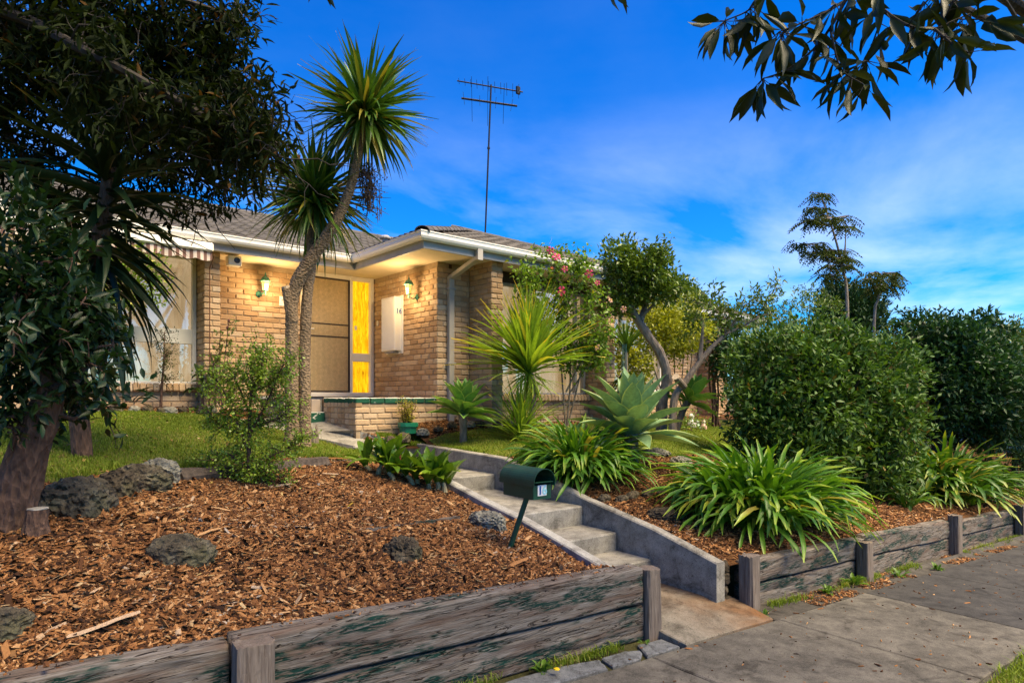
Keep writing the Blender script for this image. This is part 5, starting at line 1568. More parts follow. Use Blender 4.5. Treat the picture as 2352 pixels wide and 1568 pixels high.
# ------------------------------------------------------------------ glossy bush with its leaning trunk, far left
lb0 = G(40, 1212); dT = float(project(lb0)[2])
lt = thing('leaning_tree', 'glossy-leaved tree leaning on a thick brown trunk at the left edge', 'tree', lb0)
mb = MB(); p = smooth_path([P(5, 1260, dT), P(24, 1180, dT), P(55, 1070, dT), P(92, 970, dT), P(112, 870, dT), P(95, 740, dT), P(50, 600, dT)], 6)
ridged(mb, p, np.interp(np.linspace(0, 1, len(p)), [0, .12, .3, .5, 1], [.155, .112, .095, .082, .045]), 40, .30, 8, 5); mb.part('trunk', M_BARKR, lt)
mb = MB(); roots = []; rd = []
for k in range(26):
    f = RNG.uniform(.45, 1); a = p[int(f * (len(p) - 1))]; d = unit(np.array([RNG.normal(), RNG.normal(), RNG.normal() * .6 + .1])); e = a + d * RNG.uniform(.12, .34)
    mb.tube([a, (a + e) / 2 + RNG.normal(size=3) * .03, e], [.018, .012, .006], 5, False); roots.append(e); rd.append(d)
tp, td = twigs(mb, np.repeat(roots, 5, 0), rand_dirs(130), .2, .005, .4, 4, 4, .03)
mb.part('branches', M_BARKR, lt)
pts, dirs, cc = crown_pts(P(40, 750, dT), (.27, .30, .78), 330, 9, .045, .35, .75, 5, lambda q: project(q)[1] < 985 + 30 * np.sin(q[:, 0] * 17))
pts = np.concatenate([pts, np.repeat(tp, 4, 0) + RNG.normal(size=(len(tp) * 4, 3)) * .03]); dirs = np.concatenate([dirs, unit(np.repeat(td, 4, 0) + RNG.normal(size=(len(tp) * 4, 3)) * .6)])
kq = project(pts)[1] < 1010; pts, dirs = pts[kq], dirs[kq]
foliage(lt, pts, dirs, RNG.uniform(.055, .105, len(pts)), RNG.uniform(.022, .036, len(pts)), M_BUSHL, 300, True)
cs = G(84, 1226, 2.5); stu = thing('cut_stump', 'short sawn stump with a flat pale top beside the leaning trunk', 'stump', cs)
mb = MB(); ridged(mb, smooth_path([cs - (0, 0, .06), cs + (0, 0, .04), cs + (0.005, 0, .135)], 4), np.array([.085, .08, .072, .065, .06, .056, .054, .053, .052]), 30, .22, 4, 18); mb.part('stub', M_BARKR, stu)
mb = MB(); mb.tube([cs + (.005, 0, .136), cs + (.005, 0, .142)], .050, 14, True, .08); mb.part('sawn_face', plain('grey_cut', (0.36, 0.33, 0.27), .8, .2, 20), stu)

# ------------------------------------------------------------------ tree overhead on the left
ob = down(np.array([-2.6, 5.2, 0])); ot = thing('overhanging_tree', 'dark fine-leaved tree whose branches fill the upper left corner', 'tree', ob)
mb = MB(); fork = ob + (0.1, -.1, 2.6); limb(mb, [ob - (0, 0, .1), ob + (.05, 0, 1.3), fork], .17, .12, 12, 5); mb.part('trunk', M_BARKD, ot)
mb = MB(); roots, rd = [], []
BR = [[(-120, 60, 4.6), (160, 40, 4.8), (310, 75, 5.0), (380, 130, 5.1), (440, 180, 5.2), (540, 190, 5.3), (620, 260, 5.3)], [(-120, 60, 4.6), (60, 150, 5.0), (180, 230, 5.3), (300, 330, 5.5), (430, 400, 5.6), (560, 450, 5.6)],
      [(-100, -60, 4.4), (150, -60, 4.6), (330, -20, 4.8), (480, 20, 5.0), (560, 60, 5.1)], [(-120, 200, 4.8), (30, 330, 5.1), (110, 450, 5.4), (190, 520, 5.6)], [(-100, 0, 4.4), (200, 120, 4.3), (420, 240, 4.6), (560, 320, 4.9), (640, 360, 5.0)],
      [(160, 40, 4.8), (260, 150, 5.4), (400, 280, 5.8), (520, 330, 6.0), (640, 330, 6.0)], [(-120, 60, 5.0), (20, 80, 5.6), (160, 140, 6.0), (330, 220, 6.2)]]
for b in BR:
    q = limb(mb, [fork] + [P(*x) for x in b] if b[0][0] < 0 else [P(*x) for x in b], .05, .010, 7, 6, .15)
    for k in range(int(len(q) * .25), len(q)):
        for z in range(2): roots.append(q[k]); rd.append(unit(np.array([RNG.normal(), RNG.normal(), RNG.normal() * .8 - .1])))
tp, td = twigs(mb, roots, rd, .55, .007, .38, 4, 6, .05)
t2, d2 = twigs(mb, tp[::3], unit(td[::3] + RNG.normal(size=td[::3].shape) * .9), .28, .004, .45, 3, 4, .08)
mb.part('branches', M_BARKD, ot)
ap = np.concatenate([tp, t2]); ad = np.concatenate([td, d2]); rep = 4
pts = np.repeat(ap, rep, 0) + RNG.normal(size=(len(ap) * rep, 3)) * .05; dirs = unit(np.repeat(ad, rep, 0) * .5 + RNG.normal(size=(len(ap) * rep, 3)) * .7 + np.array([0, 0, -.35]))
u, v, d = project(pts)
edge_u = np.interp(v, [-50, 60, 150, 260, 340, 420, 480, 560, 640], [575, 600, 645, 680, 690, 660, 560, 300, 100]); keep = (u < edge_u + RNG.normal(size=len(u)) * 12) & (v < 640)
pts, dirs = pts[keep], dirs[keep]
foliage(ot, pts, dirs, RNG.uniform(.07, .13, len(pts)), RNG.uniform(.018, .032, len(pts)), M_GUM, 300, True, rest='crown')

# ------------------------------------------------------------------ street tree over the camera
sb_ = SW(4.6, .25, street_z(4.6)); stt = thing('street_tree', 'street tree whose drooping leafy branch hangs into the upper right corner', 'tree', sb_)
mb = MB(); fk = sb_ + (-.3, .2, 3.0); limb(mb, [sb_ - (0, 0, .1), sb_ + (-.05, .05, 1.5), fk, fk + (-.3, -.1, 1.4), fk + (-.7, .1, 3.0)], .16, .05, 14, 5); mb.part('trunk', M_BARKD, stt)
Z2 = lambda x, y, d: P((1850 + x / 2.373) * .828, y / 2.373 * .828, d)
mb = MB(); D0 = 2.35
tw = [[(1560, -420), (1280, -120), (1180, 0), (1075, 185), (960, 330), (790, 460), (630, 520)], [(1075, 185), (1090, 260), (1150, 460), (1300, 560)], [(1480, -200), (1380, 0), (1440, 80), (1590, 170), (1760, 190), (1880, 140), (2000, 90)], [(1760, 190), (1870, 280), (1980, 345)],
      [(700, -160), (570, 20), (520, 80), (375, 140)], [(1280, -120), (1140, 30), (880, 155), (740, 210)], [(1380, 0), (1395, 150), (1370, 240), (1310, 400)], [(1590, 170), (1700, 20), (1800, -60)], [(2100, -200), (1930, -60), (1850, 75), (1780, 190)], [(-380, -360), (-400, -230)], [(-2200, -360), (-2260, -230)]]
nodes = []; allq = []
for i, w_ in enumerate(tw):
    dd = D0 + (.0, .05, -.05, -.08, .12, .1, .03, .1, -.02, 0, 0)[i]
    q = limb(mb, [Z2(a, b, dd + .02 * k * (-1) ** i) for k, (a, b) in enumerate(w_)], .009 if i in (0, 2) else .005, .0022, 6, 4)
    allq += list(q)
    for k in range(2, len(q)):
        if k % 2 == 0 or k == len(q) - 1: nodes.append((q[k], k == len(q) - 1))
extra = [(Z2(380, 140, 2.47), True), (Z2(590, 60, 2.47), True), (Z2(890, 155, 2.45), True), (Z2(1110, 25, 2.4), True), (Z2(1310, 400, 2.38), True), (Z2(1150, 460, 2.4), True), (Z2(1830, 225, 2.28), True), (Z2(1690, 10, 2.3), False), (Z2(2080, 130, 2.33), True), (Z2(760, 215, 2.45), True), (Z2(640, 515, 2.47), True)]
for q, f in extra:
    a = min(allq, key=lambda z: np.linalg.norm(z - q)); mb.tube([a, (a + q) / 2, q], .0025, 5); nodes.append((q, f))
limb(mb, [fk, fk + (-.3, .5, .6), Z2(1560, -420, D0)], .05, .011, 8); limb(mb, [fk + (-.1, 0, .6), fk + (-1.2, -.6, 2.4), fk + (-2.4, -.8, 3.6)], .06, .02, 8); limb(mb, [fk + (-.1, 0, .5), fk + (1.0, .3, 2.4), fk + (2.0, .2, 3.6)], .06, .02, 8); limb(mb, [fk, fk + (-.1, .3, .3), Z2(1480, -200, D0 - .05)], .04, .008, 8); limb(mb, [fk, fk + (-.6, .6, .8), Z2(700, -160, D0 + .12)], .04, .006, 8)
limb(mb, [fk, fk + (0.1, .4, .2), Z2(2100, -200, D0 - .02)], .03, .005, 8); limb(mb, [fk, fk + (-1.2, .8, 1.2), Z2(-380, -360, D0)], .04, .005, 8); limb(mb, [fk, fk + (-1.0, .7, 1.0), Z2(-2200, -360, D0)], .02, .005, 8)
pts, dirs = [], []
for q, tip in nodes:
    for k in range(int(RNG.integers(5, 8)) if tip else int(RNG.integers(1, 4))):
        e = unit(np.array([RNG.normal() * .75, RNG.normal() * .75, -.75 + RNG.normal() * .45])); b = q + e * RNG.uniform(.02, .045)
        mb.tube([q, b], [.0022, .0012], 4, False); pts.append(b); dirs.append(e)
mb.part('branches', M_BARKD, stt)
pts = np.array(pts); dirs = np.array(dirs)
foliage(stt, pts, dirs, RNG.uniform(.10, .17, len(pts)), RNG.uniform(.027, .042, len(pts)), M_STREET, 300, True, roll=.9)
cp, cd, _ = crown_pts(np.array([3.6, .6, 6.6]), (4.6, 3.0, 1.7), 800, 10, .18, .2, .85, 8)  # unseen upper crown, placed and thickened to shade the footpath and front beds
u, v, d = project(cp); keep = (d < .1) | (v < -60) | (u > 2420) | (u < -70)
part_pts, part_d = cp[keep], cd[keep]
foliage(stt, part_pts, part_d, .17, .06, M_STREET, 0, False, rest='crown')

# ------------------------------------------------------------------ elephant bush by the log
jb = G(570, 1112); dJ = float(project(jb)[2]); jt = thing('elephant_bush', 'bright small-leaved elephant bush in front of the log and lawn', 'bush', jb)
mb = MB(); roots, rd = [], []
JB = [[(570, 1125), (572, 1040), (574, 950), (578, 880), (588, 800)], [(572, 1040), (540, 960), (515, 900), (490, 860)], [(572, 1000), (610, 930), (640, 860), (655, 830)], [(570, 1090), (620, 1050), (660, 1030), (695, 1005)], [(570, 1080), (520, 1040), (490, 1060)], [(574, 950), (545, 880), (530, 845)], [(576, 900), (620, 880), (668, 850)], [(570, 1100), (540, 1090), (500, 1095)], [(572, 1060), (610, 1090), (650, 1095)], [(578, 900), (600, 840), (612, 800)], [(574, 980), (640, 960), (668, 925)], [(570, 1000), (510, 980), (480, 945)]]
for b in JB:
    dz = RNG.uniform(-.22, .22)
    q = limb(mb, [P(a, c, dJ + dz * k / (len(b) - 1)) for k, (a, c) in enumerate(b)], .022 if b is JB[0] else .011, .004, 6, 6, .2)
    for k in range(2, len(q)):
        for z in range(3): roots.append(q[k]); rd.append(unit(np.array([RNG.normal(), RNG.normal(), RNG.normal() * .7 + .25])))
tp, td = twigs(mb, roots, rd, .19, .0035, .35, 4, 5)
mb.part('stems', plain('red_stem', (0.09, 0.045, 0.03), .7, .2), jt)
rep = 5; pts = np.repeat(tp, rep, 0) + RNG.normal(size=(len(tp) * rep, 3)) * .020; dirs = unit(np.repeat(td, rep, 0) * .3 + RNG.normal(size=(len(tp) * rep, 3)))
keep = pts[:, 2] > ground(pts[:, 0], pts[:, 1]) + .01; pts, dirs = pts[keep], dirs[keep]
foliage(jt, pts, dirs, RNG.uniform(.017, .028, len(pts)), RNG.uniform(.016, .024, len(pts)), M_JADE, 300)

# ------------------------------------------------------------------ orchid-like clump beside the steps
ob_ = G(930, 1108); oc = thing('crinum_clump', 'clump of broad strap leaves on pale bulb stems beside the steps', 'lily clump', ob_)
va = strap_set('leaf', M_CRIN, [dict(L=1.0, w=.25, a0=80, a1=55, prof='lily', fold=.16), dict(L=1.0, w=.26, a0=66, a1=20, prof='lily', fold=.16), dict(L=1.0, w=.27, a0=50, a1=-15, prof='lily', fold=.14), dict(L=1.0, w=.25, a0=34, a1=-45, prof='lily', fold=.14)], 4)
items = []; mb = None
for (u, v, dz) in ((868, 1105, 0), (905, 1120, -.05), (948, 1112, 0), (985, 1122, -.03), (1022, 1100, .0), (930, 1092, .2), (985, 1088, .25), (1035, 1078, .2), (880, 1085, .2), (958, 1098, .1), (850, 1098, .1), (1008, 1108, .05)):
    b = down(P(u, v, float(project(ob_)[2]) + dz)); h = RNG.uniform(.05, .11); lean = RNG.normal(size=2) * .03
    tpq = b + np.array([lean[0], lean[1], h]); mb = MB(); limb(mb, [b - (0, 0, .03), b + (lean[0] * .3, lean[1] * .3, h * .5), tpq], .034, .018, 8, 3, .1); mb.part('stem', M_PSEUDO, oc)
    n = int(RNG.integers(8, 12)); a0 = RNG.uniform(0, 6)
    for k in range(n):
        items.append((int(min(15, max(0, RNG.normal(6 + 7 * (k / n - .4), 3)))), orient(a0 + k * 2.4 + RNG.normal() * .2, RNG.normal() * .1, RNG.uniform(.27, .40), RNG.normal() * .2), tpq + RNG.normal(size=3) * .006))
va.emit(oc, items, 'leaf', 300)
mb = MB(); q = P(918, 1040, float(project(ob_)[2])); mb.tube([q - (0, 0, .17), q, q + (0, 0, .05)], [.012, .016, .003], 8); mb.part('flower_bud', plain('red_bud', (0.16, 0.03, 0.02), .6, .3), oc)

# ------------------------------------------------------------------ plants by the left window and pillar
sb1 = down(P(368, 935, 9.3)); sap = thing('window_sapling', 'thin reddish sapling standing before the left window', 'sapling', sb1)
mb = MB(); q = limb(mb, [sb1 - (0, 0, .05), P(372, 880, 9.3), P(376, 830, 9.3), P(378, 765, 9.3)], .022, .006, 7, 6)
roots = np.repeat(q[6:], 4, 0); rd = unit(RNG.normal(size=(len(roots), 3)) + np.array([0, 0, .3])); tp, td = twigs(mb, roots, rd, .26, .004, .35, 4, 5); mb.part('stem', M_BARKR, sap)
pts = np.repeat(tp, 3, 0) + RNG.normal(size=(len(tp) * 3, 3)) * .02; foliage(sap, pts, rand_dirs(len(pts)), .032, .016, M_TALL, 250)
vb = down(P(228, 935, 9.2)); vi_ = thing('window_vine', 'dark leafy vine climbing at the left end of the window', 'vine', vb)
mb = MB(); roots = []
for k in range(16):
    u0 = RNG.uniform(190, 255); q = limb(mb, [down(P(u0, 935, 9.2)), P(u0 + RNG.normal() * 8, 860, 9.2), P(u0 + RNG.normal() * 14, 780, 9.1), P(u0 + RNG.normal() * 22, 700, 9.0)], .010, .003, 5, 5); roots += list(q[2:])
mb.part('stems', M_BARKD, vi_); roots = np.array(roots); pts = np.repeat(roots, 9, 0) + RNG.normal(size=(len(roots) * 9, 3)) * .11
foliage(vi_, pts, rand_dirs(len(pts), -.3), RNG.uniform(.04, .075, len(pts)), .035, M_BUSHL, 300)
bk = down(P(310, 930, 9.9)); wsh = thing('window_shrub', 'yellow-green shrub in front of the upper left window', 'shrub', bk)
mb = MB(); limb(mb, [bk - (0, 0, .05), P(300, 800, 9.2), P(300, 680, 8.8)], .03, .015, 7); mb.part('stem', M_BARKD, wsh)
pts, dirs, _ = crown_pts(P(285, 635, 8.7), (.5, .35, .42), 260, 9, .05, .35, .7, 12); foliage(wsh, pts, dirs, .07, .03, M_HIB, 200)

rb = down(P(512, 940, 9.2)); ro = thing('rose_bush', 'thin rose canes with dark buds beside the brick pillar', 'rose', rb)
mb = MB(); roots = []
for b in ([(512, 940), (515, 850), (520, 790), (526, 738)], [(510, 940), (505, 860), (504, 800), (507, 762)], [(512, 930), (495, 860), (484, 810)], [(514, 930), (540, 870), (556, 815)], [(514, 930), (550, 880), (575, 840)], [(508, 935), (480, 890), (470, 850)]):
    q = limb(mb, [P(a, c, 9.2) for a, c in b], .009, .004, 6, 5); roots += list(q[5:])
mb.part('canes', plain('rose_cane', (0.10, 0.035, 0.03), .6, .3), ro)
roots = np.array(roots); mb = MB(); tp, td = twigs(mb, roots, rand_dirs(len(roots), .2), .14, .003, .4, 4, 4); mb.part('twigs', M_BARKR, ro, kind='stuff')
pts = np.repeat(tp, 2, 0) + RNG.normal(size=(len(tp) * 2, 3)) * .02; foliage(ro, pts, rand_dirs(len(pts), -.2), RNG.uniform(.035, .06, len(pts)), .03, M_STREE, 300)
for u, v in ((526, 736), (507, 760), (522, 752)):
    mb = MB(); c = P(u, v, 9.2); mb.lathe([(.003, -.03), (.014, -.018), (.016, 0), (.010, .016), (.002, .026)], c, 8); mb.part('bud', plain('dark_bud', (0.09, 0.015, 0.02), .6, .2), ro)
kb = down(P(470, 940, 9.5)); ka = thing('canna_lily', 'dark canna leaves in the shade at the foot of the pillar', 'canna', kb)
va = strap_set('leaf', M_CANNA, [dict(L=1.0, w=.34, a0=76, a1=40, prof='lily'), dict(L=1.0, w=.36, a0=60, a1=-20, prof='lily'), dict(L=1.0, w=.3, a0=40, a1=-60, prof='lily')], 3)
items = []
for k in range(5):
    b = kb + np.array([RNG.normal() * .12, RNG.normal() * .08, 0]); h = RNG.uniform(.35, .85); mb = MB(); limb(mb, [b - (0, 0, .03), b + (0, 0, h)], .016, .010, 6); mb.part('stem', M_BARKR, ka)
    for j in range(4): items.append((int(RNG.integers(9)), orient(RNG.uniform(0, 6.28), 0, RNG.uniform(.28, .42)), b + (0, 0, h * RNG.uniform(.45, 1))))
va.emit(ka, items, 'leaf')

# potted plant by the porch
pc = down(P(937, 968, 9.70), -.01)
M_POT = plain('green_plastic', (0.012, 0.17, 0.09), 0.35, 0.12, 8, bmp=0.03)
po = thing('flower_pot', 'green plastic bowl pot standing against the porch bricks', 'pot', pc)
mb = MB(); mb.lathe([(.10, 0), (.125, .01), (.135, .10), (.15, .105), (.156, .11), (.158, .165), (.148, .168), (.14, .15), (.13, .148)], pc, 12); mb.part('bowl', M_POT, po)
mb = MB(); mb.lathe([(.128, 0), (.001, .012)], pc + (0, 0, .135), 12); mb.part('potting_soil', M_MULCH, po)
pp = thing('pot_succulent', 'straggly yellow-leaved succulent growing in the green bowl', 'succulent', pc + (0, 0, .14))
mb = MB(); q0 = pc + (0, 0, .14); roots, rd = [], []
for k in range(9):
    e = q0 + np.array([RNG.normal() * .11, RNG.normal() * .08, RNG.uniform(.16, .36)]); q = limb(mb, [q0 + RNG.normal(size=3) * (.03, .03, 0), (q0 + e) / 2 + RNG.normal(size=3) * .03, e], .008, .004, 5, 5); roots += list(q[2:])
roots = np.array(roots); tp, td = twigs(mb, np.repeat(roots, 2, 0), rand_dirs(len(roots) * 2, .3), .09, .003, .4, 4, 4); mb.part('stems', M_BARKR, pp)
pts = np.repeat(tp, 2, 0) + RNG.normal(size=(len(tp) * 2, 3)) * .012; foliage(pp, pts, rand_dirs(len(pts)), .022, .017, M_POTP, 250)

# ------------------------------------------------------------------ hibiscus against the wing window
hb_ = down(P(1300, 985, 10.2)); hi_ = thing('hibiscus', 'hibiscus with pink flowers climbing over the wing window', 'hibiscus', hb_)
mb = MB(); roots = []
HB = [[(1300, 985), (1290, 850), (1285, 740), (1275, 600)], [(1300, 985), (1310, 860), (1300, 700), (1262, 580)], [(1302, 980), (1335, 850), (1350, 760), (1360, 640)], [(1290, 850), (1250, 740), (1215, 640)], [(1300, 900), (1340, 820), (1385, 760)], [(1285, 740), (1320, 660), (1330, 590)], [(1290, 800), (1230, 700), (1195, 620)], [(1310, 900), (1350, 840), (1375, 800)]]
for b in HB:
    dz = RNG.uniform(-.25, .15)
    q = limb(mb, [P(a, c, 10.2 + dz * k / (len(b) - 1)) if k else hb_ if a in (1300, 1302) and c > 970 else P(a, c, 10.2) for k, (a, c) in enumerate(b)], .016, .005, 6, 7); roots += list(q[8:])
roots = np.array(roots); tp, td = twigs(mb, np.repeat(roots, 3, 0), rand_dirs(len(roots) * 3, .25), .34, .005, .35, 4, 5); mb.part('branches', M_BARKG, hi_)
pts = np.repeat(tp, 4, 0) + RNG.normal(size=(len(tp) * 4, 3)) * .05
dirs = unit(np.repeat(td, 4, 0) * .4 + RNG.normal(size=(len(tp) * 4, 3)) * .8 + np.array([0, 0, -.1])); u, v, d = project(pts); keep = (v > 560) & (u > 1165) & (u < 1415); pts, dirs = pts[keep], dirs[keep]
foliage(hi_, pts, dirs, RNG.uniform(.045, .085, len(pts)), RNG.uniform(.035, .055, len(pts)), M_HIB, 300, True)
def flower(th, c, r, mat, face):
    z = unit(np.asarray(face, float)); x = unit(np.cross(z, (0.1, .2, 1))); y = np.cross(z, x); mb = MB()
    for k in range(5):
        a = k * 2 * math.pi / 5; V = []
        for rad, da, up in ((.08, 0, 0), (.6, -.42, .12), (.6, .42, .12), (1.0, -.36, .02), (1.02, .36, .06), (.75, 0, .2)):
            V.append(c + r * (rad * (math.cos(a + da) * x + math.sin(a + da) * y) + up * z))
        mb.add(V, [(0, 1, 5), (0, 5, 2), (1, 3, 5), (5, 4, 2), (3, 4, 5)])
    V, F = mb.arrays(); part('flower', V, F, mat, th, {'tint': RNG.random(len(V)), 'along': np.zeros(len(V)), 'edge': np.zeros(len(V))})
    mb = MB(); mb.tube([c, c + z * r * .8], [.006, .009], 5); mb.part('stamen', plain('stamen_yellow', (0.7, 0.45, 0.05), .6), th)
to_cam = lambda p: unit(np.array([0, 0, EYE]) - p)
for u, v, r, mt in ((1264, 575, .062, M_PINK), (1278, 590, .075, M_PINK), (1297, 618, .055, M_PINK), (1290, 668, .075, M_PINK), (1353, 628, .07, M_PINK), (1372, 650, .045, M_PINK), (1268, 615, .03, M_PINK), (1372, 798, .055, M_PALE), (1432, 710, .05, M_PALE), (1402, 690, .04, M_PALE)):
    c = P(u, v, 9.75); flower(hi_, c, r, mt, to_cam(c) + RNG.normal(size=3) * .35)

# ------------------------------------------------------------------ crooked tree with a clipped crown, and the forked one
cb1 = down(P(1520, 985, 10.9)); c1t = thing('crooked_tree', 'crooked grey trunk with a dense clipped crown right of the wing', 'tree', cb1)
mb = MB(); tq = limb(mb, [cb1 - (0, 0, .1), P(1520, 930, 10.9), P(1532, 870, 10.9), P(1518, 815, 10.9), P(1488, 770, 10.9), P(1462, 730, 10.9), P(1440, 690, 10.9), P(1432, 650, 10.9)], .10, .05, 12, 6, .18)
limb(mb, [P(1470, 738, 10.9), P(1482, 700, 11), P(1486, 650, 11)], .06, .03, 8); limb(mb, [P(1476, 725, 10.9), P(1510, 690, 10.8), P(1535, 660, 10.8)], .03, .012, 7); mb.part('trunk', M_BARKP, c1t)
pts, dirs, cc = crown_pts(P(1465, 640, 10.9), (.50, .55, .42), 300, 11, .06, .45, .8, 21)
p3, d3, _ = crown_pts(P(1425, 595, 10.7), (.34, .3, .30), 120, 9, .06, .5, .8, 22); p4, d4, _ = crown_pts(P(1530, 665, 10.8), (.36, .4, .22), 130, 9, .06, .5, .8, 23); p5_, d5_, _ = crown_pts(P(1500, 600, 10.9), (.32, .3, .22), 90, 9, .06, .5, .8, 24); p6_, d6_, _ = crown_pts(P(1412, 690, 10.8), (.26, .3, .26), 70, 9, .06, .5, .8, 25)
mb = MB(); tpc, tdc = twigs(mb, np.repeat(cc[cc[:, 2] > P(1465, 625, 10.9)[2]][:26], 1, 0), rand_dirs(26, 1.6)[:len(cc[cc[:, 2] > P(1465, 625, 10.9)[2]][:26])], .34, .005, .3, 4, 6)
pts = np.concatenate([pts, p3, p4, p5_, p6_, np.repeat(tpc, 4, 0) + RNG.normal(size=(len(tpc) * 4, 3)) * .03]); dirs = np.concatenate([dirs, d3, d4, d5_, d6_, rand_dirs(len(tpc) * 4)])
for q in cc[::6]: mb.tube([P(1462, 680, 10.9), (q + P(1462, 660, 10.9)) / 2 + RNG.normal(size=3) * .05, q], [.012, .008, .003], 4, False)
mb.part('branches', M_BARKG, c1t); foliage(c1t, pts, dirs, RNG.uniform(.07, .115, len(pts)), RNG.uniform(.034, .048, len(pts)), M_STREE, 300)

fb = down(P(1545, 985, 10.3)); ft = thing('forked_tree', 'sparse forked tree with a sawn branch leaning right behind the agave', 'tree', fb)
mb = MB(); limb(mb, [fb - (0, 0, .1), P(1548, 920, 10.3), P(1575, 875, 10.3), P(1612, 825, 10.3), P(1640, 792, 10.3), P(1668, 765, 10.35), P(1690, 735, 10.4)], .065, .02, 10, 6, .15)
limb(mb, [P(1608, 828, 10.3), P(1612, 780, 10.3), P(1615, 735, 10.3)], .04, .015, 8); limb(mb, [P(1664, 768, 10.3), P(1700, 752, 10.3), P(1740, 730, 10.2), P(1770, 722, 10.2), P(1800, 745, 10.1)], .022, .006, 7)
limb(mb, [P(1690, 735, 10.4), P(1710, 705, 10.4), P(1740, 680, 10.4)], .018, .006, 6); limb(mb, [P(1668, 765, 10.3), P(1650, 720, 10.3), P(1630, 690, 10.3)], .02, .007, 6); limb(mb, [P(1770, 722, 10.2), P(1760, 690, 10.2), P(1785, 660, 10.2)], .008, .003, 5)
mb.part('trunk', M_BARKP, ft)
mb = MB(); mb.tube([P(1572, 888, 10.28), P(1553, 866, 10.08)], [.05, .055], 12); stub = mb.part('sawn_branch', M_BARKP, ft)
mb = MB(); mb.tube([P(1552.9, 865.9, 10.079), P(1551.6, 864.2, 10.064)], .054, 12); mb.part('sawn_face', M_CUT, ft)
nd_ = [(1615, 735), (1630, 690), (1640, 720), (1600, 720), (1690, 735), (1710, 705), (1740, 682), (1725, 690), (1665, 730), (1650, 705), (1590, 745), (1610, 700), (1760, 690), (1783, 662), (1700, 720), (1655, 755), (1770, 720), (1675, 705), (1580, 720)]
roots = np.array([P(u, v, 10.3 + RNG.normal() * .12) for u, v in nd_ for _ in range(7)]); mb = MB(); tp, td = twigs(mb, roots, rand_dirs(len(roots), .4), .26, .004, .4, 4, 4); mb.part('twigs', M_BARKG, ft, kind='stuff')
pts = np.repeat(tp, 3, 0) + RNG.normal(size=(len(tp) * 3, 3)) * .03; dirs = unit(np.repeat(td, 3, 0) + RNG.normal(size=(len(pts), 3)) * .6); foliage(ft, pts, dirs, RNG.uniform(.06, .1, len(pts)), RNG.uniform(.025, .036, len(pts)), M_STREE, 300, True)

yb_ = down(P(1550, 960, 13.3)); ys = thing('golden_shrub', 'golden yellow-green shrub against the wall behind the crooked tree', 'shrub', yb_)
mb = MB()
for k in range(7): limb(mb, [yb_ + RNG.normal(size=3) * (.2, .15, 0), P(1500 + k * 13, 880, 13.3), P(1460 + k * 22, 780, 13.2)], .02, .008, 6)
mb.part('stems', M_BARKG, ys); pts, dirs, _ = crown_pts(P(1540, 750, 13.2), (.85, .75, .66), 620, 10, .07, .35, .8, 31); p2, d2, _ = crown_pts(P(1450, 840, 12.8), (.42, .35, .80), 330, 9, .07, .35, .8, 32)
pts = np.concatenate([pts, p2]); dirs = np.concatenate([dirs, d2]); foliage(ys, pts, dirs, .085, .042, M_YEL, 300)
tb = down(P(1440, 975, 12.0)); ty = thing('tied_yucca', 'narrow green yucca tied with string beside the far brick pillar', 'yucca', tb)
va = strap_set('leaf', M_CORD, SWORD[:3], 4); mb = MB(); limb(mb, [tb - (0, 0, .05), P(1438, 800, 12)], .035, .03, 7); mb.part('trunk', M_BARKG, ty)
va.emit(ty, head(ty, va, 12, P(1438, 800, 12), 60, .62, 25, 88) + head(ty, va, 12, P(1436, 860, 12), 50, .6, -80, -30), 'leaf', 110)
M_STRING = plain('blue_string', (0.12, 0.30, 0.33), .7); mb = MB()
for k in range(4): mb.tube([P(1430 + k * 3, 790, 11.8), P(1427 + k * 4, 900, 11.8)], .005, 4)
mb.part('string', M_STRING, ty)
db = down(P(1640, 985, 13.5)); dcl = thing('wall_climber', 'brown-stemmed climber with dark leaves on the far wall', 'climber', db)
mb = MB()
for k in range(7): limb(mb, [db + RNG.normal(size=3) * (.06, .05, 0), P(1638 + RNG.normal() * 6, 900, 13.4), P(1645 + RNG.normal() * 12, 820, 13.3), P(1660 + RNG.normal() * 18, 770, 13.2)], .028, .01, 6)
mb.part('stems', M_BARKR, dcl); pts, dirs, _ = crown_pts(P(1672, 812, 13.2), (.4, .4, .55), 160, 9, .07, .3, .8, 35); foliage(dcl, pts, dirs, .09, .06, M_DARKT, 200)
lp = down(P(1560, 985, 12.3)); lpl = thing('low_shrub', 'low straggly shrub under the small leaning agave', 'shrub', lp); mb = MB(); tp, td = twigs(mb, np.repeat([lp], 40, 0) + RNG.normal(size=(40, 3)) * (.3, .2, 0), rand_dirs(40, 1.2), .5, .006, .3, 4, 6); mb.part('stems', M_BARKR, lpl, kind='stuff')
pts = np.repeat(tp, 4, 0) + RNG.normal(size=(len(tp) * 4, 3)) * .05; foliage(lpl, pts, rand_dirs(len(pts)), .05, .03, M_HIB, 150)

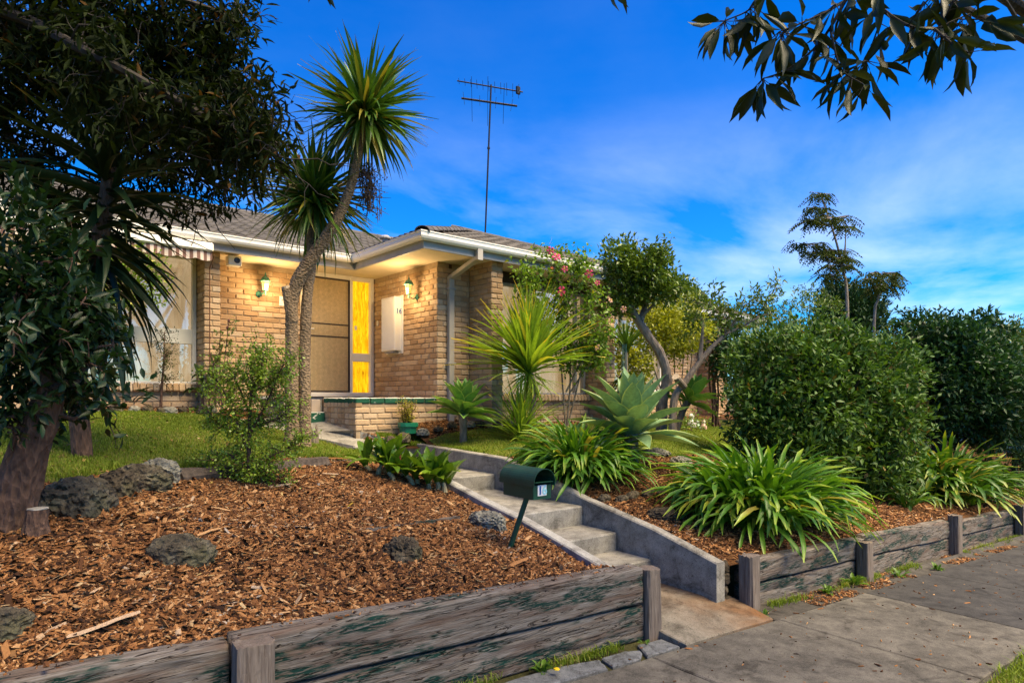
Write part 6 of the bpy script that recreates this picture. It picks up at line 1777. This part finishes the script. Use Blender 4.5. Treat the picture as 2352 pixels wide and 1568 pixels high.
# ------------------------------------------------------------------ shrubs on the right
def big_shrub(name, label, cat, base, blobs, stems, mat, L, W, most, bark=M_BARKD, sig=.06, hi=False, up=0.0, shoots=0, lump=.3):
    t = thing(name, label, cat, base); mb = MB()
    for q in stems: limb(mb, q, .06 if len(stems) < 4 else .035, .012, 8)
    P_, D_ = [], []
    for (c, rad, cl, per, seed) in blobs:
        p, d, cc = crown_pts(c, rad, cl, per, sig, lump, .7, seed); P_.append(p); D_.append(d)
        limb(mb, [np.asarray(base) + (0, 0, .05), (np.asarray(base) + c) / 2 + (0, 0, .1), np.asarray(c)], .03, .015, 6)
        for q in cc[::14]: mb.tube([np.asarray(c), np.asarray(c) + (q - c) * .6 + RNG.normal(size=3) * .05, q], [.012, .008, .003], 4, False)
        if shoots:
            top = cc[cc[:, 2] > c[2] + .3 * rad[2]]; top = top[RNG.integers(len(top), size=shoots)]
            tp, td = twigs(mb, top, rand_dirs(len(top), 2.0), .28, .005, .22, 4, 6); P_.append(np.repeat(tp, 3, 0) + RNG.normal(size=(len(tp) * 3, 3)) * .02); D_.append(unit(np.repeat(td, 3, 0) + RNG.normal(size=(len(tp) * 3, 3)) * .8))
    mb.part('branches', bark, t); p = np.concatenate(P_); d = np.concatenate(D_)
    k = p[:, 2] > ground(p[:, 0], p[:, 1]) + .05; p, d = p[k], d[k]
    foliage(t, p, d, RNG.uniform(.75, 1.2, len(p)) * L, RNG.uniform(.8, 1.15, len(p)) * W, mat, most, hi)
    return t
rc = P(1880, 930, 9.4); rb_ = down(rc)
big_shrub('round_shrub', 'big round mid-green shrub behind the largest agapanthus', 'shrub', rb_, [(rc, (.95, .95, .85), 800, 13, 41), (P(1790, 850, 9.5), (.62, .7, .50), 330, 13, 42), (P(1905, 815, 9.6), (.55, .6, .42), 250, 13, 46), (P(2010, 870, 9.6), (.66, .6, .52), 330, 13, 43), (P(1750, 960, 9.2), (.52, .5, .55), 270, 13, 47), (P(2040, 980, 9.3), (.55, .5, .5), 260, 13, 48), (P(1860, 1060, 9.0), (.80, .6, .45), 330, 12, 44), (P(2010, 1075, 9.1), (.5, .5, .5), 200, 12, 45)],
          [[rb_ + (RNG.normal() * .2, RNG.normal() * .2, -.1), rc + (RNG.normal() * .3, RNG.normal() * .3, -.5), rc + RNG.normal(size=3) * .4] for _ in range(7)], M_ROUND, .105, .043, 300, sig=.075, shoots=14, lump=.36)
dc = P(2190, 880, 11.6); dbs = down(P(2145, 1040, 11.6))
big_shrub('camellia_tree', 'dark glossy camellia tree to the right of the round shrub', 'tree', dbs, [(dc, (1.0, 1.0, 1.0), 900, 12, 51), (P(2140, 800, 11.6), (.6, .7, .55), 330, 12, 52), (P(2300, 930, 11.4), (.75, .7, .8), 450, 12, 53), (P(2240, 800, 11.8), (.7, .6, .55), 330, 12, 54)],
          [[dbs - (0, 0, .1), P(2150, 980, 11.6), dc], [dbs, P(2170, 970, 11.6), P(2240, 880, 11.6)]], M_DARKT, .11, .05, 300, sig=.075, shoots=22, lump=.36)
bc_ = P(2330, 850, 13.8)
big_shrub('berry_shrub', 'shrub with orange berries at the right edge behind the camellia', 'shrub', down(bc_), [(bc_, (1.2, 1.0, 1.1), 700, 11, 61), (P(2400, 900, 13.6), (1.1, 1, 1.1), 400, 11, 62)], [[down(bc_) - (0, 0, .1), bc_]], M_BERRY, .085, .035, 200, shoots=20)
lc = P(2350, 1010, 13.0)
big_shrub('low_hedge', 'low dark bushes under the camellia at the right edge', 'hedge', down(lc), [(P(2330, 1020, 13), (1.0, .7, .5), 320, 10, 63), (P(2420, 1000, 13), (1.2, .8, .6), 250, 10, 64), (P(2110, 1010, 13.6), (.9, .6, .4), 220, 10, 65)], [[down(lc), lc]], M_DARKT, .08, .035, 120)
bg = P(1760, 800, 15.5)
big_shrub('background_shrub', 'loose olive shrub between the house end and the round shrub', 'shrub', down(bg), [(P(1760, 810, 15.5), (1.0, .9, 1.0), 500, 10, 66), (P(1850, 790, 15), (1.0, .8, 1.2), 500, 10, 67), (P(1700, 850, 14), (.5, .5, .8), 250, 10, 68)], [[down(bg), bg]], M_STREE, .08, .035, 150, shoots=16)
hg = P(1990, 850, 19)
big_shrub('rear_hedge', 'dark hedge behind the camellia and round shrub', 'hedge', down(hg), [(P(u, 880 + RNG.normal() * 10, 19 + RNG.normal()), (1.6, 1.0, 1.5), 420, 9, 70 + k) for k, u in enumerate((1900, 2010, 2120, 2230, 2340, 2440))], [[down(hg), hg]], M_DARKT, .13, .06, 120, sig=.12)

# far trees
cf = P(1948, 800, 30); cfb = down(cf); cfb[2] = -.5
cnf = thing('conifer', 'dark broad conifer rising behind the shrubs on the right', 'conifer', cfb); mb = MB(); mb.tube([cfb, P(1948, 690, 30)], [.2, .05], 8); mb.part('trunk', M_BARKD, cnf)
pts, dirs, _ = crown_pts(P(1948, 770, 30), (1.5, 1.5, 2.1), 900, 10, .13, .3, .7, 81); p2, d2, _ = crown_pts(P(1925, 700, 30), (.9, .9, 1.0), 260, 10, .12, .4, .7, 82); p3, d3, _ = crown_pts(P(1985, 720, 30), (.8, .8, 1.0), 260, 10, .12, .4, .7, 83)
pts = np.concatenate([pts, p2, p3]); dirs = unit(np.concatenate([dirs, d2, d3]) + np.array([0, 0, .5])); foliage(cnf, pts, dirs, .26, .09, M_CONIF, 150)
def tall_tree(label, base_uv, trunk, tiers, d, seed):
    b = P(*base_uv, d); b[2] = -.4; t = thing('slender_tree', label, 'tree', b, 'slender bare-trunked trees behind the shrubs'); mb = MB()
    limb(mb, [b] + [P(u, v, d) for u, v in trunk], .065, .018, 8, 5); limbs, dd_ = [], []
    P_, D_ = [], []
    for (u, v, w, h, ru, rv) in tiers:
        r_ = P(ru, rv, d); c = P(u, v, d); limb(mb, [r_, (r_ + c) / 2 + (0, 0, -.1), c], .035, .012, 5)
        for k in range(int(w * .55)):
            q = c + np.array([RNG.normal() * w / 2.2 * d / FPX * SA, -RNG.normal() * w / 2.2 * d / FPX * CA, 0]) ; q = P(u + RNG.uniform(-1, 1) * w / 2, v + RNG.normal() * h / 8, d + RNG.normal() * .5)
            n = 14; a = unit(np.array([RNG.normal(), RNG.normal(), -.35])); pp_ = q + a * np.linspace(0, .42, n)[:, None] + np.array([0, 0, -1.0]) * (np.linspace(0, .42, n)[:, None] ** 2) * .9
            sd = unit(np.cross(a, [0, 0, 1.0])); sg = np.where(np.arange(n) % 2 == 0, 1, -1)[:, None]
            P_.append(pp_); D_.append(unit(sd * sg + a * .5 + np.array([0, 0, -.45])))
            if k % 3 == 0: mb.tube([c, q], [.012, .005], 4, False)
    mb.part('trunk', M_BARKP, t); p = np.concatenate(P_); dr = np.concatenate(D_); foliage(t, p, dr, .125, .05, M_TALL, 150, rest='crown')
tall_tree('taller slender tree with layered tufts of leaves against the sky', (1950, 790), [(1946, 700), (1936, 620), (1922, 560), (1900, 490), (1885, 445)], [(1885, 445, 48, 22, 1895, 470), (1880, 478, 60, 22, 1900, 495), (1915, 500, 75, 26, 1905, 505), (1870, 505, 60, 26, 1905, 515), (1855, 560, 80, 34, 1925, 595), (1880, 580, 60, 26, 1928, 605), (1918, 575, 60, 24, 1925, 580), (1940, 592, 50, 26, 1932, 610), (1925, 610, 70, 26, 1932, 615), (1905, 630, 45, 22, 1936, 640), (1943, 520, 35, 12, 1940, 590)], 22, 91)
tall_tree('shorter slender tree with a flat umbrella crown against the sky', (2003, 790), [(2008, 740), (2016, 690), (2022, 665), (2030, 650)], [(2022, 628, 90, 22, 2024, 660), (2000, 640, 50, 20, 2020, 668), (2045, 640, 50, 20, 2026, 662), (2025, 660, 40, 20, 2022, 675), (2035, 655, 46, 18, 2026, 668)], 23, 92)
rt = P(1545, 690, 26); rtb = down(rt); rtb[2] = .3
rtt = thing('rear_tree', 'rounded green treetop showing above the roof behind the crooked tree', 'tree', rtb); mb = MB(); mb.tube([rtb, rt], [.2, .08], 8); mb.part('trunk', M_BARKD, rtt)
pts, dirs, _ = crown_pts(rt, (1.1, 1.1, .75), 420, 10, .12, .3, .7, 95); p2, d2, _ = crown_pts(P(1590, 705, 26), (.6, .6, .45), 150, 10, .1, .3, .7, 96); foliage(rtt, np.concatenate([pts, p2]), np.concatenate([dirs, d2]), .16, .07, M_STREE, 120, rest='crown')

# neighbour's house behind the hedge
nb0 = P(2330, 880, 27); nbz = -.9
M_WEATHER = plain('grey_weatherboard', (0.26, 0.27, 0.29), .6, .08, 3, bmp=.05)
nbh = thing('neighbour_house', 'grey weatherboard house with dark roof glimpsed at the far right', 'house', (nb0[0], nb0[1], nbz))
mb = MB(); cx, cy = nb0[0] + 4, nb0[1] + 1.5
mb.span((cx - 5, cy - 3, nbz - .5), (cx + 5, cy + 3, nbz + 3)); wl2 = mb.part('wall', M_WEATHER, nbh)
for k in range(18):
    mb = MB(); mb.box((cx - 5.012, cy, nbz + .1 + k * .165), (.02, 6.02, .155), roty(-.05)); mb.part('weatherboard', M_WEATHER, wl2)
    mb = MB(); mb.box((cx, cy - 3.012, nbz + .1 + k * .165), (10.0, .02, .155), rotx(.05)); mb.part('weatherboard', M_WEATHER, wl2)
mb = MB(); mb.add([(cx - 5.5, cy - 3.5, nbz + 2.95), (cx + 5.5, cy - 3.5, nbz + 2.95), (cx + 5.5, cy + 3.5, nbz + 2.95), (cx - 5.5, cy + 3.5, nbz + 2.95), (cx - 2.5, cy, nbz + 4.4), (cx + 2.5, cy, nbz + 4.4)], [(0, 1, 5, 4), (1, 2, 5), (2, 3, 4, 5), (3, 0, 4), (0, 3, 2, 1)]); mb.part('roof', M_TILE, nbh)
mb = MB(); mb.box((cx - 2, cy - 3.05, nbz + 1.7), (1.6, .06, 1.2)); wn_ = mb.part('window', M_CREAM, nbh); mb = MB(); mb.box((cx - 2, cy - 3.085, nbz + 1.7), (1.4, .01, 1.0)); mb.part('pane', plain('dark_pane', (0.03, 0.035, 0.04), .1, .1, bmp=0), wn_)
pr = P(2112, 1000, 14.5); prb = down(pr); mb = MB(); mb.cbox((prb[0], prb[1], prb[2] + .25), (.5, .35, .6), .02); mb.solo('brick_pier', plain('red_brick', (0.26, 0.10, 0.07), .9, .2, 14), 'low reddish brick pier seen between the round shrub and camellia', 'pier')

# garden figurines
M_PORC = plain('white_ceramic', (0.72, 0.70, 0.64), .35, .05, 8); M_MINT = plain('green_ceramic', (0.30, 0.45, 0.30), .35, .1, 8); M_FLESH = plain('pink_ceramic', (0.55, 0.36, 0.27), .4, .1, 8)
for (u, v, h, mt, lab, hat) in ((1588, 972, .30, M_PORC, 'white ceramic bird figurine on the mulch by the far wall', False), (1602, 978, .18, M_MINT, 'small green ceramic figurine between two others', True), (1616, 978, .20, M_FLESH, 'small pinkish ceramic figurine nearest the climber', True)):
    b = down(P(u, v, 12.6)); t = thing('garden_figurine', lab, 'figurine', b, 'figurines by the far wall')
    mb = MB(); mb.lathe([(.28 * h, 0), (.34 * h, .12 * h), (.32 * h, .35 * h), (.18 * h, .58 * h), (.12 * h, .62 * h)], b, 12); mb.part('body', mt, t, smooth=True)
    mb = MB(); mb.lathe([(.01, .58 * h), (.15 * h, .64 * h), (.19 * h, .76 * h), (.15 * h, .9 * h), (.01, .96 * h)], b, 12); mb.part('head', mt if not hat else M_PORC, t, smooth=True)
    if hat: mb = MB(); mb.lathe([(.2 * h, .84 * h), (.12 * h, .92 * h), (.01, 1.12 * h)], b, 10); mb.part('cap', mt, t)
    else:
        mb = MB(); hd = b + (0, 0, .76 * h); mb.tube([hd, hd + to_cam(hd) * .3 * h], [.05 * h, .01], 6); mb.part('beak', plain('beak_orange', (0.6, 0.3, 0.05), .5), t)

# ------------------------------------------------------------------ rocks
ORD = ('first', 'second', 'third', 'fourth', 'fifth', 'sixth', 'seventh', 'eighth', 'ninth', 'tenth', 'eleventh')
RK = 'rocks in the garden beds'
for k, (u, v, d, sz, mt, lab) in enumerate((
        (185, 1160, None, (.52, .34, .34), M_ROCK_DARK, 'large black pitted basalt rock next to the leaning trunk'), (268, 1128, None, (.30, .28, .30), M_ROCK_BROWN, 'grey-brown rock wedged between the black rock and the mossy one'),
        (322, 1112, None, (.42, .30, .30), M_ROCK_DARK, 'mossy dark rock holding the lawn edge'), (362, 1098, None, (.34, .30, .30), M_ROCK_PALE, 'pale craggy rock at the left end of the log'),
        (412, 1278, None, (.36, .28, .25), M_ROCK_DARK, 'dark rock half buried in the middle of the mulch'), (925, 1275, None, (.33, .26, .26), M_ROCK_BROWN, 'brown rock in the mulch left of the letterbox'),
        (1120, 1205, None, (.44, .32, .24), M_ROCK_PALE, 'lichen-speckled rock beside the step kerb behind the letterbox'), (2, 1440, None, (.22, .2, .16), M_ROCK_DARK, 'dark rock cut off by the left edge of the mulch'),
        (1520, 1185, None, (.36, .3, .18), M_ROCK_BROWN, 'flat brown rock in the right mulch bed'), (1565, 1062, None, (.34, .24, .18), M_ROCK_PALE, 'pale flat rock at the edge of the right lawn'), (1500, 1040, None, (.4, .3, .14), M_ROCK_PALE, 'long pale rock under the big agave'))):
    p = G(u, v); rock('rock', p + (0, 0, sz[2] * -.02), sz, mt, lab, 100 + k, RK, RNG.uniform(0, 3), 5)
for k in range(10):
    x = 1.3 + k * .17 + RNG.normal() * .03; y = 10.05 + RNG.normal() * .05; s = RNG.uniform(.12, .22)
    p = np.array([x, y, float(ground(x, y)) + .03]); rock('edging_rock', p, (s, s * .8, s * .75), (M_ROCK_PALE, M_ROCK_BROWN, M_ROCK_DARK)[k % 3], ORD[k] + ' small edging rock from the left in the row below the left window', 130 + k, 'rock edging below the left window', k, 3)
for k in range(11):
    x = 4.72 + k * .27 + RNG.normal() * .04; y = 8.18 + .02 * math.sin(k) - .03 * (k < 2) + (k > 6) * -.1 + RNG.normal() * .04; s = RNG.uniform(.15, .27)
    z = float(HR(*to_st(x, y))); rock('edging_rock', np.array([x, y, z + .04]), (s, s * .8, s * .8), (M_ROCK_BROWN, M_ROCK_DARK, M_ROCK_PALE)[k % 3], ORD[k] + ' small edging rock from the path in the row below porch and wing', 150 + k, 'rock edging below porch and wing', k, 3)
for k in range(5):
    p = down(SW(4.98 + k * .2, 4.9 - k * .03 + RNG.normal() * .02)); rock('edging_stone', p + (0, 0, .02), (.22, .08, .10), M_ROCK_DARK, ORD[k] + ' flat grey edging stone from the steps across the right mulch bed', 170 + k, 'edging stones across the right mulch bed', .1, 3, .6)
oldb = thing('half_buried_board', 'weathered board half buried in the mulch left of the speckled rock', 'board', G(960, 1215)); a, b = G(842, 1222), G(1050, 1192); ax_ = unit(b - a)
mb = MB(); V = []
for k in range(25):
    q = a + (b - a) * k / 24; w_ = .035 + .012 * math.sin(k * 1.3); sdv = unit(np.cross(ax_, (0, 0, 1.0)))
    V += [q - sdv * w_ + (0, 0, -.02), q - sdv * w_ + (0, 0, .022 + .006 * RNG.random()), q + sdv * w_ + (0, 0, .026 + .006 * RNG.random()), q + sdv * w_ + (0, 0, -.02)]
mb.add(V, [(k * 4 + j, k * 4 + (j + 1) % 4, k * 4 + 4 + (j + 1) % 4, k * 4 + 4 + j) for k in range(24) for j in range(4)]); mb.part('board', M_SLEEPER, oldb)

# ------------------------------------------------------------------ mulch chips, bark, grass, fallen leaves, weeds
PRISM = np.array([(-.5, -.5, 0), (.5, -.5, 0), (.42, .5, 0), (-.45, .5, 0), (-.45, -.35, 1), (.42, -.2, .8), (.35, .3, .9), (-.4, .35, .75)])
PF = np.array([(4, 5, 6, 7), (0, 1, 5, 4), (1, 2, 6, 5), (2, 3, 7, 6), (3, 0, 4, 7)])
def scatter(name, s, t, H, size, mat, tilt=.35, lift=.0, label=None, parent=None, cat='wood chips'):
    n = len(s); z = H(s, t)
    az = RNG.uniform(0, 6.28, n); a = RNG.normal(size=n) * tilt; b = RNG.normal(size=n) * tilt
    ex = np.stack([np.cos(az) * np.cos(a), np.sin(az) * np.cos(a), np.sin(a)], -1); up = unit(np.stack([-np.sin(a) * np.cos(az) + RNG.normal(size=n) * tilt * .7, -np.sin(a) * np.sin(az) + RNG.normal(size=n) * tilt * .7, np.ones(n)], -1))
    ey = unit(np.cross(up, ex)); ez = np.cross(ex, ey)
    T = PRISM[None] * size[:, None, :] + RNG.normal(size=(n, 8, 3)) * size[:, None, :] * .09
    c = np.stack([s * SX[0] + t * SY[0], s * SX[1] + t * SY[1], z + lift], -1)
    V = c[:, None] + T[..., :1] * ex[:, None] + T[..., 1:2] * ey[:, None] + T[..., 2:] * ez[:, None]
    F = (PF[None] + (np.arange(n) * 8)[:, None, None]).reshape(-1, 4)
    o = link(name, mesh_np(name, V.reshape(-1, 3), [F], mat, {'tint': np.repeat(np.clip(RNG.beta(1.35, 1.6, n) + (fbm(s * 1.5, t * 1.5, 2, 5) - .45) * .3, 0, 1), 8)}, False))
    tag(o, label, cat, None, 'stuff'); return o
def chip_sizes(n, k=1.0):
    L = np.clip(RNG.lognormal(math.log(.025), .58, n), .008, .12) * k; W = np.clip(L * RNG.uniform(.12, .42, n), .004, .028); return np.stack([L, W, RNG.uniform(.003, .009, n)], -1)
def sample_bed(n, s0, s1, t0, t1, ok):
    s = RNG.uniform(s0, s1, n * 3 + 60); t = RNG.uniform(t0, t1, n * 3 + 60); k = ok(s, t); return s[k][:n], t[k][:n]
in_left = lambda s, t: ~in_poly(s, t, LAWN_L) & (s < 3.67)
s, t = sample_bed(85000, -1.6, 3.67, 3.34, 7.2, in_left); scatter('mulch_chips_left', s, t, HL, chip_sizes(len(s)), M_CHIP, label='orange-brown wood chip mulch covering the left garden bed', lift=.004)
s, t = sample_bed(16000, -.2, 3.6, 3.34, 4.6, in_left); scatter('mulch_chips_front', s, t, HL, chip_sizes(len(s), 1.2), M_CHIP, tilt=.45, label='coarser wood chips heaped behind the left timber wall', lift=.008)
in_right = lambda s, t: ~in_poly(s, t, LAWN_R)
s, t = sample_bed(30000, 4.78, 9.5, 3.36, 6.6, in_right); scatter('mulch_chips_right', s, t, HR, chip_sizes(len(s), 1.1), M_CHIP, label='wood chip mulch covering the right garden bed', lift=.004)
s, t = sample_bed(9000, 9.5, 15, 3.36, 5.5, in_right); scatter('mulch_chips_far', s, t, HR, chip_sizes(len(s), 1.6), M_CHIP, label='wood chip mulch at the far right end of the bed', lift=.004)
s, t = sample_bed(5000, 4.85, 9.4, 8.3, 9.3, in_right); scatter('mulch_chips_wing', s, t, HR, chip_sizes(len(s), 1.3), M_CHIP, label='wood chips in the narrow bed along the wing', lift=.006)
s, t = sample_bed(5000, .5, 3.2, 10.0, 10.8, in_left); scatter('mulch_chips_window', s, t, HL, chip_sizes(len(s), 1.3), M_CHIP, label='wood chips in the narrow bed below the left window', lift=.006)

s, t = sample_bed(2500, 4.0, 4.95, 8.45, 9.0, lambda s, t: ~in_poly(s, t, PATH_ST)); scatter('mulch_chips_porch', s, t, HL, chip_sizes(len(s), 1.2), M_CHIP, label='wood chips between the path and the porch corner', lift=.006)
BARK = Variants('bark_strip', M_CHIP)
for k in range(8):
    n = 7; x = np.linspace(-.5, .5, n); y0 = (RNG.random(n) - .5) * .05; w_ = .10 * (1 - .5 * np.abs(x * 2) ** 3) * RNG.uniform(.75, 1.2, n); zc = .05 * np.sin(x * 3 + k) + .04
    V = [(a, b - c, z_) for a, b, c, z_ in zip(x, y0, w_, zc)] + [(a, b, z_ + .035) for a, b, z_ in zip(x, y0, zc)] + [(a, b + c, z_ + .005) for a, b, c, z_ in zip(x, y0, w_, zc)]
    BARK.add(V, [(i, i + 1, n + i + 1, n + i) for i in range(n - 1)] + [(n + i, n + i + 1, 2 * n + i + 1, 2 * n + i) for i in range(n - 1)], tint=float((.95, .85, .7, .9, .45, .75, .9, .6)[k]))
big = [(240, 1446, .30, .1), (300, 1120, .2, .4), (1190, 1300, .22, .2), (620, 1075, .3, .15), (830, 1190, .25, -.3), (330, 1185, .18, .9), (120, 1380, .17, .5), (770, 1060, .3, .2), (640, 1120, .22, .1), (480, 1230, .2, .6)]
for k in range(34):
    if k < len(big): u, v, L, az = big[k]; p = G(u, v); az += ST
    else: s1_, t1_ = sample_bed(1, -.6, 3.55, 3.4, 6.2, in_left); p = SW(s1_[0], t1_[0], float(HL(s1_[0], t1_[0]))); L = RNG.uniform(.09, .17); az = RNG.uniform(0, 6.28)
    o = bpy.data.objects.new('bark_strip', BARK.mesh(k % 8)); COL.objects.link(o); ORG[o.name] = p
    o.matrix_basis = Matrix.Translation(Vector(p + (0, 0, .014))) @ Matrix((rotz(az) @ rotx(RNG.normal() * .2) @ roty(RNG.normal() * .12) * L).tolist()).to_4x4()
    if k == 0: tag(o, 'longest pale wood strip lying in the mulch at lower left', 'bark strip', 'larger bark strips on the left mulch')
    else: tag(o, 'loose bark strip longer than the chips around it on the left mulch', 'bark strip', 'larger bark strips on the left mulch')

def grass(name, s, t, H, hgt, wid, label, lean=.5, cat='grass'):
    n = len(s); z = H(s, t); c = np.stack([s * SX[0] + t * SY[0], s * SX[1] + t * SY[1], z + .006], -1); az = RNG.uniform(0, 6.28, n)
    sd = np.stack([np.cos(az), np.sin(az), 0 * az], -1); ln = np.stack([-np.sin(az), np.cos(az), 0 * az], -1) * RNG.normal(size=(n, 1)) * lean
    h = hgt * RNG.uniform(.45, 1.3, n); V = np.empty((n, 5, 3)); w_ = (wid * RNG.uniform(.7, 1.3, n))[:, None]
    V[:, 0] = c - sd * w_; V[:, 1] = c + sd * w_; m_ = c + ln * (h * .35)[:, None] + np.array([0, 0, 1.0]) * (h * .6)[:, None]
    V[:, 2] = m_ + sd * w_ * .8; V[:, 3] = m_ - sd * w_ * .8; V[:, 4] = c + ln * h[:, None] + np.array([0, 0, 1.0]) * (h * .92)[:, None]
    o_ = (np.arange(n) * 5)[:, None]; F4 = np.array([[0, 1, 2, 3]]) + o_; F3 = np.array([[3, 2, 4]]) + o_
    tint = np.clip(RNG.random(n) * .9 + (fbm(s * 1.2, t * 1.2, 3, 9) - .45) * .9, 0, 1)
    o = link(name, mesh_np(name, V.reshape(-1, 3), [F4, F3], M_GRASS, {'tint': np.repeat(tint, 5), 'along': np.tile([0, 0, .6, .6, 1], n), 'edge': np.zeros(n * 5)}, False)); tag(o, label, cat, None, 'stuff')
inl = lambda s, t: in_poly(s, t, LAWN_L) & ~in_poly(s, t, PATH_ST); inr = lambda s, t: in_poly(s, t, LAWN_R)
s, t = sample_bed(5000, 4.2, 4.95, 8.4, 8.85, lambda s, t: (fbm(s * 5, t * 5, 2, 8) > .40) & ~in_poly(s, t, PATH_ST)); grass('path_corner_grass', s, t, HL, .05, .004, 'grass patch between the path end and the porch rocks')
s, t = sample_bed(110000, -2.2, 3.7, 4.8, 10.3, inl); grass('lawn_grass_left', s, t, HL, .032, .0036, 'short green lawn grass with dry patches before the left window')
s, t = sample_bed(80000, 4.8, 12, 5.3, 10.5, inr); grass('lawn_grass_right', s, t, HR, .032, .004, 'short lawn grass between steps and the wing')
def edge_grass(name, line, n, spread, H, h, label):
    line = np.array(line, float); seg = np.linalg.norm(np.diff(line, axis=0), axis=1); f = RNG.random(n) * seg.sum(); cum = np.concatenate([[0], np.cumsum(seg)])
    s = np.interp(f, cum, line[:, 0]) + RNG.normal(size=n) * spread; t = np.interp(f, cum, line[:, 1]) + RNG.normal(size=n) * spread
    k = fbm(s * 4, t * 4, 2, 11) > .42; grass(name, s[k], t[k], H, h, .0035, label, .8)
edge_grass('lawn_edge_grass', [(.1, 5.0), (.86, 5.85), (1.62, 6.25), (2.35, 6.68), (3.15, 7.05), (3.64, 7.35), (3.66, 8.4)], 5000, .05, HL, .06, 'longer grass fringe along the front edge of the left lawn')
edge_grass('path_edge_grass', [(4.82, 6.5), (4.82, 8.25)], 1800, .03, HR, .06, 'grass fringe along the side wall of the steps')
SZ = lambda s, t: street_z(s) - .015
edge_grass('footpath_weeds', [(-1, 3.15), (3.6, 3.13)], 3000, .025, SZ, .05, 'dry grass and weeds along the foot of the left timber wall')
edge_grass('footpath_weeds_right', [(5.0, 3.14), (9, 3.12), (14, 3.12)], 4200, .03, SZ, .06, 'grass tufts along the foot of the right timber wall')
s, t = sample_bed(26000, 3.2, 9, .1, 1.47, lambda s, t: t < 1.40 + .08 * vnoise(s * 5, t * 0, 3)); grass('verge_grass', s, t, SZ, .055, .0035, 'rough grass of the nature strip at the lower right corner', .8)
def litter(name, s, t, H, label, k=1.0):
    n = len(s); L = RNG.uniform(.025, .07, n) * k; scatter(name, s, t, H, np.stack([L, L * .38, np.full(n, .003)], -1), M_LITTER, .3, .018, label, cat='fallen leaves')
s, t = sample_bed(520, -.8, 3.6, 5.0, 10.2, inl); litter('fallen_leaves_lawn', s, t, HL, 'dry fallen leaves scattered over the left lawn')
s, t = sample_bed(420, 3.0, 12, 1.5, 3.15, lambda s, t: s > 0); scatter('footpath_litter', s, t, SZ, chip_sizes(len(s), .7), M_CHIP, .15, .017, 'bits of bark and leaf litter on the footpath', cat='litter')
s, t = sample_bed(2600, 4.95, 14, 2.9, 3.2, lambda s, t: fbm(s * 3, t * 3, 2, 2) > .42); scatter('strip_litter', s, t, SZ, chip_sizes(len(s), .8), M_CHIP, .3, .006, 'brown leaf litter gathered along the right timber wall', cat='litter')
s, t = sample_bed(700, -.6, 3.6, 3.4, 6.4, in_left); litter('fallen_leaves_mulch', s, t, HL, 'pale fallen leaves scattered over the left mulch', .9)
s, t = sample_bed(160, -.2, 3.6, 3.2, 3.34, lambda s, t: s > -1); scatter('wall_top_chips', s, t, lambda s, t: street_z(s) + .515, chip_sizes(len(s), .6), M_CHIP, .1, .0, 'few chips lying on top of the left timber wall')

M_WEED = leaf_mat('weed_leaf', (0.03, 0.09, 0.008), (0.12, 0.22, 0.02), rough=.45, transl=.3)
WEED = strap_set('leaf', M_WEED, [dict(L=1.0, w=.34, a0=50, a1=0, prof='lily', n=4), dict(L=1.0, w=.32, a0=25, a1=-15, prof='lily', n=4), dict(L=1.0, w=.3, a0=70, a1=30, prof='lily', n=4)], 3)
for (s_, t_, n, L, lab) in ((2.62, 3.11, 16, .09, 'dandelion weed with a yellow flower at the foot of the left timber wall'), (3.55, 3.10, 9, .05, 'small clover-like weed beside the end post of the left wall'), (6.15, 3.10, 14, .11, 'leafy weed against the right timber wall left of the middle post'), (6.72, 3.10, 22, .13, 'bushy weed against the right timber wall under the largest agapanthus'), (7.55, 3.02, 12, .09, 'pale weed on the strip right of the middle post'), (8.35, 2.93, 14, .09, 'weed tuft growing in the edge of the footpath'), (4.93, 3.02, 10, .06, 'small green weed at the foot of the corner post right of the steps')):
    b = SW(s_, t_, float(street_z(s_)) - .02); tw_ = thing('weed', lab, 'weed', b, 'weeds along the footpath')
    WEED.emit(tw_, [(int(RNG.integers(9)), orient(k * 2.4 + RNG.normal() * .2, 0, L * RNG.uniform(.7, 1.25)), b + RNG.normal(size=3) * (.02, .012, .003) + (0, 0, .012)) for k in range(n)], 'leaf')
    if 'dandelion' in lab:
        mb = MB(); e = b + RST @ np.array([.02, -.10, .05]); mb.tube([b, b + (0, -.03, .07), e], .003, 5); mb.part('stalk', M_WEED, tw_); mb = MB(); mb.lathe([(.002, 0), (.02, .004), (.018, .010), (.004, .014)], e, 10); mb.part('flower', plain('dandelion_yellow', (0.75, 0.5, 0.01), .6), tw_)
